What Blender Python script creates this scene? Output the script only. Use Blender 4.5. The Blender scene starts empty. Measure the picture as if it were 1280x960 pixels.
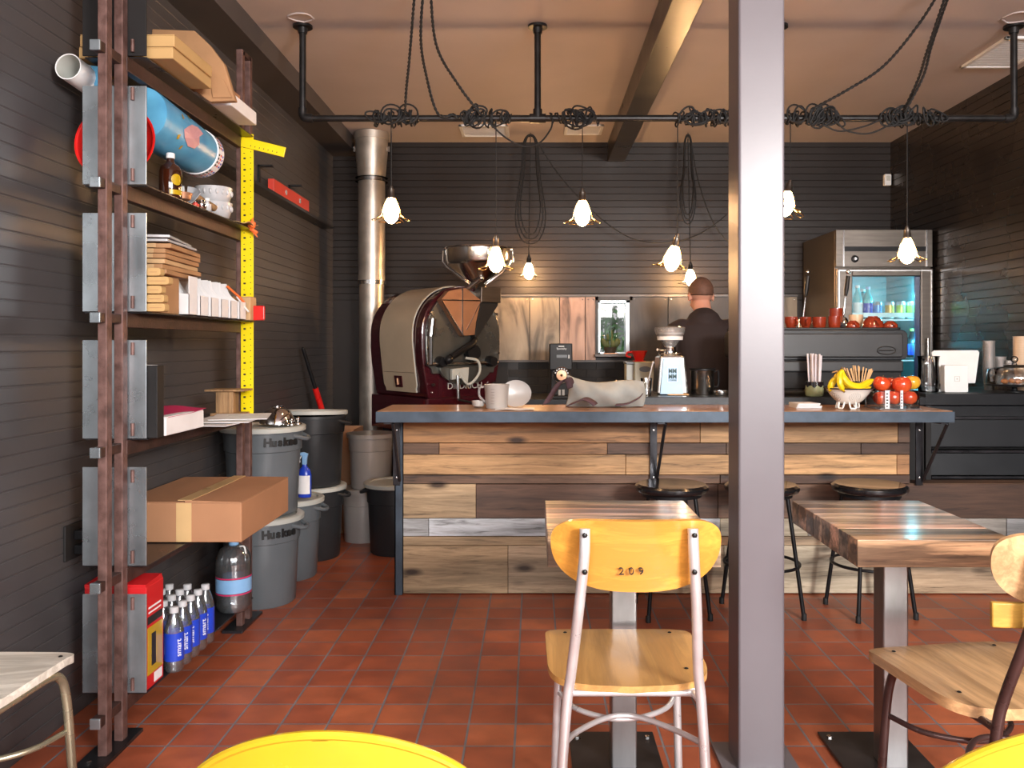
import bpy, bmesh, math, random
from mathutils import Vector, Matrix
random.seed(7)
PI = math.pi
S = bpy.context.scene
COL = S.collection
CAMH, F, VX, VY = 1.27, 1055.0, 668.0, 432.0

def W(px, py, d):                      # a point of the room seen at (px, py), d metres into it
    return Vector(((px - VX) / F * d, d, CAMH + (VY - py) / F * d))
def V(*a): return Vector(a)
def T(x, y, z): return Matrix.Translation((x, y, z))
def R(ax, deg): return Matrix.Rotation(math.radians(deg), 4, ax)

# ------------------------------------------------------------------ materials
MATS = {}
def nodes(name):
    m = bpy.data.materials.new(name); m.use_nodes = True
    nt = m.node_tree; b = nt.nodes['Principled BSDF']
    MATS[name] = m
    return m, nt, b
def rgb(c): return (c[0], c[1], c[2], 1)
def mk(name, col, rough=.5, metal=0, var=.15, sc=8, bump=.0, bsc=40, coat=0, stretch=(1, 1, 1), col2=None, spec=None, em=None, ems=0, alpha=None, trans=0, sss=0):
    m, nt, b = nodes(name)
    N, L = nt.nodes, nt.links
    tc = N.new('ShaderNodeTexCoord'); mp = N.new('ShaderNodeMapping'); mp.inputs['Scale'].default_value = stretch
    L.new(tc.outputs['Object'], mp.inputs['Vector'])
    no = N.new('ShaderNodeTexNoise'); no.inputs['Scale'].default_value = sc; no.inputs['Detail'].default_value = 6
    L.new(mp.outputs['Vector'], no.inputs['Vector'])
    rp = N.new('ShaderNodeValToRGB'); rp.color_ramp.elements[0].position = .32; rp.color_ramp.elements[1].position = .68
    c2 = col2 or tuple(min(1, c * (1 + var)) for c in col)
    rp.color_ramp.elements[0].color = rgb(tuple(c * (1 - var) for c in col) if not col2 else col)
    rp.color_ramp.elements[1].color = rgb(c2)
    L.new(no.outputs['Fac'], rp.inputs['Fac']); L.new(rp.outputs['Color'], b.inputs['Base Color'])
    mr = N.new('ShaderNodeMapRange'); mr.inputs['To Min'].default_value = max(0, rough - .08); mr.inputs['To Max'].default_value = min(1, rough + .08)
    L.new(no.outputs['Fac'], mr.inputs['Value']); L.new(mr.outputs['Result'], b.inputs['Roughness'])
    b.inputs['Metallic'].default_value = metal
    if coat: b.inputs['Coat Weight'].default_value = coat
    if spec is not None: b.inputs['Specular IOR Level'].default_value = spec
    if em: b.inputs['Emission Color'].default_value = rgb(em); b.inputs['Emission Strength'].default_value = ems
    if trans: b.inputs['Transmission Weight'].default_value = trans
    if sss: b.inputs['Subsurface Weight'].default_value = sss; b.inputs['Subsurface Scale'].default_value = .02
    if bump:
        n2 = N.new('ShaderNodeTexNoise'); n2.inputs['Scale'].default_value = bsc; n2.inputs['Detail'].default_value = 5
        L.new(mp.outputs['Vector'], n2.inputs['Vector'])
        bp = N.new('ShaderNodeBump'); bp.inputs['Strength'].default_value = bump; bp.inputs['Distance'].default_value = .004
        L.new(n2.outputs['Fac'], bp.inputs['Height']); L.new(bp.outputs['Normal'], b.inputs['Normal'])
    return m
def glass(name, tint=(1, 1, 1), refl=.12, rough=.03, dens=0.0):
    """thin clear sheet: transparent with a fresnel reflection (and a little diffuse body)"""
    m = bpy.data.materials.new(name); m.use_nodes = True; nt = m.node_tree; N, L = nt.nodes, nt.links
    N.clear(); o = N.new('ShaderNodeOutputMaterial'); tr = N.new('ShaderNodeBsdfTransparent'); tr.inputs['Color'].default_value = rgb(tint)
    gl = N.new('ShaderNodeBsdfGlossy'); gl.inputs['Roughness'].default_value = rough
    fr = N.new('ShaderNodeFresnel'); fr.inputs['IOR'].default_value = 1.5
    ad = N.new('ShaderNodeMath'); ad.operation = 'ADD'; ad.inputs[1].default_value = refl; L.new(fr.outputs[0], ad.inputs[0])
    mx = N.new('ShaderNodeMixShader'); L.new(ad.outputs[0], mx.inputs[0])
    if dens:
        df = N.new('ShaderNodeBsdfDiffuse'); df.inputs['Color'].default_value = rgb(tint); m2 = N.new('ShaderNodeMixShader'); m2.inputs[0].default_value = dens
        L.new(tr.outputs[0], m2.inputs[1]); L.new(df.outputs[0], m2.inputs[2]); L.new(m2.outputs[0], mx.inputs[1])
    else: L.new(tr.outputs[0], mx.inputs[1])
    L.new(gl.outputs[0], mx.inputs[2]); L.new(mx.outputs[0], o.inputs['Surface'])
    MATS[name] = m; return m
def emit(name, col, s):
    m, nt, b = nodes(name); b.inputs['Base Color'].default_value = rgb(col); b.inputs['Emission Color'].default_value = rgb(col); b.inputs['Emission Strength'].default_value = s
    return m

def wood(name, col=None, dark=.35, rough=.5, sc=1.0, axis='X', knots=False, coat=0, streak=.5, burn=.36, bsc=.55):
    """grain along an axis; base colour from the board's own colour attribute when col is None"""
    m, nt, b = nodes(name); N, L = nt.nodes, nt.links
    tc = N.new('ShaderNodeTexCoord'); mp = N.new('ShaderNodeMapping'); L.new(tc.outputs['Object'], mp.inputs['Vector'])
    s = {'X': (1.2, 16, 16), 'Y': (16, 1.2, 16), 'Z': (16, 16, 1.2)}[axis]; mp.inputs['Scale'].default_value = tuple(k * sc for k in s)
    wp = N.new('ShaderNodeTexNoise'); wp.inputs['Scale'].default_value = 1.6; wp.inputs['Detail'].default_value = 3
    L.new(mp.outputs['Vector'], wp.inputs['Vector'])
    vm = N.new('ShaderNodeVectorMath'); vm.operation = 'MULTIPLY_ADD'; vm.inputs[1].default_value = (1.3, 1.3, 1.3)
    L.new(wp.outputs['Color'], vm.inputs[0]); L.new(mp.outputs['Vector'], vm.inputs[2])
    n1 = N.new('ShaderNodeTexNoise'); n1.inputs['Scale'].default_value = 2.2; n1.inputs['Detail'].default_value = 9; n1.inputs['Roughness'].default_value = .65
    L.new(vm.outputs[0], n1.inputs['Vector'])
    rp = N.new('ShaderNodeValToRGB'); e = rp.color_ramp.elements
    e[0].position = .30; e[0].color = (dark, dark * .93, dark * .88, 1); e[1].position = .62; e[1].color = (1.12, 1.12, 1.12, 1)
    x = rp.color_ramp.elements.new(.44); x.color = (.75, .73, .7, 1)
    L.new(n1.outputs['Fac'], rp.inputs['Fac'])
    mul = N.new('ShaderNodeMix'); mul.data_type = 'RGBA'; mul.blend_type = 'MULTIPLY'; mul.inputs[0].default_value = 1
    if col is None:
        at = N.new('ShaderNodeVertexColor'); at.layer_name = 'board'; L.new(at.outputs['Color'], mul.inputs[6])
    else: mul.inputs[6].default_value = rgb(col)
    L.new(rp.outputs['Color'], mul.inputs[7])
    # broad weathering blotches
    n3 = N.new('ShaderNodeTexNoise'); n3.inputs['Scale'].default_value = bsc; n3.inputs['Detail'].default_value = 4; L.new(mp.outputs['Vector'], n3.inputs['Vector'])
    r3 = N.new('ShaderNodeValToRGB'); r3.color_ramp.elements[0].position = burn; r3.color_ramp.elements[0].color = (1 - streak, 1 - streak, 1 - streak, 1); r3.color_ramp.elements[1].position = .60
    L.new(n3.outputs['Fac'], r3.inputs['Fac'])
    m3 = N.new('ShaderNodeMix'); m3.data_type = 'RGBA'; m3.blend_type = 'MULTIPLY'; m3.inputs[0].default_value = 1
    L.new(mul.outputs[2], m3.inputs[6]); L.new(r3.outputs['Color'], m3.inputs[7])
    last = m3.outputs[2]
    if knots:
        mk_ = N.new('ShaderNodeMapping'); mk_.inputs['Scale'].default_value = (2.4, 1, 6.5); L.new(tc.outputs['Object'], mk_.inputs['Vector'])
        vo = N.new('ShaderNodeTexVoronoi'); vo.voronoi_dimensions = '3D'; vo.inputs['Scale'].default_value = 1; L.new(mk_.outputs['Vector'], vo.inputs['Vector'])
        rk = N.new('ShaderNodeValToRGB'); rk.color_ramp.elements[0].position = .07; rk.color_ramp.elements[0].color = (.12, .09, .07, 1); rk.color_ramp.elements[1].position = .17
        L.new(vo.outputs['Distance'], rk.inputs['Fac'])
        m4 = N.new('ShaderNodeMix'); m4.data_type = 'RGBA'; m4.blend_type = 'MULTIPLY'; m4.inputs[0].default_value = 1
        L.new(last, m4.inputs[6]); L.new(rk.outputs['Color'], m4.inputs[7]); last = m4.outputs[2]
    L.new(last, b.inputs['Base Color'])
    b.inputs['Roughness'].default_value = rough
    if coat: b.inputs['Coat Weight'].default_value = coat; b.inputs['Coat Roughness'].default_value = .15
    bp = N.new('ShaderNodeBump'); bp.inputs['Strength'].default_value = .25; bp.inputs['Distance'].default_value = .003
    L.new(n1.outputs['Fac'], bp.inputs['Height']); L.new(bp.outputs['Normal'], b.inputs['Normal'])
    return m

def tiles(name):
    m, nt, b = nodes(name); N, L = nt.nodes, nt.links
    tc = N.new('ShaderNodeTexCoord'); mp = N.new('ShaderNodeMapping'); mp.inputs['Location'].default_value = (.0728 + .157 * 20, -4.267 + .157 * 40, 0)
    L.new(tc.outputs['Object'], mp.inputs['Vector'])
    br = N.new('ShaderNodeTexBrick'); br.offset = 0; br.squash = 1
    for k, v in (('Scale', 1), ('Mortar Size', .0042), ('Mortar Smooth', .25), ('Brick Width', .1575), ('Row Height', .1563), ('Bias', -.55)): br.inputs[k].default_value = v
    br.inputs['Color1'].default_value = (.34, .088, .040, 1); br.inputs['Color2'].default_value = (.62, .20, .08, 1)
    br.inputs['Mortar'].default_value = (.17, .175, .20, 1)
    L.new(mp.outputs['Vector'], br.inputs['Vector'])
    no = N.new('ShaderNodeTexNoise'); no.inputs['Scale'].default_value = 9; no.inputs['Detail'].default_value = 7; L.new(mp.outputs['Vector'], no.inputs['Vector'])
    rp = N.new('ShaderNodeValToRGB'); rp.color_ramp.elements[0].position = .3; rp.color_ramp.elements[0].color = (.72, .66, .66, 1); rp.color_ramp.elements[1].position = .68; rp.color_ramp.elements[1].color = (1.1, 1.05, 1, 1)
    L.new(no.outputs['Fac'], rp.inputs['Fac'])
    mul = N.new('ShaderNodeMix'); mul.data_type = 'RGBA'; mul.blend_type = 'MULTIPLY'; mul.inputs[0].default_value = 1
    L.new(br.outputs['Color'], mul.inputs[6]); L.new(rp.outputs['Color'], mul.inputs[7]); L.new(mul.outputs[2], b.inputs['Base Color'])
    mr = N.new('ShaderNodeMapRange'); mr.inputs['To Min'].default_value = .28; mr.inputs['To Max'].default_value = .55
    L.new(no.outputs['Fac'], mr.inputs['Value']); L.new(mr.outputs['Result'], b.inputs['Roughness'])
    inv = N.new('ShaderNodeMath'); inv.operation = 'SUBTRACT'; inv.inputs[0].default_value = 1; L.new(br.outputs['Fac'], inv.inputs[1])
    ad = N.new('ShaderNodeMath'); ad.operation = 'MULTIPLY_ADD'; ad.inputs[1].default_value = .12; L.new(no.outputs['Fac'], ad.inputs[0]); L.new(inv.outputs[0], ad.inputs[2])
    bp = N.new('ShaderNodeBump'); bp.inputs['Strength'].default_value = .6; bp.inputs['Distance'].default_value = .003
    L.new(ad.outputs[0], bp.inputs['Height']); L.new(bp.outputs['Normal'], b.inputs['Normal'])
    return m

M = MATS
mk('wall', (.014, .0092, .0072), .45, var=.12, sc=3, spec=.3)
mk('wall_gloss', (.020, .016, .014), .27, var=.15, sc=3, spec=.6)
mk('wall_left', (.062, .056, .056), .40, var=.12, sc=3)
mk('ceiling', (.44, .385, .37), .7, var=.07, sc=1.6, bump=.1, bsc=12)
mk('trim', (.05, .043, .04), .4, var=.1)
mk('soffit', (.06, .052, .05), .45, var=.1, sc=3)
mk('column', (.128, .114, .124), .34, var=.05, sc=3, bump=.03, bsc=60)
mk('beam', (.022, .019, .017), .3, var=.3, sc=6)
tiles('tiles')
wood('planks', None, dark=.20, rough=.6, knots=True, streak=.5, burn=.42)
wood('bartop', (.42, .20, .09), dark=.6, rough=.28, coat=.3, streak=.2)
wood('table', None, dark=.14, rough=.35, sc=1.3, coat=.5, streak=.8, burn=.45, bsc=1.0)
wood('tableX', None, dark=.3, rough=.35, sc=1.2, axis='Y', coat=.4, streak=.4)
wood('ply', (.68, .31, .05), dark=.82, rough=.3, sc=.5, coat=.5, streak=.12)
wood('plyseat', (.68, .36, .11), dark=.9, rough=.35, sc=.35, axis='Y', coat=.4, streak=.25)
wood('seatold', (.64, .38, .18), dark=.72, rough=.4, sc=.8, axis='Y', coat=.3, streak=.4)
wood('ochre', (.62, .34, .06), dark=.75, rough=.4, sc=.6, streak=.25)
wood('cream_seat', (.92, .88, .78), dark=.95, rough=.4, sc=.5, streak=.3)
wood('smallwood', (.42, .24, .11), dark=.5, rough=.6, sc=2, axis='Z')
mk('rust', (.085, .042, .034), .55, .35, sc=26, col2=(.19, .105, .09), bump=.3, bsc=90)
mk('rustdark', (.035, .017, .014), .5, .3, sc=20, col2=(.075, .036, .028), bump=.2, bsc=90)
mk('bluesteel', (.36, .41, .44), .28, .8, var=.25, sc=7, bump=.04)
mk('darksteel', (.045, .045, .05), .3, .7, var=.35, sc=9)
mk('steeledge', (.052, .070, .092), .45, .55, var=.25, sc=10, bump=.1)
mk('rawsteel', (.30, .29, .285), .33, .85, var=.25, sc=8, stretch=(1, 1, .3))
mk('black', (.008, .008, .009), .4, var=.2, spec=.25)
mk('blackmatte', (.012, .011, .011), .6, var=.2, spec=.3)
mk('blackgloss', (.010, .010, .011), .2, var=.2, coat=.3)
mk('blacksat', (.011, .012, .014), .38, var=.15, spec=.3)
mk('blackpipe', (.018, .017, .017), .35, .4, var=.3, sc=20)
mk('cord', (.008, .008, .008), .7, var=.2)
mk('alu', (.72, .70, .70), .3, .55, var=.1, sc=14)
mk('brownmetal', (.075, .042, .038), .28, .55, var=.2, sc=12)
mk('creammetal', (.42, .39, .27), .28, .7, var=.15, sc=10)
mk('steel', (.55, .54, .52), .2, 1, var=.08, sc=6)
mk('steelbrush', (.145, .125, .108), .36, .9, var=.12, sc=5, stretch=(1, 1, 12))
mk('galv', (.50, .45, .39), .4, .8, var=.2, sc=9)
mk('chrome', (.75, .74, .73), .08, 1, var=.03)
mk('copper', (.55, .30, .18), .4, .8, var=.1)
mk('maroon', (.045, .006, .010), .16, var=.15, coat=.6)
mk('cream', (.47, .38, .27), .35, var=.05)
mk('faceplate', (.17, .175, .165), .28, .8, var=.2, sc=6)
mk('yellow', (.46, .295, .012), .25, var=.05, coat=.6)
mk('yellowrule', (.85, .66, .0), .4, var=.05)
mk('white', (.75, .75, .74), .4, var=.04)
mk('whitepaper', (.74, .73, .73), .7, var=.06)
mk('greyplastic', (.115, .13, .14), .30, var=.08, sc=5)
mk('charcoalplastic', (.024, .025, .027), .38, var=.1, sc=5, spec=.35)
mk('lidgrey', (.46, .47, .43), .4, var=.08)
glass('tubplastic', (.72, .68, .64), .06, .3, dens=.5)
glass('clearplastic', (.86, .84, .82), .08, .12, dens=.22)
mk('tubbeans', (.06, .05, .045), .6, var=.3, sc=40)
mk('cardboard', (.36, .175, .085), .75, var=.08, sc=5)
mk('cardlight', (.48, .30, .12), .75, var=.08, sc=5)
mk('kraft', (.36, .19, .085), .7, var=.12, sc=7, bump=.3, bsc=14)
mk('kraftlight', (.50, .32, .16), .7, var=.12, sc=7)
mk('tape', (.55, .36, .17), .3, var=.08)
mk('brasswire', (.70, .50, .22), .25, 1, var=.05)
mk('red', (.62, .012, .010), .3, var=.1)
mk('redlevel', (.60, .055, .035), .4, var=.08)
mk('redbox', (.50, .012, .015), .4, var=.05)
mk('orange', (.85, .16, .03), .6, var=.1)
mk('bluetub', (.06, .24, .42), .35, sc=10, col2=(.10, .36, .56))
mk('blue', (.012, .045, .42), .3, var=.15)
mk('bluelight', (.20, .38, .62), .4, var=.1)
mk('navy', (.02, .03, .12), .4, var=.1)
mk('pink', (.55, .28, .30), .5, var=.1)
mk('amber', (.035, .010, .004), .1, var=.2, coat=.8)
mk('ceramic', (.48, .48, .49), .25, var=.03, coat=.5)
mk('mug', (.22, .028, .010), .12, var=.15, coat=.8)
mk('mugcream', (.62, .45, .30), .3, var=.08)
mk('magenta', (.5, .02, .10), .5, var=.1)
mk('bag', (.33, .33, .30), .85, var=.1, sc=14, bump=.2, bsc=20)
mk('strap', (.085, .045, .055), .8, var=.15, sc=30, bump=.2, bsc=200)
mk('skin', (.55, .27, .19), .5, var=.08, sc=12, sss=.08)
mk('hair', (.12, .056, .036), .7, var=.2, sc=60)
mk('shirt', (.022, .013, .013), .85, var=.15, sc=8, bump=.5, bsc=9)
mk('jeans', (.02, .022, .035), .85, var=.15)
mk('cactus', (.045, .065, .012), .6, var=.3, sc=25)
mk('soil', (.03, .02, .015), .9)
mk('pot', (.04, .03, .02), .5)
mk('lime', (.55, .60, .10), .4, var=.1)
mk('banana', (.82, .60, .01), .4, var=.1, sc=18)
mk('bananatip', (.16, .09, .03), .7)
mk('apple', (.55, .02, .012), .18, sc=6, col2=(.72, .13, .03), coat=.4)
mk('appleyellow', (.70, .22, .02), .18, sc=5, col2=(.78, .50, .04), coat=.4)
mk('colander', (.90, .88, .80), .15, var=.03, coat=.7)
mk('strawpaper', (.70, .64, .67), .6, var=.08)
mk('stirrer', (.60, .36, .16), .7, var=.1)
mk('glazegreen', (.33, .37, .20), .3, var=.08)
mk('glazeblack', (.012, .010, .012), .12, coat=.7)
mk('beigegrinder', (.40, .37, .26), .35, var=.05)
mk('pastry', (.35, .14, .05), .7, sc=30, var=.4)
mk('beans', (.05, .018, .010), .4, var=.5, sc=120, bump=1, bsc=160)
mk('ink', (.01, .01, .01), .6)
mk('inkgreen', (.01, .05, .05), .5)
mk('foliage', (.008, .045, .008), .8, sc=5, col2=(.045, .13, .025), bump=1, bsc=8)
mk('outground', (.16, .17, .17), .9)
mk('fence', (.16, .18, .17), .8)
mk('fridgein', (.14, .36, .38), .5, var=.05)
mk('fridgeshelf', (.70, .85, .88), .4)
mk('bottleteal', (.05, .45, .50), .15, var=.1, coat=.6)
mk('cangrey', (.55, .56, .58), .3, .6)
mk('canlime', (.45, .60, .12), .3, .2)
mk('canblue', (.08, .25, .60), .3, .2)
mk('canamber', (.70, .42, .08), .3, .2)
glass('glass', (.96, .97, .97), .06, .02)
glass('doorglass', (.93, .98, .98), .02, .02)
glass('waterglass', (.86, .90, .93), .14, .04, dens=.06)
glass('jugglass', (.78, .80, .82), .14, .06, dens=.05)
emit('filament', (1, .58, .28), 46)
emit('filament_bright', (1, .56, .24), 230)
emit('coolerlight', (.12, .80, 1.0), 8)
# weathered metal panels of the back wall
def panelmat(name, a, bcol, scx):
    m, nt, b = nodes(name); N, L = nt.nodes, nt.links
    tc = N.new('ShaderNodeTexCoord'); mp = N.new('ShaderNodeMapping'); mp.inputs['Scale'].default_value = (scx, 1, 1.1); mp.inputs['Location'].default_value = (scx, 2, 0)
    L.new(tc.outputs['Object'], mp.inputs['Vector'])
    no = N.new('ShaderNodeTexNoise'); no.inputs['Scale'].default_value = 2.2; no.inputs['Detail'].default_value = 7; no.inputs['Distortion'].default_value = .8
    L.new(mp.outputs['Vector'], no.inputs['Vector'])
    rp = N.new('ShaderNodeValToRGB'); e = rp.color_ramp.elements
    e[0].position = .33; e[0].color = rgb(tuple(x * .3 for x in a)); e[1].position = .5; e[1].color = rgb(a); x = e.new(.7); x.color = rgb(bcol)
    L.new(no.outputs['Fac'], rp.inputs['Fac']); L.new(rp.outputs['Color'], b.inputs['Base Color'])
    b.inputs['Roughness'].default_value = .45; b.inputs['Metallic'].default_value = .35
panelmat('panel_grey', (.17, .135, .095), (.23, .185, .13), 4)
panelmat('panel_pink', (.23, .14, .10), (.31, .195, .145), 5)
panelmat('panel_dark', (.025, .021, .019), (.04, .033, .03), 3)

# ------------------------------------------------------------------ mesh builder
def catmull(pts, n=6, closed=False):
    P = [Vector(p) for p in pts]; out = []; k = len(P)
    rng = range(k) if closed else range(k - 1)
    for i in rng:
        p0 = P[(i - 1) % k] if closed or i > 0 else P[0] * 2 - P[1]
        p1, p2 = P[i], P[(i + 1) % k]
        p3 = P[(i + 2) % k] if closed or i + 2 < k else P[-1] * 2 - P[-2]
        for j in range(n):
            t = j / n
            out.append(.5 * ((2 * p1) + (p2 - p0) * t + (2 * p0 - 5 * p1 + 4 * p2 - p3) * t * t + (3 * p1 - p0 - 3 * p2 + p3) * t ** 3))
    if not closed: out.append(P[-1])
    return out

class MB:
    def __init__(s): s.v = []; s.f = []; s.m = []; s.s = []; s.c = []; s.cur = 0; s.col = None; s.X = None
    def add(s, vs, fs, smooth=False):
        b = len(s.v)
        for p in vs:
            p = Vector(p)
            s.v.append(s.X @ p if s.X else p)
        for f in fs: s.f.append(tuple(b + i for i in f)); s.m.append(s.cur); s.s.append(smooth); s.c.append(s.col)
        return s
    def mat(s, i): s.cur = i; return s
    def box(s, lo, hi, M_=None, taper=None):
        x0, y0, z0 = lo; x1, y1, z1 = hi
        vs = [V(x, y, z) for z in (z0, z1) for y in (y0, y1) for x in (x0, x1)]
        if taper:
            cx, cy = (x0 + x1) / 2, (y0 + y1) / 2
            for i in range(4, 8): vs[i].x = cx + (vs[i].x - cx) * taper; vs[i].y = cy + (vs[i].y - cy) * taper
        if M_: vs = [M_ @ p for p in vs]
        return s.add(vs, [(0, 2, 3, 1), (4, 5, 7, 6), (0, 1, 5, 4), (2, 6, 7, 3), (0, 4, 6, 2), (1, 3, 7, 5)])
    def cbox(s, c, size, M_=None):
        h = [k / 2 for k in size]
        mm = T(*c) @ (M_ or Matrix())
        return s.box([-k for k in h], h, mm)
    def rbox(s, lo, hi, r, ax='Z', M_=None, n=5):
        """box with the four edges along an axis rounded"""
        i = 'XYZ'.index(ax); a, b = [k for k in range(3) if k != i]
        pts = []
        for cx, cy, a0 in ((hi[a] - r, hi[b] - r, 0), (lo[a] + r, hi[b] - r, 90), (lo[a] + r, lo[b] + r, 180), (hi[a] - r, lo[b] + r, 270)):
            for k in range(n + 1):
                t = math.radians(a0 + 90 * k / n); pts.append((cx + r * math.cos(t), cy + r * math.sin(t)))
        return s.prism(pts, lo[i], hi[i], ax, M_)
    def prism(s, pts, d0, d1, ax='Z', M_=None, smooth=False):
        i = 'XYZ'.index(ax); a, b = [k for k in range(3) if k != i]
        vs = []
        for d in (d0, d1):
            for p in pts:
                v = [0, 0, 0]; v[a], v[b], v[i] = p[0], p[1], d; vs.append(V(*v))
        if M_: vs = [M_ @ p for p in vs]
        n = len(pts)
        s.add(vs, [tuple(range(n - 1, -1, -1)), tuple(range(n, 2 * n))])
        b0 = len(s.v) - 2 * n
        for k in range(n):
            s.f.append((b0 + k, b0 + (k + 1) % n, b0 + n + (k + 1) % n, b0 + n + k)); s.m.append(s.cur); s.s.append(smooth); s.c.append(s.col)
        return s
    def tube(s, path, r, n=10, closed=False, caps=True, flat=1.0):
        P = [Vector(p) for p in path]; k = len(P); rs = r if isinstance(r, (list, tuple)) else [r] * k
        vs, fs = [], []; up = None
        for i in range(k):
            t = (P[(i + 1) % k] - P[i - 1]) if closed else (P[min(i + 1, k - 1)] - P[max(i - 1, 0)])
            if t.length < 1e-9: t = V(0, 0, 1)
            t.normalize()
            if up is None: up = V(0, 0, 1) if abs(t.z) < .9 else V(1, 0, 0)
            up = up - t * up.dot(t)
            if up.length < 1e-6: up = t.orthogonal()
            up.normalize(); sd = t.cross(up)
            for j in range(n):
                a = 2 * PI * j / n; vs.append(P[i] + (sd * math.cos(a) + up * math.sin(a) * flat) * rs[i])
        rng = k if closed else k - 1
        for i in range(rng):
            for j in range(n):
                a, b = i * n, ((i + 1) % k) * n
                fs.append((a + j, a + (j + 1) % n, b + (j + 1) % n, b + j))
        s.add(vs, fs, True)
        if caps and not closed:
            b0 = len(s.v) - len(vs)
            s.f.append(tuple(b0 + j for j in range(n - 1, -1, -1))); s.f.append(tuple(b0 + (k - 1) * n + j for j in range(n)))
            s.m += [s.cur] * 2; s.s += [False] * 2; s.c += [s.col] * 2
        return s
    def lathe(s, prof, c=(0, 0, 0), n=24, M_=None, smooth=True, sx=1, sy=1):
        vs, fs = [], []; k = len(prof); mm = T(*c) @ (M_ or Matrix())
        for r, z in prof:
            for j in range(n):
                a = 2 * PI * j / n; vs.append(mm @ V(r * math.cos(a) * sx, r * math.sin(a) * sy, z))
        for i in range(k - 1):
            for j in range(n): fs.append((i * n + j, i * n + (j + 1) % n, (i + 1) * n + (j + 1) % n, (i + 1) * n + j))
        if prof[0][0] > 1e-5: fs.append(tuple(range(n - 1, -1, -1)))
        if prof[-1][0] > 1e-5: fs.append(tuple((k - 1) * n + j for j in range(n)))
        return s.add(vs, fs, smooth)
    def shell(s, prof, th, c=(0, 0, 0), n=24, M_=None, sx=1, sy=1):
        """open vessel: outer profile bottom to top, wall thickness"""
        inn = [(max(r - th, 0.0001), max(z, prof[0][1] + th)) for r, z in prof][::-1]
        p = list(prof) + inn
        if p[0][0] > 1e-4: p = [(0.0001, p[0][1])] + p
        p = p + [(0.0001, prof[0][1] + th)]
        return s.lathe(p, c, n, M_, True, sx, sy)
    def ball(s, c, r, n=16, M_=None, sq=(1, 1, 1)):
        h = n // 2
        prof = [(max(1e-5, math.sin(PI * i / h)) * r, -math.cos(PI * i / h) * r) for i in range(h + 1)]
        mm = T(*c) @ (M_ or Matrix()) @ Matrix.Diagonal((sq[0], sq[1], sq[2], 1))
        return s.lathe(prof, (0, 0, 0), n, mm)
    def grid(s, fn, nu, nv, th=0, smooth=True):
        """fn(u,v)->point; with thickness gets a back face along the normal"""
        pts = [[Vector(fn(i / nu, j / nv)) for i in range(nu + 1)] for j in range(nv + 1)]
        def nrm(i, j):
            a = pts[j][min(i + 1, nu)] - pts[j][max(i - 1, 0)]; b = pts[min(j + 1, nv)][i] - pts[max(j - 1, 0)][i]
            c = a.cross(b); return c.normalized() if c.length > 1e-12 else V(0, 0, 1)
        A = [pts[j][i] for j in range(nv + 1) for i in range(nu + 1)]; w = nu + 1
        F1 = [(j * w + i, j * w + i + 1, (j + 1) * w + i + 1, (j + 1) * w + i) for j in range(nv) for i in range(nu)]
        if not th: return s.add(A, F1, smooth)
        B = [pts[j][i] - nrm(i, j) * th for j in range(nv + 1) for i in range(nu + 1)]; o = len(A)
        F2 = [tuple(o + k for k in reversed(f)) for f in F1]
        rim = [i for i in range(nu + 1)] + [j * w + nu for j in range(1, nv + 1)] + [nv * w + i for i in range(nu - 1, -1, -1)] + [j * w for j in range(nv - 1, 0, -1)]
        F3 = [(rim[(k + 1) % len(rim)], rim[k], o + rim[k], o + rim[(k + 1) % len(rim)]) for k in range(len(rim))]
        s.add(A + B, F1 + F2, smooth); b0 = len(s.v) - 2 * len(A)
        for f in F3: s.f.append(tuple(b0 + k for k in f)); s.m.append(s.cur); s.s.append(False); s.c.append(s.col)
        return s
    def build(s, name, mats, parent=None, bev=0, world=True, seg=2, sub=0):
        me = bpy.data.meshes.new(name)
        off = Vector((0, 0, 0))
        if parent is not None and world:
            p = parent
            while p is not None: off += Vector(p.location); p = p.parent
        me.from_pydata([tuple(p - off) for p in s.v], [], s.f)
        if not isinstance(mats, (list, tuple)): mats = [mats]
        for m in mats: me.materials.append(MATS[m] if isinstance(m, str) else m)
        me.polygons.foreach_set('material_index', s.m); me.polygons.foreach_set('use_smooth', s.s)
        if any(c is not None for c in s.c):
            ca = me.color_attributes.new('board', 'FLOAT_COLOR', 'CORNER')
            for p, c in zip(me.polygons, s.c):
                c = c or (.5, .5, .5)
                for li in p.loop_indices: ca.data[li].color = (c[0], c[1], c[2], 1)
        me.update(); me.validate()
        bm = bmesh.new(); bm.from_mesh(me); bmesh.ops.recalc_face_normals(bm, faces=bm.faces); bm.to_mesh(me); bm.free()
        if any(s.s): me.set_sharp_from_angle(angle=math.radians(42))
        o = bpy.data.objects.new(name, me); COL.objects.link(o)
        if parent is not None: o.parent = parent
        if bev:
            b = o.modifiers.new('Bevel', 'BEVEL'); b.width = bev; b.segments = seg; b.limit_method = 'ANGLE'; b.angle_limit = math.radians(40)
        if sub:
            b = o.modifiers.new('Subdivision', 'SUBSURF'); b.levels = sub; b.render_levels = sub
        return o

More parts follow.
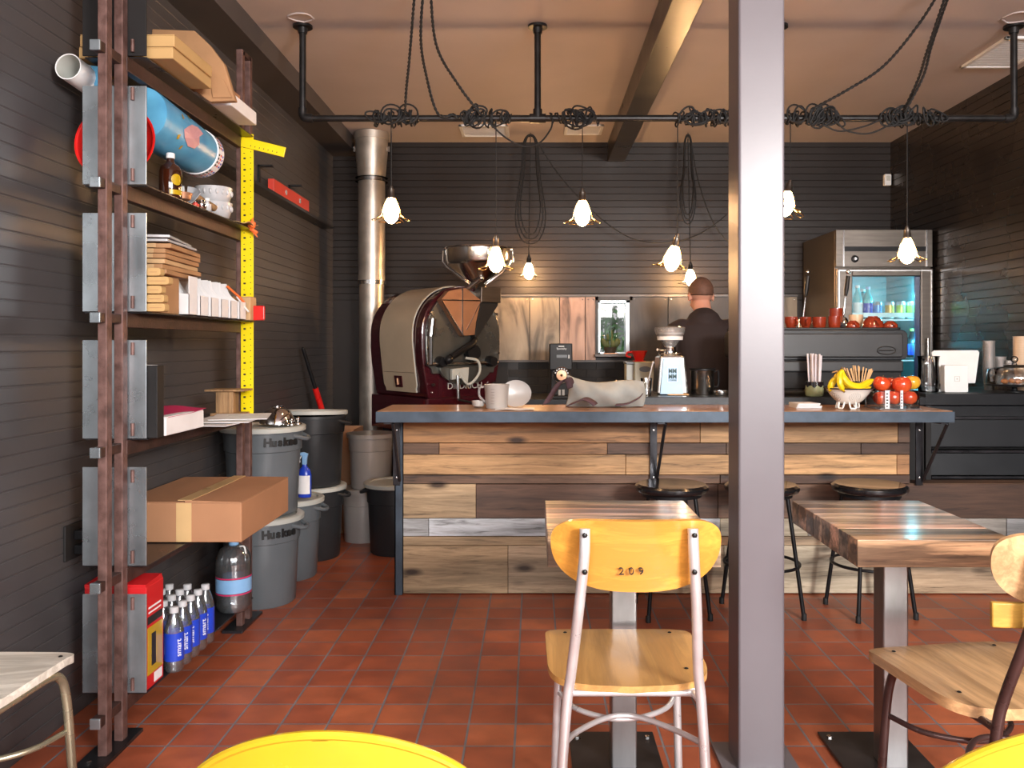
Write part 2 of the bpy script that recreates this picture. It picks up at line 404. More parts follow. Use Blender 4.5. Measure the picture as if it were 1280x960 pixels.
def tag(o, label=None, cat=None, group=None, kind=None):
    if label: o['label'] = label
    if cat: o['category'] = cat
    if group: o['group'] = group
    if kind: o['kind'] = kind
    return o
def thing(name, label, cat, loc=(0, 0, 0), rz=0, group=None):
    o = bpy.data.objects.new(name, None); COL.objects.link(o); o.empty_display_size = .05
    o.location = loc; o.rotation_euler = (0, 0, rz)
    return tag(o, label, cat, group)
def copy_tree(o, loc=None, rz=None, label=None, parent=None):
    c = o.copy(); COL.objects.link(c); c.parent = parent
    if loc is not None: c.location = loc
    if rz is not None: c.rotation_euler = (0, 0, rz)
    if label: c['label'] = label
    for ch in [k for k in bpy.data.objects if k.parent == o]: copy_tree(ch, parent=c)
    return c
def struct(o): o['kind'] = 'structure'; return o
def text(s, size, mat_, parent, mtx, name='lettering', ext=.0006, sx=1.0, bold=0):
    """mtx maps text plane (x right, y up, z out) to the world; parent unrotated"""
    cu = bpy.data.curves.new(name, 'FONT'); cu.body = s; cu.size = size; cu.extrude = ext; cu.offset = bold
    cu.align_x = 'CENTER'; cu.align_y = 'CENTER'
    t = bpy.data.objects.new(name, cu); COL.objects.link(t)
    dg = bpy.context.evaluated_depsgraph_get(); me = bpy.data.meshes.new_from_object(t.evaluated_get(dg))
    bpy.data.objects.remove(t); bpy.data.curves.remove(cu)
    off = Vector((0, 0, 0)); p = parent
    while p is not None: off += Vector(p.location); p = p.parent
    me.transform(T(*(-off)) @ mtx @ Matrix.Diagonal((sx, 1, 1, 1)))
    me.materials.clear(); me.materials.append(MATS[mat_]); me.name = name
    o = bpy.data.objects.new(name, me); COL.objects.link(o); o.parent = parent
    return o
FACE = R('X', 90)          # text facing -Y (towards the street door)
# ------------------------------------------------------------------ the room
XL, XR, YB, YF, ZC = -1.575, 2.784, 6.6, -1.9, 2.859
def siding(p0, p1, z0, z1, nrm, pitch=.052, gd=.004):
    """lap boards with a groove between them; profile swept from p0 to p1"""
    b = MB(); a = Vector((p0[0], p0[1], 0)); c = Vector((p1[0], p1[1], 0)); n = Vector((nrm[0], nrm[1], 0))
    prof = []; z = z0
    while z < z1 - .001:
        t = min(z + pitch, z1)
        prof += [(-gd, z), (-gd, z + .003), (0, z + .006), (0.0, t - .002)]
        z = t
    prof += [(0, z1)]
    vs = []
    for d, zz in prof: vs += [a + n * d + V(0, 0, zz), c + n * d + V(0, 0, zz)]
    fs = [(2 * i, 2 * i + 1, 2 * i + 3, 2 * i + 2) for i in range(len(prof) - 1)]
    b.add(vs, fs)
    # body of the wall behind the boards
    q = [a - n * .01, c - n * .01, c - n * .12, a - n * .12]
    b.add([k + V(0, 0, z0) for k in q] + [k + V(0, 0, z1) for k in q], [(3, 2, 1, 0), (4, 5, 6, 7), (0, 1, 5, 4), (1, 2, 6, 5), (2, 3, 7, 6), (3, 0, 4, 7)])
    return b
struct(MB().box((XL - .15, YF - .15, -.08), (XR + .15, YB + .15, 0)).build('floor', 'tiles'))
struct(MB().box((XL - .15, YF - .15, ZC), (XR + .15, YB + .15, ZC + .1)).build('ceiling', 'ceiling'))
o = siding((XL, YF), (XL, YB), 0, ZC, (1, 0), gd=.0025).build('wall_left', 'wall_left'); struct(o)
o = siding((XR, YF), (XR, YB), 0, ZC, (-1, 0)).build('wall_right', 'wall_gloss'); struct(o)
# back wall around the little window (opening X .49-.73, z 1.20-1.64)
wx0, wx1, wz0, wz1 = .497, .742, 1.205, 1.622
bw = MB()
for (x0, x1, z0, z1) in ((XL - .1, XR + .1, wz1, ZC),):
    t = siding((x0, YB), (x1, YB), z0, z1, (0, -1)); bw.add(t.v, t.f)
for (x0, x1, z0, z1) in ((XL - .1, wx0, 0, wz1), (wx1, XR + .1, 0, wz1), (wx0, wx1, 0, wz0)):
    bw.box((x0, YB, z0), (x1, YB + .12, z1))
struct(bw.build('wall_back', 'wall'))
# front wall: low sill wall, posts and header round the shop windows (open glazing behind the camera)
fw = MB(); fw.box((XL, YF - .1, 0), (XR, YF, .35)); fw.box((XL, YF - .1, 2.62), (XR, YF, ZC))
for x in (XL, .0, 1.4, XR - .1): fw.box((x, YF - .1, .35), (x + .1, YF, 2.62))
struct(fw.build('wall_front', 'trim'))
# soffit along the left wall, ceiling beam, column
struct(MB().box((XL, YF, 2.75), (-1.372, YB, ZC)).build('trim_1', 'soffit'))
tb = MB(); tb.box((.572, YF, 2.706), (.705, YB, ZC)); 
struct(tb.build('ceiling_beam', 'beam', bev=.004))
cb = MB(); cb.rbox((.605, 2.5, 0), (.742, 2.637, 2.706), .008)
cb.box((.56, 2.46, 0), (.79, 2.68, .012))
o = cb.build('column', 'column'); struct(o)
for (x, y) in ((.582, 2.49), (.582, 2.65), (.768, 2.49), (.768, 2.65)):
    pass
# horizontal trim above the metal panels; panels; sill
tr = MB(); tr.box((-1.30, YB - .03, 1.652), (2.05, YB, 1.667)); tr.box((-1.30, YB - .03, 1.142), (2.05, YB, 1.155))
struct(tr.build('trim_2', 'trim'))
bs = MB()
for r_ in range(4):
    for k in range(14): bs.box((-.20 + k * .152 + (.076 if r_ % 2 else 0), YB - .010, .905 + r_ * .060), (-.20 + k * .152 + .149 + (.076 if r_ % 2 else 0), YB, .962 + r_ * .060))
bs.box((-1.35, YB - .012, .1), (-.21, YB, 1.14))
struct(bs.build('trim_19', 'blackmatte', bev=.0015, seg=1))
xs = [(-1.30, -.98, 'panel_dark'), (-.975, -.50, 'panel_dark'), (-.49, -.04, 'panel_grey'), (-.035, .195, 'panel_grey'), (.20, .395, 'panel_pink'), (.40, .478, 'panel_pink'),
      (.762, 1.04, 'panel_dark'), (1.045, 1.27, 'panel_dark'), (1.275, 1.60, 'panel_dark'), (1.60, 2.05, 'panel_grey')]
for i, (x0, x1, m) in enumerate(xs):
    b = MB(); b.box((x0, YB - .014, 1.157), (x1, YB - .001, 1.650))
    o = struct(b.build('trim_%d' % (i + 3), m, bev=.001))
    b = MB()
    for (sx, sz) in ((x0 + .02, 1.63), (x1 - .02, 1.63)):
        b.lathe([(.006, 0), (.004, .003), (0.0001, .004)], (sx, YB - .014, sz), 8, R('X', 90))
    b.build('screw', 'steel', o)
# the small window
wf = MB()
for lo, hi in (((wx0, YB - .02, wz0), (wx0 + .018, YB + .09, wz1)), ((wx1 - .030, YB - .02, wz0), (wx1, YB + .09, wz1)),
               ((wx0, YB - .02, wz1 - .022), (wx1, YB + .09, wz1)), ((wx0, YB - .02, wz0), (wx1, YB + .09, wz0 + .014))): wf.box(lo, hi)
win = struct(wf.build('window_1', 'bluesteel', bev=.002))
sl = MB(); sl.box((wx0 - .03, YB - .085, wz0 - .022), (wx1 + .03, YB + .02, wz0)); sl.build('window_sill', 'trim', win, bev=.002)
MB().box((wx0 + .018, YB + .05, wz0 + .014), (wx1 - .03, YB + .054, wz1 - .022)).build('pane', 'glass', win)
fr = MB()
for lo, hi in (((wx0 - .022, YB - .032, wz0 - .02), (wx0, YB, wz1 + .03)), ((wx1, YB - .032, wz0 - .02), (wx1 + .022, YB, wz1 + .03)), ((wx0 - .022, YB - .032, wz1), (wx1 + .022, YB, wz1 + .03))): fr.box(lo, hi)
fr.build('window_frame', 'panel_dark', win)
# outside, seen through it: ground, fence, a bush
MB().box((-6, 6.75, -.1), (8, 16, 0)).build('ground_outside', 'outground')['kind'] = 'structure'
fb = MB()
for i in range(46): fb.box((-3 + i * .14, 11.0, 0), (-3 + i * .14 + .12, 11.03, 1.55))
fb.box((-3, 11.03, .3), (3.4, 11.07, .4)); fb.box((-3, 11.03, 1.2), (3.4, 11.07, 1.3))
tag(fb.build('board_fence', 'fence'), 'pale upright board fence outside beyond the small back window', 'fence')
bush = thing('leafy_tree', 'green leafy tree outside the small back window', 'tree', (1.2, 10.2, 0))
tb = MB(); tb.tube([(1.2, 10.2, 0), (1.22, 10.2, .9), (1.15, 10.2, 1.7)], [.06, .05, .03]); tb.build('trunk', 'smallwood', bush)
lb = MB(); rnd = random.Random(3)
for i in range(2600):
    a = rnd.uniform(0, 2 * PI); rr = rnd.uniform(0, 1) ** .5 * 1.0; z = rnd.uniform(1.25, 2.7)
    c = V(1.2 + math.cos(a) * rr * 1.2, 10.2 + math.sin(a) * rr * .6, z); d = V(rnd.uniform(-1, 1), rnd.uniform(-1, 1), rnd.uniform(-1, .4)).normalized(); e = d.orthogonal().normalized(); L_ = rnd.uniform(.08, .17)
    lb.add([c, c + d * L_ * .5 + e * L_ * .25, c + d * L_, c + d * L_ * .5 - e * L_ * .25], [(0, 1, 2, 3)])
lb.build('foliage', 'foliage', bush)
# wall socket on the left wall
so = thing('wall_outlet', 'black double wall outlet low on the left wall behind the shelf', 'outlet', (XL, 2.9, .6))
MB().box((XL, 2.82, .545), (XL + .008, 2.97, .665)).build('cover_plate', 'blackmatte', so, bev=.002)
pb = MB()
for z in (.575, .625):
    pb.box((XL + .008, 2.87, z - .016), (XL + .04, 2.925, z + .016))
pb.build('plug', 'black', so, bev=.004)
MB().tube(catmull([(XL + .04, 2.9, .625), (XL + .07, 2.92, .66), (XL + .05, 2.97, .70), (XL + .02, 3.02, .60), (XL + .02, 3.06, .3), (XL + .02, 3.1, .02)], 6), .004, 6).build('cord', 'cord', so)
# ceiling vents
def vent(name, lab, x0, x1, y0, y1, n):
    t = thing(name, lab, 'vent', ((x0 + x1) / 2, (y0 + y1) / 2, ZC))
    b = MB(); z1, z0 = ZC, ZC - .014; w = .022
    for lo, hi in (((x0, y0, z0), (x1, y0 + w, z1)), ((x0, y1 - w, z0), (x1, y1, z1)), ((x0, y0, z0), (x0 + w, y1, z1)), ((x1 - w, y0, z0), (x1, y1, z1))): b.box(lo, hi)
    b.build('frame', 'white', t, bev=.002)
    s = MB()
    for i in range(n):
        y = y0 + w + (y1 - y0 - 2 * w) * (i + .5) / n
        s.box((x0 + w, y - .004, ZC - .010), (x1 - w, y + .006, ZC - .007), R('X', 0))
    s.build('louvre', 'white', t)
    MB().box((x0 + w, y0 + w, ZC - .003), (x1 - w, y1 - w, ZC - .001)).build('duct_opening', 'blackmatte', t)
vent('ceiling_vent', 'square white ceiling vent at the right by the pipe rail end', 2.42, 2.715, 4.33, 4.80, 22)
vent('ceiling_vent', 'long white ceiling vent near the duct above the roaster', -.545, -.19, 6.06, 6.38, 12)
vent('ceiling_vent', 'white ceiling vent just left of the dark ceiling beam', .22, .50, 6.06, 6.32, 12)
# white sensor on the back wall
se = thing('motion_detector', 'small white motion sensor high on the back wall near the right corner', 'sensor', (2.755, YB, 2.56))
MB().box((2.722, YB - .045, 2.515), (2.775, YB, 2.605)).build('housing', 'white', se, bev=.008)
MB().box((2.733, YB - .048, 2.55), (2.764, YB - .043, 2.59)).build('lens', 'lidgrey', se, bev=.003)

# ------------------------------------------------------------------ camera and light
cam = bpy.data.cameras.new('camera'); co = bpy.data.objects.new('camera', cam); COL.objects.link(co)
co.location = (0, 0, CAMH); co.rotation_euler = (PI / 2, 0, 0)
cam.sensor_width = 36; cam.lens = F / 1280 * 36; cam.shift_x = (640 - VX) / 1280; cam.shift_y = (VY - 480) / 1280
cam.clip_start = .05; S.camera = co
S.view_settings.view_transform = 'Standard'; S.view_settings.look = 'None'; S.view_settings.exposure = 1.0; S.view_settings.gamma = 1
S.view_settings.use_curve_mapping = False
w = bpy.data.worlds.new('world'); S.world = w; w.use_nodes = True; nt = w.node_tree; bg = nt.nodes['Background']
tc = nt.nodes.new('ShaderNodeTexCoord'); sp = nt.nodes.new('ShaderNodeSeparateXYZ'); rp = nt.nodes.new('ShaderNodeValToRGB')
nt.links.new(tc.outputs['Generated'], sp.inputs[0]); mr = nt.nodes.new('ShaderNodeMapRange'); mr.inputs['From Min'].default_value = -.3; mr.inputs['From Max'].default_value = .8
nt.links.new(sp.outputs['Z'], mr.inputs['Value']); nt.links.new(mr.outputs[0], rp.inputs[0])
e = rp.color_ramp.elements; e[0].color = (.80, .72, .68, 1); e[0].position = .0; e[1].color = (.85, .93, 1, 1); e[1].position = .48
for p_, c_ in ((.20, (.62, .56, .52, 1)), (.26, (.16, .15, .15, 1)), (.33, (.18, .18, .18, 1))): q_ = e.new(p_); q_.color = c_
nt.links.new(rp.outputs[0], bg.inputs['Color']); bg.inputs['Strength'].default_value = 2.2
def area(name, loc, rot, sx, sy, power, col):
    l = bpy.data.lights.new(name, 'AREA'); l.shape = 'RECTANGLE'; l.size = sx; l.size_y = sy; l.energy = power; l.color = col
    o = bpy.data.objects.new(name, l); COL.objects.link(o); o.location = loc; o.rotation_euler = rot; return o
area('window_daylight', (.6, YF + .10, 2.15), (math.radians(58), 0, 0), 4.1, .85, 92, (1.0, .95, .94))
area('window_daylight', (2.2, YF + .10, 2.1), (math.radians(72), 0, math.radians(36)), 1.0, .8, 165, (1.0, .97, .95))
# ------------------------------------------------------------------ the bar
PL = dict(t1=(.46, .225, .085), t2=(.58, .33, .145), t3=(.36, .18, .075), d1=(.105, .052, .030), d2=(.16, .085, .048), g1=(.36, .36, .36), w1=(.58, .60, .63), tan=(.50, .34, .19), tan2=(.46, .33, .21), pale=(.52, .44, .32), gr=(.38, .35, .31))
zr = [.878, .773, .714, .610, .564, .388, .296, .249, .004]
def pxX(px, d=4.31): return (px - VX) / F * d
rows = [
 (0, 1, 'up', [(504, 875, 't1'), (875, 1122, 't2'), (1122, 1136, 'd2')]),
 (1, 2, 'up', [(504, 549, 'd2'), (549, 759, 't3'), (759, 908, 'd1'), (908, 1076, 'd2'), (1076, 1136, 'd1')]),
 (2, 3, 'up', [(504, 782, 't2'), (782, 980, 't2'), (980, 1121, 't2'), (1121, 1136, 't3')]),
 (3, 4, 'up', [(504, 900, 'd2'), (900, 1136, 'd1')]),
 (4, 5, 'lo', [(504, 595, 'tan'), (595, 897, 'd1'), (897, 1050, 'd2'), (1050, 1300, 'd1'), (1300, 1349, 'd2')]),
 (5, 6, 'lo', [(504, 536, 'g1'), (536, 900, 'w1'), (900, 1010, 'pale'), (1010, 1258, 'gr'), (1258, 1349, 'g1')]),
 (6, 7, 'lo', [(504, 700, 'tan'), (700, 960, 't3'), (960, 1349, 'tan2')]),
 (7, 8, 'lo', [(504, 635, 'tan'), (635, 905, 'tan2'), (905, 1120, 'pale'), (1120, 1349, 'tan2')]),
]
bar = thing('bar_counter', 'long bar front clad in reclaimed wood planks with steel brackets', 'counter', (.6, 4.37, 0))
b = MB()
b.col = (.02, .015, .012); b.box((-.70, 4.325, 0), (1.915, 4.43, .90)); b.box((1.915, 4.325, 0), (XR, 4.43, .555))
rnd = random.Random(5)
for a, c, kind, segs in rows:
    zt, zb = zr[a], zr[c]
    if a == 0: zt = .905
    for x0, x1, k in segs:
        col = PL[k]; j = rnd.uniform(.88, 1.12)
        b.col = tuple(q * j for q in col)
        X0, X1 = pxX(x0) + .0012, min(pxX(x1) - .0012, XR - .002)
        if x1 == 1136 and kind == 'up': X1 = 1.915
        dy = rnd.uniform(0, .006)
        b.box((X0, 4.310 - dy, zb + .002), (X1, 4.328, zt - .0015))
b.col = PL['d2']; b.box((1.917, 4.312, .556), (XR - .002, 4.43, .566))
b.build('plank_cladding', 'planks', bar, bev=.0012, seg=1)
b = MB(); b.box((-.712, 4.295, 0), (-.672, 4.302, .905)); b.box((-.712, 4.295, 0), (-.705, 4.43, .905)); b.build('corner_angle', 'steeledge', bar, bev=.001)
for x in (-.70, .605, 1.955):
    k = MB(); k.box((x - .018, 4.285, .56), (x + .018, 4.294, .905)); k.box((x - .018, 4.02, .895), (x + .018, 4.294, .904))
    k.tube([(x + .022, 4.04, .897), (x + .016, 4.286, .585)], .0085, 8)
    k.build('bracket', 'darksteel', bar, bev=.001)
    k = MB(); 
    for z in (.60, .84): k.lathe([(.006, 0), (.005, .003), (.0001, .004)], (x, 4.285, z), 8, R('X', 90))
    k.build('bolt', 'steel', bpy.data.objects[[o.name for o in bpy.data.objects if o.parent == bar and o.name.startswith('bracket')][-1]])
bar['label'] = 'long bar front clad in reclaimed wood planks with steel brackets'
top = thing('wooden_countertop', 'reddish wooden bar top with raw steel edge band', 'countertop', (.6, 4.2, .905))
b = MB(); 
for i in range(5):
    y0 = 4.006 + i * .085; b.box((-.745, y0, .912), (1.985, y0 + .0845, .960))
b.build('wood_slab', 'bartop', top, bev=.001, seg=1)
b = MB()
b.box((-.752, 3.998, .905), (1.992, 4.006, .957)); b.box((-.752, 4.006, .905), (-.745, 4.43, .957)); b.box((1.985, 4.006, .905), (1.992, 4.43, .957)); b.box((-.745, 4.006, .905), (1.985, 4.04, .911))
b.build('steel_edge', 'steeledge', top, bev=.0015)

# black back worktop behind the bar
wt = thing('back_worktop', 'black cabinet behind the bar carrying the grinder and espresso machine', 'cabinet', (1.3, 4.7, 0))
b = MB(); b.box((.57, 4.46, 0), (2.06, 5.02, .955)); b.build('body', 'blackmatte', wt, bev=.003)
b = MB(); b.box((.567, 4.436, .957), (2.06, 5.04, 1.0)); b.build('top_slab', 'blacksat', wt, bev=.003)
for i in range(3): MB().box((.60 + i * .49, 5.02, .1), (1.06 + i * .49, 5.035, .9)).build('door', 'blackmatte', wt, bev=.002)
# right-hand service counter with stepped black front
rc = thing('service_counter', 'black service counter with stepped shelves at the right wall', 'counter', (2.5, 4.8, 0))
b = MB(); b.box((2.10, 4.53, .50), (2.78, 5.20, .975)); b.box((2.13, 4.56, 0), (2.78, 5.20, .50)); b.build('body', 'blackmatte', rc, bev=.003)
b = MB(); b.box((2.066, 4.455, .955), (2.78, 5.24, 1.016)); b.build('top_slab', 'blacksat', rc, bev=.003)
for z0, z1 in ((.895, .95), (.735, .882), (.585, .70)):
    b = MB(); b.prism([(4.46, z0), (4.475, z1), (4.53, z1), (4.53, z0)], 2.095, 2.78, 'X'); b.build('front_panel', 'blacksat', rc, bev=.002)
for z in (.882, .705, .568):
    b = MB(); b.box((2.094, 4.445, z), (2.78, 4.53, z + .013)); b.build('shelf_lip', 'darksteel', rc, bev=.002)
b = MB(); b.box((2.064, 4.45, 0), (2.092, 4.53, .954)); b.build('end_post', 'blackmatte', rc)
# back counter along the back wall
bc = thing('back_counter', 'dark counter along the back wall under the metal panels', 'counter', (.7, 6.2, 0))
MB().box((-.15, 5.86, .1), (1.95, 6.585, .86)).build('body', 'blackmatte', bc, bev=.004)
MB().box((-.17, 5.82, .86), (1.97, 6.585, .90)).build('top_slab', 'blacksat', bc, bev=.003)
for i in range(4): 
    d = MB().box((-.12 + i * .52, 5.842, .14), (.36 + i * .52, 5.86, .83)).build('door', 'blacksat', bc, bev=.002)
    MB().tube([(.30 + i * .52, 5.83, .55), (.30 + i * .52, 5.83, .75)], .006, 8).build('handle', 'steel', d)

# ------------------------------------------------------------------ cafe tables
def cafe_table(label, x0, y0, w, d, seed):
    rnd = random.Random(seed); cx, cy = x0 + w / 2, y0 + d / 2
    t = thing('cafe_table', label, 'table', (cx, cy, 0), 0, 'reclaimed wood cafe tables')
    b = MB(); n = 8; cols = [(.34, .19, .11), (.17, .10, .07), (.42, .25, .15), (.22, .14, .10), (.48, .30, .19), (.13, .08, .06), (.38, .22, .13), (.27, .16, .10)]
    for i in range(n):
        b.col = tuple(min(.8, k * rnd.uniform(1.5, 1.9) + .06) for k in cols[i])
        b.box((x0, y0 + d * i / n, .676), (x0 + w, y0 + d * (i + 1) / n - .0012, .75))
    b.build('tabletop', 'table', t, bev=.002)
    p = MB(); px, py = cx, cy + .005; p.rbox((px - .038, py - .038, .012), (px + .038, py + .038, .67), .006); p.build('pedestal', 'rawsteel', t)
    p = MB(); p.box((px - .12, py - .12, .668), (px + .12, py + .12, .676)); p.build('mounting_plate', 'rawsteel', t, bev=.001)
    p = MB(); p.box((px - .155, py - .20, 0), (px + .118, py + .20, .012)); p.build('base_plate', 'darksteel', t, bev=.002)
    for sx in (-.13, .095):
        for sy in (-.16, .16): MB().lathe([(.009, 0), (.009, .004), (.004, .006)], (px + sx, py + sy, .012), 6, smooth=False).build('bolt', 'steel', t)
    return t
cafe_table('reclaimed plank cafe table left of the column behind the numbered chair', .035, 2.26, .465, .575, 1)
cafe_table('reclaimed plank cafe table right of the column with scorched top', .865, 2.26, .425, .575, 2)

# ------------------------------------------------------------------ chairs
def make_chair(label, loc, rz, metal, seatm, backm, w=.40, slat=False, seat_h=.45, seat_th=.016, num=None, group='plywood school chairs', bh=.083):
    t = thing('school_chair', label, 'chair', (0, 0, 0), 0, group)
    hw = w / 2
    # seat: rounded, a little wider in front, edges rolled
    def outline(sc=1):
        pts = []
        for k in range(48):
            a = 2 * PI * k / 48; c, s_ = math.cos(a), math.sin(a)
            x = math.copysign(abs(c) ** .32, c) * hw * (1.03 + .06 * s_); y = math.copysign(abs(s_) ** .32, s_) * .205
            if s_ < 0: y *= 1 + .06 * (1 - (x / hw) ** 2)
            pts.append((x * sc, y * sc))
        return pts
    b = MB(); rings = [(1.0, 0), (1.0, 1)]
    vs = []; pts = outline(); n = len(pts)
    for r in (0.0001, .35, .7, .92, 1.0):
        for (x, y) in pts:
            rx, ry = x * r, y * r
            dip = -.012 * (1 - (rx / hw) ** 2) * (1 if ry < .1 else max(0, 1 - (ry - .1) / .1)) - (.012 * max(0, (ry - .13) / .07))
            vs.append(V(rx, ry, seat_h + dip))
    tot = len(vs); vs2 = [p - V(0, 0, seat_th) for p in vs]; fs = []
    for i in range(4):
        for j in range(n):
            fs.append((i * n + j, i * n + (j + 1) % n, (i + 1) * n + (j + 1) % n, (i + 1) * n + j)); fs.append((tot + (i + 1) * n + j, tot + (i + 1) * n + (j + 1) % n, tot + i * n + (j + 1) % n, tot + i * n + j))
    b.add(vs + vs2, fs, True)
    b.add([vs[4 * n + j] for j in range(n)] + [vs2[4 * n + j] for j in range(n)], [(j, (j + 1) % n, n + (j + 1) % n, n + j) for j in range(n)])
    seat = b.build('seat', seatm, t)
    sb = MB()
    for (x, y) in ((-.15, .15), (.15, .15), (-.15, -.12), (.15, -.12)): sb.lathe([(.006, 0), (.004, .002), (.0001, .003)], (x, y, seat_h - .004), 8)
    sb.build('screw', 'blackpipe', seat)
    # backrest: plywood curved in plan, rounded corners
    zc = .788
    def bk(u, v):
        a = math.sin((u - .5) * PI); c = (v - .5) * 2
        # superellipse square->shape map
        aa = min(1, abs(a)); tp = .055 * max(0.0005, 1 - aa ** 6) ** .42; bt = -.115 * max(.0005, 1 - aa ** 2.8) ** .44
        lx = a; lz = c; x = a * .195; z = zc + .028 + (bt + (tp - bt) * v)
        lz = (z - zc) / bh
        return V(x, -.325 + .045 * (lx * lx) - .03 * lz * .5 - .0, z)
    b = MB(); b.grid(bk, 32, 16, th=-.012); back = b.build('backrest', backm, t, bev=.002)
    if num:
        pass
    # legs: rear tube from backrest down to the floor
    r = .0125
    for s in (-1, 1):
        path = catmull([(s * .123, -.352, zc + bh - .018), (s * .125, -.356, zc), (s * .136, -.330, .66), (s * .150, -.275, .50), (s * .160, -.262, .42), (s * .172, -.255, .25), (s * .186, -.25, 0.012)], 6)
        m = MB(); m.tube(path, r, 12); leg = m.build('rear_leg', metal, t)
        fm = MB(); fm.lathe([(.015, 0), (.015, .02), (.0125, .024)], (s * .187, -.25, 0), 12); fm.build('foot_cap', 'blackmatte', leg)
        for z in (zc + bh - .03, zc - .03) + ((.70, .665) if slat else ()):
            y = -.368 if z > .75 else (-.358 if z > .72 else -.350)
            MB().ball((s * .124, y, z), .0065, 8).build('rivet', 'blackpipe', leg)
        m = MB(); m.tube(catmull([(s * .150, -.2, seat_h - .033), (s * .155, -.05, seat_h - .033), (s * .158, .08, seat_h - .034), (s * .162, .125, seat_h - .05), (s * .166, .145, seat_h - .10), (s * .172, .155, .25), (s * .180, .168, .012)], 6), .0115, 12)
        leg = m.build('front_leg', metal, t)
        fm = MB(); fm.lathe([(.014, 0), (.014, .02), (.0115, .024)], (s * .180, .168, 0), 12); fm.build('foot_cap', 'blackmatte', leg)
    for z in (seat_h - .033,):
        m = MB(); m.tube([(-.150, -.2, z), (.150, -.2, z)], .009, 10)
        m2 = MB(); m2.tube([(-.157, .06, z), (.157, .06, z)], .009, 10); m2.build('seat_frame', metal, t)
        m.tube([(-.153, -.2, z), (-.16, -.262, z + .002)], .009, 10); m.tube([(.153, -.2, z), (.16, -.262, z + .002)], .009, 10)
        m.build('seat_frame', metal, t)
    m = MB(); m.tube(catmull([(-.168, .152, .275), (-.13, .06, .270), (-.06, .005, .268), (0, -.008, .267), (.06, .005, .268), (.13, .06, .270), (.168, .152, .275)], 6), .0075, 10); m.build('stretcher', metal, t)
    m = MB(); m.tube(catmull([(-.170, -.256, .315), (-.13, -.13, .288), (-.06, -.045, .282), (0, -.02, .282), (.06, -.045, .282), (.13, -.13, .288), (.170, -.256, .315)], 6), .0075, 10); m.build('stretcher', metal, t)
    if slat:
        b = MB(); b.grid(lambda u, v: V((u - .5) * .37, -.300 + .03 * (2 * u - 1) ** 2, .655 + v * .055), 20, 4, th=-.016); b.build('lumbar_slat', 'ochre', t, bev=.003)
    if num:
        text(num, .024, 'ink', t, T(-.016, -.340, .752) @ FACE, 'number', ext=.004, sx=1.2, bold=-.0006)
    t.location = loc; t.rotation_euler = (0, 0, rz)
    return t
make_chair('plywood school chair with number 209 on its back and silvery metal legs', (.238, 2.275, 0), 0, 'alu', 'plyseat', 'ply', num='2 0 9')
make_chair('old wooden school chair with brown metal legs, by the right cafe table', (1.14, 2.15, 0), math.radians(9), 'brownmetal', 'seatold', 'seatold', slat=True, seat_th=.026, w=.42, bh=.075)
make_chair('white-seated chair with cream metal legs against the left wall', (-1.375, 2.03, 0), math.radians(-1), 'creammetal', 'cream_seat', 'cream_seat', w=.345, seat_h=.472, seat_th=.02)

def shell_chair(label, loc, rz):
    t = thing('shell_chair', label, 'chair', (0, 0, 0), 0, 'yellow shell chairs')
    def f(u, v):
        a = (u - .5) * 2
        hh = .45 + .362 * v
        wv = .215 * math.sqrt(max(0.0, 1 - max(0, (v - .50) / .5) ** 2.0)) if v > .5 else .215
        wv = max(wv, .0)
        x = wv * math.sin(a * PI / 2)
        return V(x, -.20 - .06 * v + .05 * (x / .215) ** 2, hh)
    b = MB()
    # back + seat in one shell
    def g(u, v):
        if v < .45:
            q = v / .45; x = (u - .5) * 2 * (.20 + .02 * q); y = .22 - .40 * q; z = .45 - .03 * math.sin(q * PI) + .02 * (abs(u - .5) * 2) ** 3
            return V(x, y, z)
        q = (v - .45) / .55
        return f(u, q) if q > .06 else f(u, q).lerp(V((u - .5) * 2 * .222, -.19, .452), .5)
    b.grid(g, 40, 60, th=.006); sh = b.build('shell', 'yellow', t)
    # rolled rim round the back
    rim = [f(0, v / 40) for v in range(4, 40)]
    pts = []
    for k in range(61):
        a = PI * k / 60; v = .5 + .5 * (max(0, math.sin(a)) ** (2 / 2.0)); x = -.215 * math.cos(a)
        pts.append(V(x, -.20 - .06 * v + .05 * (x / .215) ** 2 + .002, .45 + .362 * v))
    r = MB(); r.tube([f(0, .1), f(0, .3)] + pts + [f(1, .3), f(1, .1)], .0055, 8); r.build('rim', 'yellow', t)
    for sx in (-1, 1):
        for sy, yy in ((-1, -.17), (1, .17)):
            l = MB(); l.tube([(sx * .10, yy * .6, .425), (sx * .20, yy * 1.25, .012)], .009, 10); lg = l.build('leg', 'alu', t)
            MB().lathe([(.013, 0), (.013, .015), (.009, .02)], (sx * .20, yy * 1.25, 0), 10).build('foot_cap', 'blackmatte', lg)
    l = MB(); l.tube([(-.1, -.1, .425), (.1, -.1, .425), (.1, .1, .425), (-.1, .1, .425)], .009, 8, closed=True); l.build('under_frame', 'alu', t)
    t.location = loc; t.rotation_euler = (0, 0, rz)
    return t
shell_chair('yellow moulded shell chair at the lower centre-left edge of the photo', (-.248, 1.25, 0), 0)
shell_chair('yellow moulded shell chair at the lower right corner of the photo', (.69, 1.27, 0), 0)

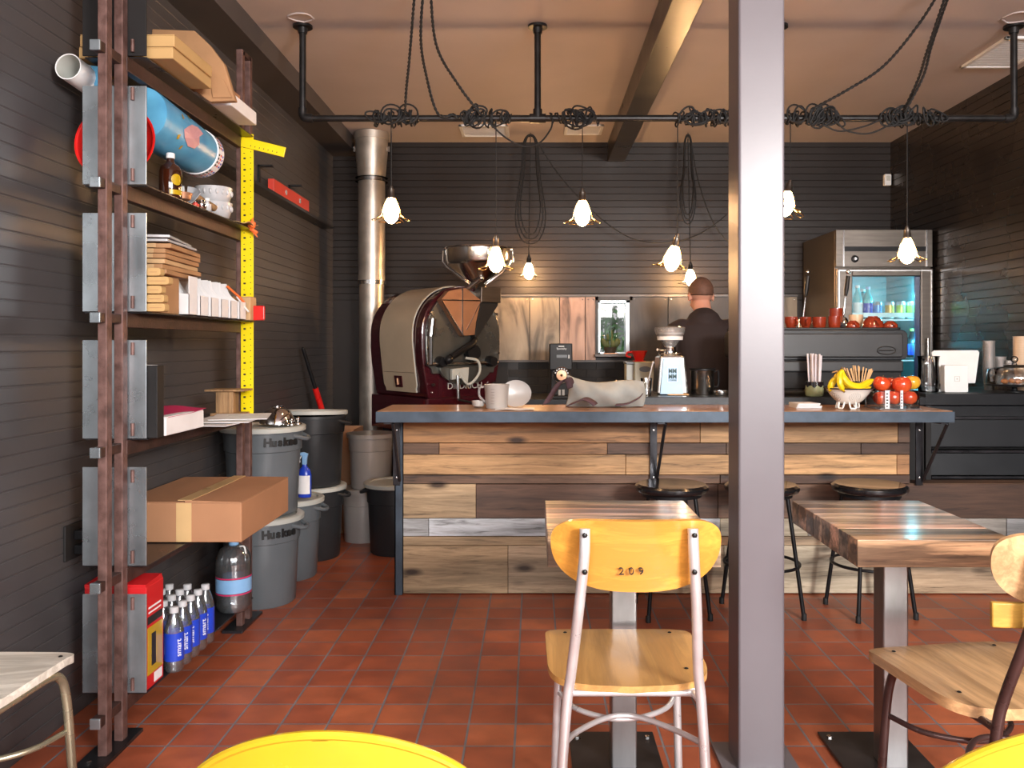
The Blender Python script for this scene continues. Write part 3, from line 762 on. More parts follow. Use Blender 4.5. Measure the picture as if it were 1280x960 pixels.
# ------------------------------------------------------------------ bar stools
def stool(label, x, y, a0):
    t = thing('bar_stool', label, 'stool', (x, y, 0), 0, 'black round-topped bar stools')
    b = MB(); b.lathe([(.0001, .572), (.155, .572), (.170, .578), (.176, .590), (.174, .602), (.160, .612), (.120, .606), (.0001, .602)], (x, y, 0), 36); b.build('seat', 'blackgloss', t)
    b = MB(); b.lathe([(.13, .555), (.142, .555), (.142, .572), (.13, .572)], (x, y, 0), 30); b.build('seat_ring', 'black', t)
    for k in range(4):
        a = math.radians(a0 + 90 * k); c, s_ = math.cos(a), math.sin(a)
        l = MB(); l.tube([(x + c * .125, y + s_ * .125, .568), (x + c * .150, y + s_ * .150, .40), (x + c * .205, y + s_ * .205, .012)], .0095, 10); lg = l.build('leg', 'black', t)
        MB().lathe([(.0125, 0), (.0125, .028), (.0095, .032)], (x + c * .206, y + s_ * .206, 0), 10).build('foot_cap', 'blackmatte', lg)
    r = MB(); r.tube([(x + .175 * math.cos(2 * PI * k / 40), y + .175 * math.sin(2 * PI * k / 40), .235) for k in range(40)], .0075, 8, closed=True); r.build('footrest_ring', 'black', t)
    return t
stool('black round bar stool left of the column, behind the numbered chair', .655, 4.03, 50)
stool('black round bar stool in the middle, half hidden by the column', 1.085, 4.03, 52)
stool('black round bar stool farthest right, behind the right cafe table', 1.60, 4.03, 55)
# ------------------------------------------------------------------ the tall steel shelf along the left wall
SH = [2.205, 1.79, 1.38, .97, .56, .15]
XP = -1.323
shf = thing('steel_shelf', 'tall rusty steel shelf rack along the left wall', 'shelf', (XP, 3.2, 0))
for (ys, ztop) in (((2.60, 2.70), 2.75), ((3.80, 3.90), 2.60)):
    for y in ys:
        b = MB(); b.box((XP - .014, y - .017, .012), (XP + .014, y + .017, ztop)); b.build('upright_post', 'rust', shf, bev=.002)
b = MB(); b.box((XP - .055, 2.50, 0), (XP + .035, 2.78, .012)); bp = b.build('base_plate', 'darksteel', shf, bev=.001)
MB().lathe([(.008, 0), (.008, .004), (.003, .006)], (XP - .02, 2.545, .012), 6, smooth=False).build('bolt', 'steel', bp)
MB().box((XP - .055, 3.72, 0), (XP + .035, 4.0, .012)).build('base_plate', 'darksteel', shf, bev=.001)
MB().box((XP - .014, 3.80, 2.58), (XP + .014, 3.90, 2.60)).build('top_strap', 'rustdark', shf)
for z in SH:
    b = MB(); b.box((XP - .020, 2.555, z - .040), (XP + .010, 2.72, z - .010)); a = b.build('support_bar', 'rustdark', shf, bev=.002)
    MB().box((XP - .021, 2.548, z - .041), (XP + .011, 2.556, z - .009)).build('bar_end_cap', 'bluesteel', a, bev=.002)
    b = MB(); b.box((XP - .010, 2.71, z - .052), (XP + .016, 3.76, z - .004)); b.build('side_rail', 'rustdark', shf, bev=.002)
    b = MB(); b.box((-1.455, 2.73, z - .0055), (-1.252, 3.76, z - .0015)); b.build('shelf_board', 'darksteel', shf, bev=.001)
    for zz, (h) in ((z, .318),):
        b = MB(); b.box((-1.458, 2.722, z), (-1.252, 2.728, z + (h if z < 2.1 else .50))); p = b.build('end_plate', 'bluesteel' if z < 2.1 else 'blackmatte', shf, bev=.001)
    for zh in (z + .03, z + .29):
        b = MB(); b.lathe([(.006, -.02), (.006, .02)], (XP + .030, 2.716, zh), 8); b.build('hinge', 'rust', p)

# flat boxes on top
def carton(name, label, lo, hi, mat_='cardboard', group=None, loc=None, tape=None, cat='box', rz=0):
    c = [(lo[i] + hi[i]) / 2 for i in range(2)]
    t = thing(name, label, cat, (c[0], c[1], lo[2]), 0, group)
    x0, y0, z0 = lo; x1, y1, z1 = hi
    b = MB(); b.box(lo, hi); b.build('body', mat_, t, bev=.003)
    f = MB(); my = (x0 + x1) / 2
    f.box((x0 + .001, y0 + .001, z1), (my - .003, y1 - .001, z1 + .003)); f.build('flap', mat_, t, bev=.001)
    f = MB(); f.box((my + .003, y0 + .001, z1), (x1 - .001, y1 - .001, z1 + .003)); f.build('flap', mat_, t, bev=.001)
    return t
carton('flat_carton', 'yellowish flat carton, lower of the two on the top shelf', (-1.49, 2.76, 2.209), (-1.182, 3.09, 2.244), 'cardlight', 'flat cartons on the top shelf')
carton('flat_carton', 'yellowish flat carton, upper of the two on the top shelf', (-1.488, 2.762, 2.249), (-1.178, 3.085, 2.286), 'cardlight', 'flat cartons on the top shelf')
def sheet_px(name, label, cat, pts, d, th, mat_, lean=0, sm=1):
    """stiff upright sheet: outline given as seen, standing d metres into the room"""
    t = thing(name, label, cat, tuple(W(*pts[0], d)))
    P = [W(x, y, d) for x, y in pts]
    b = MB(); b.prism([(p.x, p.z) for p in P], d, d + th, 'Y'); return t, b
t, b = sheet_px('paper_bag', 'large brown kraft bag standing behind the flat cartons on the top shelf', 'bag', [(186, 72), (190, 36), (243, 38), (262, 56), (280, 80), (294, 126), (262, 127)], 3.17, .03, 'kraft')
t.location.z = 2.209; b.build('body', 'kraft', t, bev=.004)
b = MB(); p = [W(x, y, 3.165) for x, y in ((262, 92), (280, 100), (290, 122), (266, 122))]; b.prism([(q.x, q.z) for q in p], 3.163, 3.169, 'Y'); b.build('folded_flap', 'kraft', t, bev=.001)
carton('flat_box', 'flat pale box overhanging the far end of the top shelf', (-1.44, 3.30, 2.2095), (-1.185, 3.60, 2.26), 'whitepaper')
carton('small_box', 'dark brown small box on top of the pale flat box, top shelf', (-1.40, 3.33, 2.266), (-1.24, 3.56, 2.32), 'cardboard')
# rolled poster and blue drum slung under the top shelf
t = thing('poster_roll', 'white rolled poster tube wedged under the left end of the top shelf', 'poster', (-1.49, 2.76, 2.14))
m = Matrix.Translation((-1.492, 2.70, 2.163)) @ R('X', -96) @ R('Y', 3)
b = MB(); b.shell([(.042, 0), (.042, .55)], .002, (0, 0, 0), 24, m); b.lathe([(.0415, .02), (.0425, .3), (.0415, .55)], (0, 0, 0), 24, m); 
b = MB(); n = 28; ring = [(.043, 0), (.043, .55), (.040, .55), (.040, 0), (.043, 0)]
b.v = []
b.lathe(ring, (0, 0, 0), 32, m); b.f = [f for f in b.f if len(f) == 4]; b.m = b.m[:len(b.f)]; b.s = b.s[:len(b.f)]; b.c = b.c[:len(b.f)]
b.build('sheet', 'white', t)
b = MB(); b.lathe([(.0395, .003), (.0395, .54)], (0, 0, 0), 32, m); b.f = [f for f in b.f if len(f) == 4]; b.m = b.m[:len(b.f)]; b.s = b.s[:len(b.f)]; b.c = b.c[:len(b.f)]; b.build('shaded_inner_sheet', 'lidgrey', t)  # inside of the white roll, coloured grey to paint in its shade
b = MB(); P = [W(x, y, 2.78) for x, y in ((108, 81), (134, 84), (134, 110), (113, 110))]; b.prism([(q.x, q.z) for q in P], 2.78, 2.81, 'Y')
t = thing('blue_folder', 'light blue folder edge under the top shelf beside the poster roll', 'folder', tuple(P[3])); o = b.build('cover', 'bluetub', t, bev=.002)
b = MB(); P = [W(x, y, 2.777) for x, y in ((108, 80), (113, 82), (118, 110), (113, 110))]; b.prism([(q.x, q.z) for q in P], 2.776, 2.812, 'Y'); b.build('pages', 'whitepaper', t)
t = thing('blue_drum', 'pale blue drum with a white banded end lying under the top shelf', 'drum', (-1.335, 3.1, 1.95))
A, B_ = V(-1.335, 2.855, 2.055), V(-1.325, 3.36, 2.028); ax = (B_ - A); Ld = ax.length; az_ = ax.normalized(); ax_ = V(1, 0, -.15); ax_ = (ax_ - az_ * ax_.dot(az_)).normalized(); ay_ = az_.cross(ax_); mm = Matrix(((ax_.x, ay_.x, az_.x, A.x), (ax_.y, ay_.y, az_.y, A.y), (ax_.z, ay_.z, az_.z, A.z), (0, 0, 0, 1)))
b = MB(); b.lathe([(.0001, 0), (.093, 0), (.095, .01), (.088, Ld - .06)], (0, 0, 0), 36, mm); b.build('body', 'bluetub', t)
b = MB(); b.lathe([(.088, Ld - .06), (.092, Ld - .058), (.091, Ld), (.078, Ld + .004), (.0001, Ld + .004)], (0, 0, 0), 36, mm); rim = b.build('end_band', 'whitepaper', t)
b = MB()
for k in range(40):
    a = 2 * PI * k / 40
    if k % 5 == 4: continue
    for q in range(3):
        b.cur = (k * 3 + q) % 3
        c = mm @ V(.0925 * math.cos(a), .0925 * math.sin(a), Ld - .052 + q * .017)
        b.add([mm @ V(.0930 * math.cos(a + da), .0930 * math.sin(a + da), Ld - .054 + q * .017 + dz) for da, dz in ((-.045, 0), (.045, 0), (.045, .011), (-.045, .011))], [(0, 1, 2, 3)])
b.build('printed_pattern', ['ink', 'redlevel', 'blue'], rim)
b = MB(); 
def on_drum(pts, r=.0915):
    out = []
    for (ang, zz) in pts: a = math.radians(ang); rr = r + .002 - .007 * zz / Ld * .6; out.append(mm @ V(rr * 1.04 * math.cos(a), rr * 1.04 * math.sin(a), zz))
    return out
P = on_drum([(-12, .16), (0, .13), (14, .15), (26, .20), (22, .25), (8, .27), (-8, .26), (-22, .30), (-30, .26), (-24, .20)]); b.add([mm @ V(.097, .01, .21)] + P, [(0, i + 1, (i + 1) % len(P) + 1) for i in range(len(P))])
b.build('printed_figure', 'pink', t)
b = MB()
for (a0, z0, s) in ((18, .10, .02), (-30, .12, .016), (-48, .20, .02), (-62, .13, .014), (34, .16, .014)): P = on_drum([(a0, z0), (a0 + 9, z0 + s * .4), (a0 + 6, z0 + s), (a0 - 5, z0 + s * .9)]); b.add(P, [(0, 1, 2, 3)])
b.build('yellow_marks', 'yellow', t)
for y in (3.0, 3.28): b = MB(); b.tube([(-1.36, y, 2.132), (-1.36, y, 2.198)], .004, 6); b.build('hanging_strap', 'bluetub', t)
# red bowl on its side behind the end plate
t = thing('red_bowl', 'big red plastic bowl standing on edge behind the second end plate', 'bowl', (-1.40, 2.84, 1.79))
m = T(-1.378, 2.812, 1.934) @ R('X', 80) @ Matrix.Diagonal((.905, .905, .55, 1))
b = MB(); b.shell([(.05, 0), (.10, .012), (.130, .045), (.140, .07), (.146, .072), (.146, .076)], .003, (0, 0, 0), 40, m); b.build('bowl', 'red', t)
b = MB(); b.tube([m @ V(.055 * math.cos(2 * PI * k / 30), .055 * math.sin(2 * PI * k / 30), -.004) for k in range(30)], .004, 6, closed=True); b.build('foot_ring', 'red', t)
# brown bottle
z = 1.79; c = (-1.285, 2.98, z)
t = thing('brown_bottle', 'dark amber glass bottle with a yellow label and white cap on the second shelf', 'bottle', c)
MB().lathe([(.0001, 0), (.036, 0), (.038, .005), (.038, .092), (.033, .110), (.018, .121), (.013, .130), (.012, .140), (.014, .142), (.014, .146)], c, 28).build('bottle', 'amber', t)
MB().lathe([(.0147, .140), (.0147, .156), (.013, .159), (.0001, .159)], c, 20).build('cap', 'white', t)
def arc_label(r, a0, a1, z0, z1, c, mat_, parent, name='label', n=12):
    b = MB(); b.grid(lambda u, v: V(c[0] + r * math.cos(math.radians(a0 + (a1 - a0) * u)), c[1] + r * math.sin(math.radians(a0 + (a1 - a0) * u)), c[2] + z0 + (z1 - z0) * v), n, 1); return b.build(name, mat_, parent)
arc_label(.0387, -72, 10, .010, .026, c, 'yellow', t)
b = MB(); b.grid(lambda u, v: V(c[0] + .0387 * math.cos(math.radians(-35) + .5 * (v) * math.cos(2 * PI * u)), c[1] + .0387 * math.sin(math.radians(-35) + .5 * v * math.cos(2 * PI * u)), z + .062 + .020 * v * math.sin(2 * PI * u)), 24, 2); b.build('round_label', 'yellow', t)
# scoop, tools, bowls
t = thing('scoop', 'pale metal scoop with a wooden handle lying on the second shelf', 'scoop', (-1.30, 3.15, z))
b = MB(); mm2 = T(-1.31, 3.18, z + .070) @ R('Z', 25) @ R('X', 20)
b.grid(lambda u, v: mm2 @ V((u - .5) * .09 * math.sqrt(max(.02, 1 - (1.6 * v - .6) ** 2 if v > .375 else 1)), (v - .5) * .12, -.045 * math.sin(PI * u)), 14, 12, th=.0015); b.build('blade', 'ceramic', t)
MB().tube([(-1.295, 3.235, z + .050), (-1.262, 3.33, z + .022)], [.012, .014], 12).build('handle', 'smallwood', t)
t = thing('tea_strainer', 'small copper coloured strainer lying beside the amber bottle, second shelf', 'strainer', (-1.275, 3.12, z))
b = MB(); b.shell([(.01, 0), (.03, .01), (.036, .03), (.037, .033)], .002, (-1.280, 3.065, z + .001), 20); b.build('cup', 'copper', t)
MB().tube([(-1.31, 3.075, z + .032), (-1.35, 3.08, z + .036), (-1.385, 3.09, z + .02)], .003, 6).build('handle', 'copper', t)
for i, (x, y, r, h, m_) in enumerate(((-1.27, 3.22, .018, .035, 'chrome'), (-1.268, 3.27, .016, .05, 'ceramic'), (-1.31, 3.30, .022, .06, 'steel'), (-1.275, 3.175, .014, .022, 'redlevel'))):
    nm = ['tamper', 'small_jar', 'shot_tin', 'spice_tin'][i]
    lb = ['small chrome tamper on the second shelf edge', 'small pale jar by the ribbed white bowls, second shelf', 'plain metal tin behind the chrome tamper, second shelf', 'little red tin at the second shelf edge'][i]
    t = thing(nm, lb, nm.split('_')[-1], (x, y, z))
    MB().lathe([(r * .8, 0), (r, .004), (r, h * .55), (r * .5, h * .62), (r * .45, h * .8)], (x, y, z), 18).build('body', m_, t)
    MB().lathe([(r * .5, h * .8), (r * .62, h * .82), (r * .62, h), (.0001, h)], (x, y, z), 18).build('lid', 'chrome' if i != 1 else 'white', t)
for i in range(2):
    c = (-1.318, 3.47, z + .001 + i * .062)
    t = thing('ribbed_bowl', ['white ribbed ceramic bowl, lower of the stack of two on the second shelf', 'white ribbed ceramic bowl, upper of the stack of two on the second shelf'][i], 'bowl', c, 0, 'white ribbed bowls on the second shelf')
    b = MB(); b.shell([(.055, 0), (.060, .004), (.068, .03), (.073, .060), (.074, .064)], .004, c, 36); b.build('bowl', 'ceramic', t)
    b = MB()
    for k in range(18):
        a = 2 * PI * k / 18; b.ball((c[0] + .070 * math.cos(a), c[1] + .070 * math.sin(a), c[2] + .042), .0095, 8, sq=(.6, .6, 1.3))
    b.build('embossed_ribs', 'ceramic', t)
b = MB(); b.grid(lambda u, v: V(-1.40 + .17 * u, 3.62 + .14 * v, z + .004 + .012 * abs(math.sin(u * 7 + v * 4))), 14, 8, th=.002)
t = thing('kraft_sheet', 'crumpled brown paper at the far end of the second shelf', 'paper', (-1.32, 3.69, z)); b.build('sheet', 'kraftlight', t)
b = MB(); pp = []
b.grid(lambda u, v: V(-1.262 + .030 * u + .01 * math.sin(v * 9), 3.70 + .04 * v, z + .016 - .05 * v * u + .01 * math.sin(u * 8)), 10, 8, th=.003)
t = thing('orange_cloth', 'small orange rag at the far end of the second shelf', 'cloth', (-1.25, 3.72, z)); b.build('folds', 'orange', t); 
tf = MB(); [tf.tube([(-1.262, 3.735, z + .006), (-1.225 - .006 * k, 3.735 + .004 * k, z - .04 + .022 * k)], [.008, .002], 6) for k in range(5)]; tf.build('frayed_end', 'orange', t)

# third shelf: stacks of bags, white pockets
z = 1.38
def paper_stack(label, c, w, d, h, n, mat_, seed, rz=0, flare=0):
    rnd = random.Random(seed); t = thing('paper_bag_stack', label, 'bags', c, 0); b = MB()
    for i in range(n):
        z0 = c[2] + h * i / n; a = rnd.uniform(-2.5, 2.5) + rz; dx, dy = rnd.uniform(-.006, .006), rnd.uniform(-.006, .006); ww = w * (1 + flare * i / n)
        b.cbox((c[0] + dx, c[1] + dy, z0 + h / n * .45), (ww, d, h / n * .86), R('Z', a))
    b.build('bags', mat_, t, bev=.001, seg=1); t['kind'] = 'stuff' if False else 'thing'
    return t
def bag_stack(prefix, group, c, w, d, h, n, mats, seed, flare=0, rz=0, tilt=0):
    rnd = random.Random(seed)
    for i in range(n):
        z0 = c[2] + h * i / n; a = rnd.uniform(-3, 3) + rz; ww = w * (1 + flare * i / n)
        pos = 'lowest' if i == 0 else ('topmost' if i == n - 1 else ['second', 'third', 'fourth', 'fifth', 'sixth', 'seventh'][i - 1])
        x, y = c[0] + rnd.uniform(-.006, .006), c[1] + rnd.uniform(-.006, .006)
        t = thing('folded_bag', '%s, %s in its stack' % (prefix, pos) if i in (0, n - 1) else '%s, %s from the bottom of its stack' % (prefix, pos), 'bag', (x, y, z0), 0, group)
        b = MB(); b.cbox((x, y, z0 + h / n * .47), (ww, d, h / n * .88), R('Z', a) @ R('X', tilt)); b.build('bag', mats[i % len(mats)], t, bev=.0015, seg=1)
        b = MB(); b.cbox((x + ww * .25, y - d * .5 - .0004, z0 + h / n * .47), (ww * .22, .0012, h / n * .8), None); b.build('fold', 'kraftlight', t)
# box carrying the bags
carton('kraft_box', 'brown box carrying the stack of kraft bags on the third shelf', (-1.448, 2.78, z), (-1.262, 3.00, z + .125), 'kraft')
bag_stack('brown kraft bag on the third shelf', 'stacked kraft bags on the third shelf', (-1.350, 3.00, z + .131), .185, .34, .105, 6, ['kraft', 'kraft', 'kraftlight', 'kraft'], 2, flare=.15, rz=3)
c = (-1.34, 2.97, z + .238); 
for k in range(2):
    t = thing('pale_bag', ['off-white flat bag lying on the kraft bag stack', 'off-white flat bag topmost on the third shelf stack'][k], 'bag', (c[0], c[1], c[2] + k * .012)); b = MB(); b.cbox((c[0], c[1] - .02 * k, c[2] + .006 + k * .012), (.20, .30, .009), R('Z', 4 + 5 * k)); b.build('bag', 'ceramic', t, bev=.002)
# a small pile of cardboard sleeves by the end plate
rnd = random.Random(9)
for k in range(5):
    t = thing('cup_sleeve_bundle', 'tan bundle of cup sleeves beside the third end plate, %s of five' % ['lowest', 'second', 'third', 'fourth', 'topmost'][k], 'sleeves', (-1.22, 2.76, z + .03 * k), 0, 'bundles of cup sleeves')
    h = .026; b = MB(); x1 = -1.195 + rnd.uniform(-.02, .012)
    b.rbox((-1.262, 2.74, z + .001 + k * .029), (x1, 2.775, z + .001 + k * .029 + h), .008, 'Y'); b.build('sleeve', 'cardlight', t, bev=.002)
    b = MB(); b.box((-1.25, 2.739, z + .012 + k * .029), (x1 - .01, 2.7395, z + .014 + k * .029)); b.build('edge_line', 'kraft', t)
# white magazine holders
for k in range(6):
    y0 = 3.03 + k * .105; t = thing('magazine_holder', 'white cardboard magazine holder, %s from the near end of the third shelf' % ['first', 'second', 'third', 'fourth', 'fifth', 'last'][k], 'holder', (-1.34, y0, z), 0, 'white magazine holders on the third shelf')
    b = MB(); hh = .155; x0, x1 = -1.447, -1.240
    for yy in (y0, y0 + .072):
        pts = [(x0, z + .001), (x1, z + .001), (x1, z + .075)] + [(x1 - .008 - .075 * math.sin(q * PI / 12) , z + .075 + .08 * (1 - math.cos(q * PI / 12))) for q in range(1, 7)] + [(x0, z + hh)]
        b.prism(pts, yy, yy + .002, 'Y')
    b.build('side_panel', 'whitepaper', t)
    b = MB(); b.box((x1 - .002, y0, z + .001), (x1, y0 + .074, z + .075 if k else z + .14)); b.box((x0, y0, z + .001), (x1, y0 + .074, z + .003)); b.build('front_panel', 'whitepaper', t)
carton('brown_file_box', 'narrow brown box at the far end of the third shelf', (-1.44, 3.66, z), (-1.232, 3.74, z + .10), 'kraftlight')
t = thing('red_pouch', 'bright red pouch hanging over the far end of the third shelf', 'pouch', (-1.225, 3.70, z))
b = MB(); b.rbox((-1.262, 3.70, z + .001), (-1.185, 3.718, z + .065), .006, 'Y'); b.build('body', 'red', t, bev=.003)
t = thing('spatula', 'white and orange spatula leaning at the far end of the third shelf', 'spatula', (-1.23, 3.64, z))
P = [W(284, 358, 3.62), W(300, 372, 3.62), W(305, 378, 3.62)]; b = MB(); b.tube(P, [.012, .012, .011], 10, flat=.4); b.build('head', 'orange', t)
b = MB(); b.tube([W(296, 371, 3.615), W(303, 380, 3.615), W(311, 390, 3.615)], [.008, .012, .008], 10, flat=.4); b.build('handle', 'white', t)

# fourth shelf
z = .97
t = thing('dark_binder', 'tall black binder standing by the fourth end plate', 'binder', (-1.25, 2.76, z)); b = MB(); b.box((-1.42, 2.735, z), (-1.222, 2.785, z + .235)); b.build('cover', 'blackmatte', t, bev=.002)
MB().box((-1.41, 2.742, z + .236), (-1.24, 2.778, z + .2365)).build('pages', 'whitepaper', t)
carton('printed_ream', 'thick white ream of leaflets with a black band on the fourth shelf', (-1.42, 2.80, z), (-1.222, 3.12, z + .060), 'whitepaper')
r_ = [o for o in bpy.data.objects if o.name == 'printed_ream'][0]
MB().box((-1.262, 2.7985, z), (-1.240, 2.7995, z + .063)).build('band', 'ink', r_)
b = MB(); b.grid(lambda u, v: V(-1.40 + .18 * u, 2.82 + .32 * v, z + .066 + .018 * max(0, v - .6) + .005 * math.sin(u * 5)), 8, 8, th=.001); b.build('magenta_leaflet', 'magenta', r_)
for k in range(3):
    t = thing('loose_sheet', ['white printed sheet overhanging the fourth shelf, the lowest', 'white printed sheet in the middle of the three on the fourth shelf', 'topmost loose white sheet overhanging the fourth shelf'][k], 'paper', (-1.3, 3.3, z), 0, 'loose sheets on the fourth shelf')
    a = (-4, 6, 14)[k]; mm3 = T(-1.235 + .02 * k, 3.26 + .09 * k, z + .003 + .004 * k) @ R('Z', a); b = MB(); b.cbox((0, 0, 0), (.22, .29, .002)); 
    b.X = None; b.v = [mm3 @ p for p in b.v]; b.build('sheet', 'whitepaper', t)
    b = MB(); 
    for q in range(4): b.cbox((.02, -.11 + q * .05, .0012), (.15, .012, .0004))
    b.v = [mm3 @ p for p in b.v]; b.build('printing', 'blackmatte' if k == 0 else 'lidgrey', t)
t = thing('wooden_stand', 'small wooden block stand with a flat top on the fourth shelf', 'stand', (-1.30, 3.64, z))
b = MB(); b.box((-1.36, 3.60, z + .012), (-1.285, 3.67, z + .105)); b.build('block', 'smallwood', t, bev=.002)
b = MB(); b.box((-1.40, 3.58, z + .105), (-1.235, 3.70, z + .113)); b.build('top_board', 'smallwood', t, bev=.001)
b = MB(); b.box((-1.38, 3.59, z), (-1.245, 3.69, z + .012)); b.build('base', 'smallwood', t, bev=.001)
# fifth shelf: the big carton
t = thing('cardboard_box', 'large brown cardboard box sticking out of the fifth shelf', 'box', (-1.28, 3.33, .56))
lo, hi = (-1.50, 3.04, .561), (-1.055, 3.62, .703)
b = MB(); b.box(lo, hi); b.build('body', 'cardboard', t, bev=.004)
b = MB(); b.box((lo[0], lo[1], hi[2]), (-1.262, hi[1], hi[2] + .004)); b.build('flap', 'cardboard', t, bev=.001)
b = MB(); b.add([V(*k) for k in ((-1.258, lo[1] - .004, hi[2] + .001), (hi[0], lo[1] - .004, hi[2] + .001), (hi[0], hi[1], hi[2] + .001), (-1.258, hi[1], hi[2] + .001), (-1.258, lo[1] - .004, hi[2] + .010), (hi[0], lo[1] - .004, hi[2] + .004), (hi[0], hi[1], hi[2] + .004), (-1.258, hi[1], hi[2] + .006))], [(3, 2, 1, 0), (4, 5, 6, 7), (0, 1, 5, 4), (1, 2, 6, 5), (2, 3, 7, 6), (3, 0, 4, 7)]); b.build('flap', 'cardboard', t)
b = MB(); b.box((-1.29, lo[1] - .0012, lo[2] + .002), (-1.235, lo[1] - .0002, hi[2])); b.box((-1.285, lo[1], hi[2] + .0082), (-1.235, hi[1] - .01, hi[2] + .011)); b.build('packing_tape', 'tape', t)
# bottom shelf: red carton, water bottles, jug
z = .15
t = thing('red_carton', 'red and yellow product carton behind the lowest end plate', 'box', (-1.33, 2.79, z))
b = MB(); b.box((-1.458, 2.735, z), (-1.257, 2.86, z + .335)); b.build('body', 'redbox', t, bev=.002)
b = MB(); b.box((-1.2572, 2.742, z + .045), (-1.2562, 2.852, z + .20)); b.build('yellow_panel', 'yellow', t)
b = MB(); b.box((-1.2572, 2.742, z + .21), (-1.2562, 2.852, z + .235)); b.box((-1.2562, 2.77, z + .07), (-1.2552, 2.80, z + .175)); b.build('dark_lettering', 'ink', t)
b = MB(); b.box((-1.2572, 2.79, z + .008), (-1.2562, 2.848, z + .04)); b.box((-1.2572, 2.75, z + .245), (-1.2562, 2.84, z + .25)); b.box((-1.2572, 2.75, z + .26), (-1.2562, 2.84, z + .266)); b.build('white_panel', 'whitepaper', t)
b = MB(); b.prism([(2.735, z + .335), (2.86, z + .335), (2.85, z + .352), (2.735, z + .345)], -1.458, -1.259, 'X'); b.build('top_flap', 'redbox', t)
def water_bottle():
    t = thing('water_bottle', 'x', 'bottle', (0, 0, 0), 0, 'small water bottles on the bottom shelf')
    MB().lathe([(.0001, .004), (.026, 0), (.032, .008), (.0325, .12), (.031, .145), (.022, .178), (.0145, .196), (.0135, .206)], (0, 0, 0), 16).build('bottle', 'waterglass', t)
    MB().lathe([(.0001, .006), (.0295, .008), (.0300, .118), (.0001, .120)], (0, 0, 0), 14).build('water', 'jugglass', t)
    MB().lathe([(.0155, .200), (.0155, .218), (.013, .220), (.0001, .220)], (0, 0, 0), 14).build('cap', 'ceramic', t)
    l = MB().lathe([(.0329, .040), (.0329, .135)], (0, 0, 0), 16); l.f = [f for f in l.f if len(f) == 4]; l.m = l.m[:len(l.f)]; l.s = l.s[:len(l.f)]; l.c = l.c[:len(l.f)]; l.build('label', 'blue', t)
    tx = text('smart', .026, 'white', t, T(.0335, -.0, .085) @ R('X', 90) @ R('Y', 90) @ R('Z', 90), 'lettering', ext=.0004)
    return t
wb = water_bottle(); first = True
ordn = ['nearest', 'second', 'third', 'fourth', 'farthest']
for cx in range(3):
    for ry in range(5):
        l = 'blue-labelled water bottle, %s in the %s row of the bottom shelf' % (ordn[ry], ['front', 'middle', 'wall-side'][cx])
        loc = (-1.243 - cx * .068, 2.912 + ry * .069, z)
        if first: wb.location = loc; wb['label'] = l; first = False; wb.rotation_euler[2] = -.7
        else: copy_tree(wb, loc, -.7 + random.uniform(-.5, .5), l)
c = (-1.272, 3.57, z)
t = thing('water_jug', 'clear plastic gallon water jug with blue label at the end of the bottom shelf', 'bottle', c)
MB().lathe([(.0001, .006), (.050, .0), (.066, .010), (.072, .03), (.069, .05), (.072, .07), (.0725, .16), (.0725, .205), (.068, .235), (.055, .262), (.034, .276), (.020, .280), (.019, .287)], c, 28).build('jug', 'jugglass', t)
MB().lathe([(.0001, .004), (.060, .006), (.068, .03), (.068, .18), (.0001, .181)], c, 24).build('water', 'waterglass', t)
for (z0, z1, m_) in ((.088, .145, 'bluelight'), (.080, .086, 'magenta'), (.147, .153, 'magenta')): arc_label(.0732, -180, 180, z0, z1, c, m_, t, 'label', 28)
MB().lathe([(.021, .275), (.021, .294), (.0001, .295)], c, 16).build('cap', 'bluelight', t)
MB().tube(catmull([(c[0] + .02, c[1] - .012, z + .272), (c[0] + .05, c[1] - .02, z + .275), (c[0] + .058, c[1] - .02, z + .245)], 5), .0035, 6).build('handle', 'white', t)

# T-square on the rear posts
t = thing('drywall_square', 'long yellow T-square with black marks hanging on the shelf end', 'ruler', (-1.285, 3.775, 1.0))
b = MB(); x0, x1 = -1.312, -1.256; b.box((x0, 3.772, .962), (x1, 3.776, 2.215)); b.build('blade', 'yellowrule', t, bev=.0005)
b = MB(); 
for k in range(48):
    zz = .985 + k * .0254; L_ = .006 if k % 2 else .010
    b.box((x0 + .012, 3.7712, zz), (x0 + .012 + L_, 3.7722, zz + (.008 if k % 2 == 0 else .003))); b.box((x1 - .010 - L_ * .5, 3.7712, zz + .006), (x1 - .010, 3.7722, zz + .010))
b.build('scale_marks', 'ink', t)
hd = MB(); mh = T(-1.284, 3.77, 2.175) @ R('Y', 14); hd.box((-.026, -.006, -.022), (.175, .004, .022), mh); hd.build('head', 'yellowrule', t, bev=.001)
hm = MB(); 
for k in range(7): hm.box((.02 + k * .02, -.0068, -.012), (.023 + k * .02, -.006, -.006), mh)
hm.build('head_marks', 'ink', t)

# wall rail with the red level
t = thing('wall_rail', 'thin dark ledge running along the left wall above the bins', 'shelf', (-1.53, 5, 2.13))
b = MB(); b.box((-1.574, 3.9, 2.135), (-1.49, 6.25, 2.155)); b.build('ledge', 'darksteel', t, bev=.002)
for y in (4.8, 5.4):
    b = MB(); b.box((-1.574, y, 2.155), (-1.565, y + .03, 2.30)); b.box((-1.574, y, 2.29), (-1.49, y + .03, 2.30)); b.build('hook', 'blackpipe', t)
t = thing('spirit_level', 'red spirit level lying on the wall ledge', 'level', (-1.515, 5.2, 2.156))
b = MB(); b.box((-1.535, 4.86, 2.156), (-1.500, 5.62, 2.232)); b.build('body', 'redlevel', t, bev=.002)
b = MB()
for y in (5.10, 5.40): b.lathe([(.0001, 0), (.016, 0), (.016, .003), (.0001, .003)], (-1.500, y, 2.195), 16, R('Y', 90)); 
b.build('vial', 'ceramic', t)
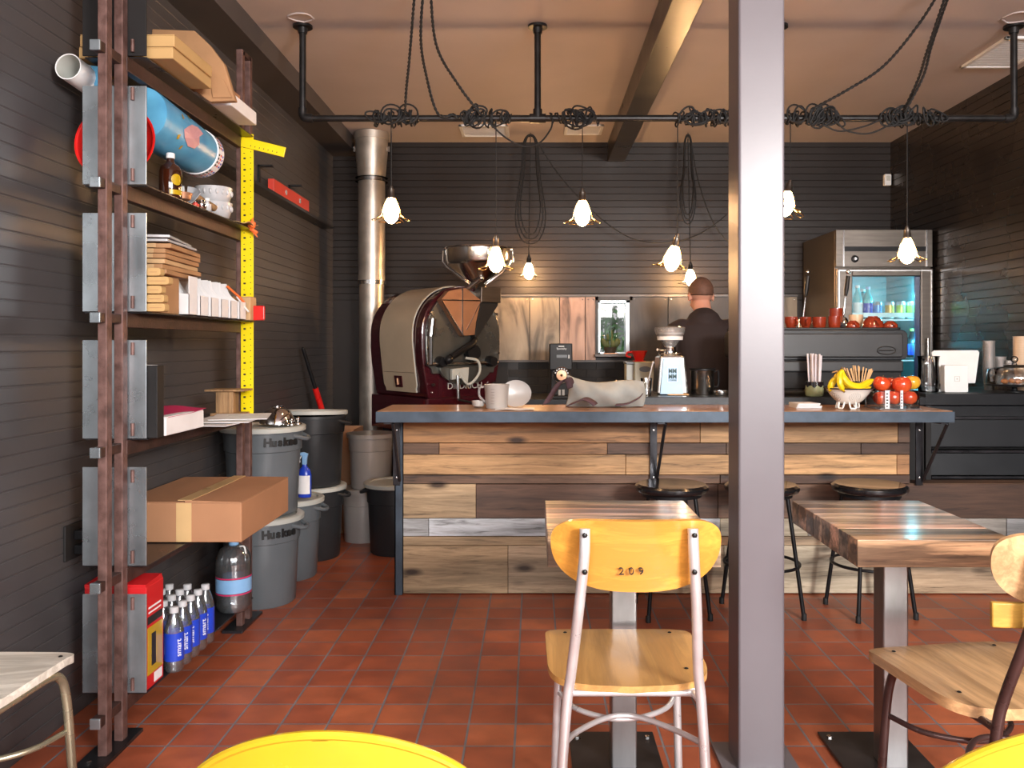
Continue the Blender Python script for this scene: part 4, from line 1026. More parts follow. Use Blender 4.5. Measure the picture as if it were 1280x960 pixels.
# ------------------------------------------------------------------ storage bins by the left wall
def bin_(label, x, y, z, mat_='greyplastic', d=.40, h=.43, txt=False, tilt=0, lid=True, lidm='lidgrey', name='storage_bin'):
    t = thing(name, label, 'bin', (x, y, z), 0, 'lidded storage bins')
    r = d / 2; b = MB()
    b.shell([(r * .80, 0), (r * .83, .008), (r * .90, h * .72), (r * .935, h * .73), (r * .955, h - .03), (r * .99, h - .028), (r * .99, h - .012)], .004, (x, y, z), 40); b.build('tub', mat_, t)
    for s in (-1, 1):
        g = MB(); g.tube(catmull([(x + s * r * .92 * math.cos(.4), y - r * .92 * math.sin(.4), z + h * .90), (x + s * (r * .95 + .03), y - .03, z + h * .86), (x + s * (r * .95 + .03), y + .03, z + h * .86), (x + s * r * .92 * math.cos(.4), y + r * .92 * math.sin(.4), z + h * .90)], 5), .010, 8); 
        if x - r - .03 > XL or s > 0: g.build('handle', mat_, t)
    if lid:
        l = MB(); mm = R('X', tilt)
        l.lathe([(r * .98, -.022), (r * 1.035, -.022), (r * 1.04, -.002), (r * 1.0, .004), (r * .86, .002), (r * .83, -.006), (.0001, -.004)], (x, y, z + h + (.012 if tilt else 0)), 44, mm); l.build('lid', lidm, t)
    if txt:
        for k, ch in enumerate('Huskee'):
            a = math.radians(-66 + 9 * k); rr = r * .955
            text(ch, .054, 'ink', t, T(x + rr * math.cos(a), y + rr * math.sin(a), z + h * .84) @ R('Z', math.degrees(a) + 90) @ FACE, 'lettering', ext=.005, bold=.0026)
    return t
bin_('grey storage bin on the floor nearest to the shelf, lower of the pair', -1.362, 4.21, 0, txt=True)
bin_('grey storage bin with the steel bowl on its lid, upper of the pair', -1.362, 4.24, .438, txt=True)
bin_('grey storage bin carrying the blue spray bottle', -1.367, 4.67, 0, 'greyplastic', d=.385)
bin_('dark charcoal storage bin on the floor against the left wall, under another', -1.345, 5.10, 0, 'charcoalplastic')
bin_('dark charcoal bin with a slightly tilted lid, stacked on another bin', -1.335, 5.08, .438, 'charcoalplastic', tilt=-3)
bin_('dark charcoal bin beside the bar end under the clear tub', -.85, 5.22, 0, 'charcoalplastic', d=.39)
def tub(label, x, y, z, r, h, rims, fill):
    t = thing('ingredient_tub', label, 'tub', (x, y, z), 0, 'translucent ingredient tubs')
    MB().shell([(r * .85, 0), (r * .87, .006), (r * .93, h * .7), (r * .96, h * .71), (r, h - .02), (r * 1.07, h - .018), (r * 1.07, h)], .003, (x, y, z), 32).build('tub', 'tubplastic', t)
    MB().lathe([(.0001, .006), (r * .83, .006), (r * .9, h * fill), (.0001, h * fill + .01)], (x, y, z), 24).build('contents', 'tubbeans', t)
    MB().lathe([(.0001, h), (r * 1.08, h), (r * 1.08, h + .008), (.0001, h + .01)], (x, y, z), 32).build('lid', 'tubplastic', t)
tub('translucent plastic tub on the floor behind the dark bin', -1.12, 5.53, 0, .14, .335, 1, .5)
tub('translucent plastic tub stacked on another beside the roaster', -1.07, 5.53, .346, .148, .345, 1, .75)
t = thing('brown_carton', 'tall brown carton between the dark bins and clear tubs', 'box', (-1.42, 5.75, 0)); b = MB()
for lo, hi in (((-1.50, 5.70, 0), (-1.22, 5.704, .70)), ((-1.50, 6.016, 0), (-1.22, 6.02, .70)), ((-1.50, 5.704, 0), (-1.496, 6.016, .70)), ((-1.224, 5.704, 0), (-1.22, 6.016, .70)), ((-1.496, 5.704, 0), (-1.224, 6.016, .006))): b.box(lo, hi)
b.build('body', 'cardboard', t)
MB().box((-1.37, 5.6985, 0), (-1.35, 5.6998, .70)).build('seam', 'kraft', t); MB().box((-1.50, 5.6985, .33), (-1.22, 5.6998, .338)).build('fold_line', 'kraft', t)
# steel bowl, scoops on the upper bin, spray bottle, broom
zz = .438 + .43 + .006
t = thing('steel_bowl', 'shiny upturned steel bowl on the near bin', 'bowl', (-1.30, 4.27, zz)); MB().lathe([(.088, 0), (.088, .006), (.082, .03), (.062, .066), (.03, .083), (.0001, .087)], (-1.30, 4.27, zz), 32).build('bowl', 'chrome', t); MB().lathe([(.03, .081), (.03, .090), (.026, .090), (.026, .083)], (-1.30, 4.27, zz), 20).build('foot_ring', 'chrome', t)
for k in range(3):
    x = (-1.455, -1.205, -1.19)[k]; y = (4.15, 4.19, 4.25)[k]
    t = thing('doorknob_lid', ['small steel knob lid at the left of the steel bowl', 'small steel knob lid right of the steel bowl', 'small steel knob lid behind the right one'][k], 'lid', (x, y, zz)); MB().lathe([(.019, 0), (.017, .008), (.006, .014), (.005, .02)], (x, y, zz), 14).build('cap', 'steel', t); MB().ball((x, y, zz + .028), .011, 12).build('knob', 'steel', t)
c = (-1.258, 4.62, .441)
t = thing('spray_bottle', 'blue spray bottle with a white label standing on a bin', 'bottle', c)
b = MB(); b.lathe([(.0001, 0), (.034, 0), (.037, .006), (.037, .12), (.030, .15), (.014, .168), (.013, .18)], c, 22, sx=1, sy=.72); b.build('bottle', 'blue', t)
b = MB(); b.grid(lambda u, v: V(c[0] + .0378 * math.cos(math.radians(-150 + 120 * u)), c[1] + .0378 * .72 * math.sin(math.radians(-150 + 120 * u)), c[2] + .02 + .10 * v), 10, 1); b.build('label', 'whitepaper', t)
b = MB(); b.prism([(-.012, .178), (.012, .178), (.014, .215), (.020, .238), (-.006, .246), (-.034, .242), (-.034, .232), (-.012, .226)], -.010, .010, 'Y', T(*c)); sh = b.build('spray_head', 'bluelight', t, bev=.003)
b = MB(); b.tube([(c[0] - .016, c[1], c[2] + .228), (c[0] - .028, c[1], c[2] + .205), (c[0] - .026, c[1], c[2] + .190)], .003, 6); b.build('trigger', 'white', sh)
t = thing('broom', 'black broom handle with a red grip leaning among the bins', 'broom', (-1.30, 5.45, 0))
A, B_ = W(379, 436, 5.55), W(410, 537, 5.73); dd = (B_ - A).normalized(); E = B_ + dd * ((B_.z - .06) / -dd.z)
b = MB(); b.tube([A, B_], .0125, 10); b.ball(A, .013, 10); b.build('handle', 'black', t)
b = MB(); b.tube([A.lerp(B_, .48), A.lerp(B_, .84)], .020, 10); b.build('grip', 'red', t)
b = MB(); b.tube([B_, E], .0125, 10); b.build('lower_handle', 'black', t)
b = MB(); b.cbox((E.x - .02, E.y - .02, .045), (.05, .07, .06)); b.build('brush_head', 'blackmatte', t, bev=.01)

# ------------------------------------------------------------------ flue duct
t = thing('flue_duct', 'tall galvanised metal duct rising behind the roaster to the ceiling', 'duct', (-1.215, 6.30, 0))
c = (-1.215, 6.30, 0)
MB().lathe([(.092, .5), (.092, 1.74)], c, 32).build('lower_pipe', 'galv', t)
MB().lathe([(.099, 1.74), (.099, 2.52)], c, 32).build('upper_pipe', 'galv', t)
MB().lathe([(.103, 1.725), (.103, 1.755)], c, 32).build('seam_ring', 'steel', t)
MB().lathe([(.100, 2.52), (.103, 2.53), (.118, 2.70), (.120, 2.80), (.128, 2.80), (.128, 2.855)], c, 32).build('collar', 'galv', t)
b = MB(); b.lathe([(.12, 2.49), (.104, 2.49), (.104, 2.52), (.12, 2.52)], c, 32); b.build('clamp_ring', 'steel', t)
MB().lathe([(.096, .0), (.096, .5)], c, 24).build('base_pipe', 'galv', t)
for s in (-1, 1): b = MB(); b.box((c[0] + s * .125 - .012, 6.29, 2.715), (c[0] + s * .125 + .012, 6.31, 2.755)); b.build('clamp_lug', 'steel', t, bev=.002)

# ------------------------------------------------------------------ coffee roaster
ro = thing('coffee_roaster', 'large maroon and cream drum coffee roaster with steel hopper', 'coffee roaster', (-.66, 5.70, 0))
# local frame: u across the front face, w along the drum towards the back-left, z up
ang = math.radians(43)
fc = V(-.475, 5.55, 0)                     # middle of the front face on the floor plan
U = V(math.cos(ang), math.sin(ang) * 1.0, 0); U = V(math.cos(math.radians(38)), math.sin(math.radians(38)), 0)
Wd = V(-U.y, U.x, 0)                        # towards the back
def RM(): return Matrix(((U.x, Wd.x, 0, fc.x), (U.y, Wd.y, 0, fc.y), (0, 0, 1, 0), (0, 0, 0, 1)))
rm = RM()
z0, z1 = .93, 1.655; hw = .30
def arch(hw, zb, zt, n=28, bulge=.06):
    pts = []
    zc = zt - hw * 1.02
    for k in range(n + 1):
        a = PI * k / n; x = hw * math.cos(a); z = zc + hw * 1.02 * math.sin(a); pts.append((x, z))
    # sides draw in towards the base
    pts2 = [(-hw * 1.0, zc - .10), (-hw * .97, zc - .2), (-hw * .86, zb + .03), (-hw * .83, zb), (hw * .83, zb), (hw * .86, zb + .03), (hw * .97, zc - .2), (hw * 1.0, zc - .10)]
    return pts + pts2
DL = .72
b = MB(); b.X = rm
b.prism(arch(hw, z0, z1), .02, DL, 'Y'); b.build('drum_housing', 'maroon', ro, bev=.012, seg=3)
b = MB(); b.X = rm; b.prism(arch(hw + .006, z0 + .0, z1 + .006), -.0, .05, 'Y'); b.build('front_flange', 'maroon', ro, bev=.008)
b = MB(); b.X = rm; b.prism(arch(hw * .95, z0 + .16, z1 - .02), -.022, .0, 'Y'); fp = b.build('face_plate', 'faceplate', ro, bev=.003)
# cream side panel wrapped over the housing on the left and top
def side(s, t_):   # s: 0 bottom-left .. 1 top ; point on the arch outline slightly outside
    zc = z1 - hw * 1.02
    if s < .42:
        q = s / .42; z = (z0 + .035) + (zc - z0 - .035) * q
        x = -hw * (.86 + .14 * min(1, q * 1.15) ** .8); return x, z
    a = PI - (s - .42) / .58 * PI * .62; return hw * math.cos(a), zc + hw * 1.02 * math.sin(a)
def cream(u, v):
    x, z = side(v, 0); m = .5 + (u - .5) * (1 if .04 < v < 1 else .92); y = .11 + .44 * m
    k = 1.022; zc = z1 - hw * 1.02
    return rm @ V(x * k - .002, y, zc + (z - zc) * (k if z > zc else 1.0))
b = MB(); b.grid(cream, 8, 40, th=.006); cp = b.build('cream_panel', 'cream', ro)
b = MB(); 
def cl(u, v): p = cream(u, v); q = cream(u, v); return p
b.tube([cream(0, v / 40) for v in range(41)], .004, 6); b.tube([cream(1, v / 40) for v in range(41)], .004, 6); b.build('panel_edge', 'lidgrey', cp)
b = MB(); b.tube([cream(.02 + .96 * k / 10, .14) + V(-.004, -.004, 0) for k in range(11)], .0015, 5); b.build('panel_seam', 'blackpipe', cp)
b = MB(); nrm = -U
pc = [cream(.40, .03), cream(.62, .03), cream(.62, .115), cream(.40, .115)]
b.add([p + nrm * .004 for p in pc] + [p + nrm * .014 for p in pc], [(3, 2, 1, 0), (4, 5, 6, 7), (0, 1, 5, 4), (1, 2, 6, 5), (2, 3, 7, 6), (3, 0, 4, 7)]); b.build('latch_plate', 'maroon', ro, bev=.002)
b = MB(); b.tube([cream(.51, .05) + nrm * .018, cream(.51, .095) + nrm * .018], .008, 8); b.build('latch_handle', 'copper', ro)
# base cabinet under the drum
b = MB(); b.X = rm; b.rbox((-.27, .0, .70), (.27, DL + .05, .93), .02, 'Z'); b.build('base_cabinet', 'maroon', ro, bev=.006)
for sx in (-.22, .22):
    for sy in (.08, .60): b = MB(); b.X = rm; b.box((sx - .03, sy - .03, 0), (sx + .03, sy + .03, .70)); b.build('leg', 'blackmatte', ro, bev=.003)
b = MB(); b.X = rm; b.box((-.20, -.18, .66), (.20, .0, .72)); b.lathe([(.0001, .72), (.26, .72), (.27, .76), (.27, .80), (.26, .80), (.255, .735), (.0001, .735)], (.0, -.30, 0), 40); b.build('cooling_tray', 'steel', ro)
# brand on the front below the face plate
text('DIEDRICH', .058, 'lidgrey', ro, rm @ T(.02, -.004, 1.005) @ FACE, 'lettering', ext=.002, sx=1.05)
# front hardware
def F_(x, y, z): return rm @ V(x, y, z)
b = MB(); b.X = rm
pts = [(-.21, 1.56), (-.15, 1.62), (-.02, 1.645), (.05, 1.60), (.10, 1.57), (.06, 1.42), (.05, 1.34), (-.04, 1.33)]
b.prism(pts, -.075, -.022, 'Y'); b.build('copper_chute', 'copper', ro, bev=.004)
b = MB(); b.tube([F_(-.21, -.08, 1.56), F_(-.04, -.08, 1.33)], .004, 6); b.tube([F_(.10, -.08, 1.57), F_(-.02, -.08, 1.37)], .004, 6); b.tube([F_(-.21, -.08, 1.56), F_(.10, -.08, 1.565)], .004, 6); b.tube([F_(-.05, -.08, 1.64), F_(-.05, -.08, 1.34)], .006, 6); b.build('chute_frame', 'chrome', ro)
b = MB(); b.X = rm; b.prism([(.10, 1.56), (.24, 1.56), (.24, 1.54), (.06, 1.30), (.05, 1.32)], -.07, .02, 'Y'); b.build('feed_duct', 'blackmatte', ro, bev=.004)
b = MB(); b.X = rm; b.box((.09, -.09, 1.555), (.25, .06, 1.655)); b.build('feed_box', 'steelbrush', ro, bev=.004)
hp = F_(.10, .02, 0); hp = V(W(598, 360, 5.62).x, 5.62, 0)
b = MB(); b.shell([(.035, 1.63), (.055, 1.68), (.205, 1.80), (.218, 1.83), (.220, 1.905), (.226, 1.91)], .004, (hp.x, hp.y, 0), 44); hop = b.build('hopper', 'steel', ro)
b = MB(); b.tube([(hp.x + .226 * math.cos(2 * PI * k / 44), hp.y + .226 * math.sin(2 * PI * k / 44), 1.912) for k in range(44)], .006, 8, closed=True); b.build('hopper_rim', 'chrome', hop)
b = MB()
for s in (-1, 1): b.tube([(hp.x + s * .230, hp.y - .02, 1.90), (hp.x + s * .232, hp.y - .02, 1.83), (hp.x + s * .205, hp.y - .03, 1.79), (hp.x + s * .05, hp.y - .03, 1.67)], .006, 8)
b.build('hopper_brace', 'chrome', hop)
b = MB(); b.tube([(hp.x - .07, hp.y - .07, 1.64), (hp.x + .02, hp.y - .10, 1.705)], .017, 12); b.ball((hp.x + .025, hp.y - .105, 1.71), .022, 12); b.build('gate_lever', 'steel', hop)
b = MB(); b.tube([F_(-.15, -.10, 1.195), F_(.02, -.09, 1.28), F_(.07, -.05, 1.32)], [.022, .026, .02], 12); b.ball(F_(-.17, -.105, 1.18), .030, 12); b.build('sampling_handle', 'black', ro)
b = MB(); b.X = rm; b.lathe([(.0001, -.05), (.05, -.05), (.055, 0)], (.05, -.022, 1.225), 20, R('X', -90)); b.build('sight_glass_ring', 'black', ro)
b = MB(); b.tube([F_(-.30, -.05, 1.155), F_(.25, -.05, 1.155)], .010, 10); b.build('cross_shaft', 'steel', ro)
for x in (-.19, .20): b = MB(); b.X = rm; b.lathe([(.0001, -.06), (.03, -.06), (.038, -.02), (.038, 0)], (x, -.022, 1.165), 16, R('X', -90)); b.build('bearing_block', 'black', ro)
b = MB(); b.X = rm
b.prism([(.20 * math.cos(PI + PI * k / 20), 1.13 + .115 * math.sin(PI + PI * k / 20)) for k in range(21)], -.05, -.022, 'Y'); b.build('discharge_door', 'faceplate', ro, bev=.003)
b = MB(); b.tube(catmull([F_(-.02, -.07, 1.19), F_(.05, -.11, 1.17), (F_(.06, -.11, 1.09)), F_(-.01, -.09, 1.02), F_(-.08, -.08, 1.10)], 6), .009, 8); b.build('door_lever', 'lidgrey', ro)
b = MB(); b.X = rm; b.prism([(-.13, 1.12), (.0, 1.13), (-.01, 1.02), (-.05, 1.06), (-.13, 1.05)], -.085, -.055, 'Y'); b.build('door_clamp', 'lidgrey', ro, bev=.004)
b = MB(); b.tube([F_(-.10, -.10, 1.08), F_(-.10, -.11, .93)], .012, 10); b.build('counterweight_rod', 'chrome', ro)
b = MB(); b.tube([F_(-.11, -.12, .925), F_(.04, -.16, .89)], .007, 8); b.build('foot_lever', 'black', ro)
b = MB(); b.tube([F_(-.275, -.06, 1.15), F_(-.275, -.06, 1.33)], .011, 8); b.tube([F_(-.275, -.06, 1.33), F_(-.262, -.06, 1.44)], .024, 14); b.build('damper_handle', 'chrome', ro)
for (x, z) in ((-.235, 1.02), (.235, 1.02), (-.25, 1.48), (.255, 1.48), (-.27, 1.25), (.27, 1.22), (.04, 1.27), (.09, 1.18)):
    b = MB(); b.X = rm; b.lathe([(.0001, -.014), (.010, -.014), (.012, 0)], (x, -.022, z), 10, R('X', -90)); b.build('knob_bolt', 'steel', ro)
for z in (.97,):
    for x in (-.23, .24): MB().ball(F_(x, -.005, z), .006, 8).build('screw', 'steel', ro)

# ------------------------------------------------------------------ on the bar top, left
zt = .961
c = W(621, 507, 4.17); c.z = zt
t = thing('measuring_pitcher', 'translucent plastic measuring pitcher on the bar top', 'pitcher', tuple(c))
MB().shell([(.052, 0), (.054, .004), (.062, .115), (.064, .118)], .002, tuple(c), 28).build('jug', 'tubplastic', t)
MB().tube(catmull([c + V(-.060, 0, .105), c + V(-.085, 0, .10), c + V(-.085, 0, .06), c + V(-.057, 0, .03)], 6), .006, 8).build('handle', 'clearplastic', t)
b = MB()
for k in range(6): b.grid(lambda u, v, k=k: c + V(.0635 * math.cos(-2.0 + .3 * u), .0635 * math.sin(-2.0 + .3 * u), .025 + .014 * k + .001 * v), 4, 1)
b.build('scale_marks', 'ink', t)
c = W(645, 506, 4.26); c.z = zt
t = thing('round_lid', 'translucent round plastic lid standing up behind the pitcher', 'lid', tuple(c)); b = MB(); m_ = T(c.x, c.y, zt + .066) @ R('X', 80)
b.lathe([(.0001, 0), (.060, 0), (.064, .003), (.068, .012), (.071, .012), (.071, .016), (.062, .014), (.0001, .004)], (0, 0, 0), 32, m_, sx=1.1, sy=.95); b.build('disc', 'tubplastic', t)
c = W(598, 508, 4.2); c.z = zt
t = thing('grey_scoop', 'small pale plastic scoop lying left of the pitcher', 'scoop', tuple(c)); MB().shell([(.012, 0), (.030, .01), (.034, .035)], .002, tuple(c), 20).build('cup', 'tubplastic', t); MB().tube([c + V(.03, 0, .028), c + V(.06, .05, .03)], .005, 8).build('handle', 'tubplastic', t)
t = thing('napkin', 'white folded paper under the measuring pitcher', 'paper', (-.10, 4.1, zt)); b = MB(); b.grid(lambda u, v: V(-.19 + .19 * u, 4.045 + .12 * v - .02 * u, zt + .0006 + .004 * abs(math.sin(u * 5))), 12, 6, th=.001); b.build('sheet', 'whitepaper', t)
# bag
t = thing('tote_bag', 'grey canvas bag with dark purple straps lying on the bar top', 'bag', (.30, 4.28, zt))
pl = [W(x, y, 4.25) for x, y in ((708, 507), (707, 492), (714, 469), (724, 468.5), (752, 472), (782, 478), (803, 479), (806, 490), (790, 504), (775, 507))]
def bagf(u, v):
    # u around width, v up: front face bulging to the street
    xb = (.160 + (.545 - .160) * u); top = 1.12 - .055 * u - .02 * math.sin(u * 5); z = zt + .004 + (top - zt) * v
    y = 4.24 - .055 * math.sin(PI * min(1, v * .9)) * (math.sin(PI * u) ** .5 if 0 < u < 1 else 0) + .012 * math.sin(u * 17 + v * 5) * .6
    return V(xb + .015 * math.sin(v * 3), y, z)
def bagb(u, v): p = bagf(u, v); return V(p.x, 4.30 + .05 * math.sin(PI * v) * math.sin(PI * u), p.z)
b = MB(); b.grid(bagf, 36, 16); b.grid(bagb, 20, 10); 
b.grid(lambda u, v: bagf(0, u).lerp(bagb(0, u), v), 10, 4); b.grid(lambda u, v: bagf(1, u).lerp(bagb(1, u), v), 10, 4); b.grid(lambda u, v: bagf(u, 1).lerp(bagb(u, 1), v), 20, 4)
b.build('body', 'bag', t)
def ribbon(path, wd, th, axis):
    P = catmull(path, 8); a = Vector(axis); bb = MB()
    n = len(P); vs = [q for p in P for q in (p - a * wd / 2, p + a * wd / 2)]
    bb.add(vs, [(2 * i, 2 * i + 1, 2 * i + 3, 2 * i + 2) for i in range(n - 1)], True); return bb
rb = ribbon([(.057, 4.16, zt + .022), (.075, 4.17, 1.01), (.125, 4.18, 1.085), (.165, 4.20, 1.105), (.185, 4.215, 1.06)], .05, 0, (.75, .35, .3)); o = rb.build('strap', 'strap', t); m_ = o.modifiers.new('Solidify', 'SOLIDIFY'); m_.thickness = .004
rb = ribbon([(.165, 4.12, zt + .020), (.20, 4.115, .995), (.245, 4.13, 1.012), (.285, 4.12, .995), (.30, 4.12, zt + .020)], .045, 0, (.5, .7, .25)); o = rb.build('strap', 'strap', t); m_ = o.modifiers.new('Solidify', 'SOLIDIFY'); m_.thickness = .004
rb = ribbon([(.40, 4.15, zt + .016), (.46, 4.15, zt + .022), (.52, 4.18, 1.01), (.545, 4.22, 1.03)], .03, 0, (.3, .8, .2)); o = rb.build('strap', 'strap', t); m_ = o.modifiers.new('Solidify', 'SOLIDIFY'); m_.thickness = .004
MB().box((.408, 4.232, 1.075), (.414, 4.236, 1.098)).build('zip_pull', 'tape', t)

# back counter machines
zb = .90
t = thing('bulk_grinder', 'tall black bulk coffee grinder with round dial on the back counter', 'grinder', (.20, 5.98, zb))
x0, x1 = (687 - VX) / F * 5.9, (715.5 - VX) / F * 5.9
b = MB(); b.box((x0, 5.90, 1.10), (x1, 6.12, 1.285)); b.build('housing', 'black', t, bev=.006)
b = MB(); b.box((x0 + .012, 5.95, zb + .02), (x1 - .012, 6.12, 1.10)); b.build('column', 'blackmatte', t, bev=.004)
b = MB(); b.box((x0 - .01, 5.86, zb), (x1 + .01, 6.14, zb + .02)); b.build('base', 'blackmatte', t, bev=.004)
cx = (702 - VX) / F * 5.9; cz = CAMH + (VY - 469) / F * 5.9
MB().tube([(cx + .057 * math.cos(2 * PI * k / 36), 5.895, cz + .057 * math.sin(2 * PI * k / 36)) for k in range(36)], .003, 6, closed=True).build('dial_ring', 'chrome', t)
d = MB().lathe([(.0001, .012), (.036, .010), (.038, 0)], (cx, 5.90, cz), 28, R('X', 90)).build('dial', 'copper', t)
MB().lathe([(.0001, .018), (.008, .018), (.010, .012)], (cx, 5.90, cz), 12, R('X', 90)).build('dial_knob', 'chrome', d)
b = MB()
for k in range(7): a = math.radians(20 + 23 * k); b.cbox((cx + .046 * math.cos(a), 5.898, cz + .046 * math.sin(a)), (.010, .003, .010), R('Y', -math.degrees(a)))
b.build('dial_marks', 'white', t)
MB().box((cx - .022, 5.897, 1.262), (cx + .018, 5.899, 1.268)).build('name_plate', 'white', t)
text('Specialty', .020, 'white', t, T(cx, 5.898, 1.248) @ FACE, 'lettering')
MB().box((cx - .035, 5.895, 1.185), (cx + .038, 5.899, 1.205)).build('slot_plate', 'greyplastic', t)
MB().box((cx + .046, 5.893, 1.18), (cx + .056, 5.899, 1.205)).build('switch', 'ceramic', t)
for s in (-1, 1): MB().box((cx + s * .013 - .009, 5.93, zb + .02), (cx + s * .013 + .009, 5.95, zb + .06)).build('spout_leg', 'steelbrush', t)
MB().tube([(cx, 5.92, 1.10), (cx, 5.91, 1.03)], [.03, .018], 14).build('spout', 'black', t)
t = thing('brewer', 'beige countertop brewer with an oval badge behind the bar', 'machine', (.74, 6.0, zb))
b = MB(); b.box((.70, 5.90, zb), (.835, 6.12, 1.155)); b.build('front_housing', 'beigegrinder', t, bev=.006)
b = MB(); b.box((.65, 5.96, 1.0), (.70, 6.10, 1.14)); b.build('side_tank', 'lidgrey', t, bev=.004)
b = MB(); b.box((.645, 5.93, zb), (.70, 6.12, .93)); b.build('foot', 'black', t, bev=.003)
b = MB(); b.box((.645, 5.93, 1.14), (.71, 6.12, 1.155)); b.build('lid', 'greyplastic', t, bev=.003)
b = MB(); b.lathe([(.0001, .004), (.040, .004), (.042, 0)], (.775, 5.90, 1.105), 28, R('X', 90) @ Matrix.Diagonal((1, .5, 1, 1))); b.build('oval_badge', 'greyplastic', t)
c = (.745, 6.0, 1.157)
t = thing('coffee_dripper', 'red plastic coffee dripper standing on the beige brewer', 'dripper', c)
MB().shell([(.028, 0), (.030, .012), (.055, .072), (.060, .076)], .003, c, 28).build('cone', 'red', t); MB().lathe([(.03, 0), (.045, .001), (.046, .005), (.03, .006)], c, 24).build('base_flange', 'red', t)
MB().tube(catmull([(c[0] - .05, c[1], c[2] + .065), (c[0] - .082, c[1], c[2] + .066), (c[0] - .09, c[1], c[2] + .04), (c[0] - .06, c[1], c[2] + .03)], 6), .006, 8).build('handle', 'red', t)
# cactus on the window sill
c = W(763, 441, 6.53); c.z = wz0 + .001
t = thing('potted_cactus', 'small prickly pear cactus in a dark pot on the window sill', 'plant', tuple(c))
c.y = YB - .055
t.location = c
MB().shell([(.038, 0), (.040, .004), (.052, .05), (.054, .052)], .004, tuple(c), 24, sy=.55).build('pot', 'pot', t); MB().lathe([(.0001, .044), (.046, .044)], tuple(c), 20, sy=.55).build('soil', 'soil', t)
for (dx, dz, rx, rz_, tl) in ((-.045, .085, .022, .040, 25), (-.018, .125, .011, .030, 5), (.012, .09, .010, .045, 0), (.016, .15, .008, .036, 6), (.050, .085, .026, .036, -25), (.022, .075, .018, .03, -10), (-.022, .075, .016, .028, 10)):
    MB().ball((c.x + dx, c.y, c.z + dz), 1, 14, R('Y', -tl), (rx, .008, rz_)).build('pad', 'cactus', t)
b = MB(); b.box((c.x - .055, c.y - .028, c.z - .0005), (c.x + .055, c.y - .022, c.z + .006)); b.build('saucer', 'copper', t, bev=.002)
# ------------------------------------------------------------------ pipe rail and pendant lamps
PY, PZ = 4.19, 2.398
rail = thing('pipe_rail', 'long black iron pipe rail hung from the ceiling above the bar', 'pipe', (.6, PY, ZC))
MB().tube([(-1.130, PY, PZ), (2.36, PY, PZ)], .0165, 14).build('crossbar', 'blackpipe', rail)
for k, x in enumerate((-1.15, .016, 1.21, 2.38)):
    MB().tube([(x, PY, PZ + .02), (x, PY, ZC - .02)], .0165, 14).build('drop_pipe', 'blackpipe', rail)
    f = MB(); f.lathe([(.022, -.04), (.024, -.014), (.048, -.012), (.048, 0)], (x, PY, ZC), 24); fl = f.build('flange', 'blackpipe', rail)
    if k in (0, 3):
        s = 1 if k == 0 else -1
        b = MB(); b.tube(catmull([(x, PY, PZ + .05), (x, PY, PZ + .02), (x + s * .008, PY, PZ + .005), (x + s * .025, PY, PZ), (x + s * .05, PY, PZ)], 5), .022, 14); b.build('elbow', 'blackpipe', rail)
    else:
        b = MB(); b.tube([(x - .04, PY, PZ), (x + .04, PY, PZ)], .023, 14); b.tube([(x, PY, PZ), (x, PY, PZ + .045)], .023, 14); b.build('tee', 'blackpipe', rail)
    b = MB()
    b.tube([(x - .008 , PY, PZ + .17), (x - .008, PY, PZ + .172)], .001, 4); 
for (x, y, r) in ((-1.13, 4.08, .055), (2.34, 4.08, .07)):
    b = MB(); rnd = random.Random(int(x * 10)); b.tube([(x + (r + rnd.uniform(-.008, .008)) * math.cos(2 * PI * k / 16), y + (r + rnd.uniform(-.008, .008)) * math.sin(2 * PI * k / 16), ZC - .001) for k in range(16)], .005, 6, closed=True)
    struct(b.build('trim_%d' % (20 if x < 0 else 21), 'ceiling'))
def tangle(label, x0, x1, seed, n=5, r=.027, loops=8):
    """cord wound loosely round the rail"""
    rnd = random.Random(seed); t = thing('cord_coil', label, 'cord', ((x0 + x1) / 2, PY, PZ), 0, 'black cord wound on the pipe rail')
    b = MB()
    pts = []; N = loops * 10; ph = 0; x = x0
    for k in range(N + 1):
        q = k / N; ph += 2 * PI / 10 * rnd.uniform(.8, 1.2)
        x = x0 + (x1 - x0) * q + math.sin(q * 22 + seed) * .012
        rr = r * (1 + .45 * math.sin(q * 9 + seed) * rnd.uniform(.4, 1)) + rnd.uniform(-.004, .010); rr = max(rr, .023)
        pts.append(V(x + rnd.uniform(-.006, .006), PY + rr * math.cos(ph), PZ + rr * math.sin(ph)))
    b.tube(catmull(pts, 4), .0042, 6); b.build('winding', 'cord', t)
    b = MB()
    for q in range(n):
        cx = rnd.uniform(x0 + .02, x1 - .02); a0 = rnd.uniform(-1.4, 1.4); cz0 = rnd.uniform(-.016, .016); rx, rz_ = rnd.uniform(.015, .055), rnd.uniform(.022, .050)
        oy = -.031 + rnd.uniform(-.006, .004); b.tube([(cx + rx * math.cos(2 * PI * k / 18) + a0 * .02 * math.sin(2 * PI * k / 18), PY + oy + .01 * math.sin(4 * PI * k / 18), PZ + cz0 + rz_ * math.sin(2 * PI * k / 18)) for k in range(18)], .0046, 6, closed=True)
    b.build('loose_loops', 'cord', t)
    return t
def X(px): return (px - VX) / F * PY
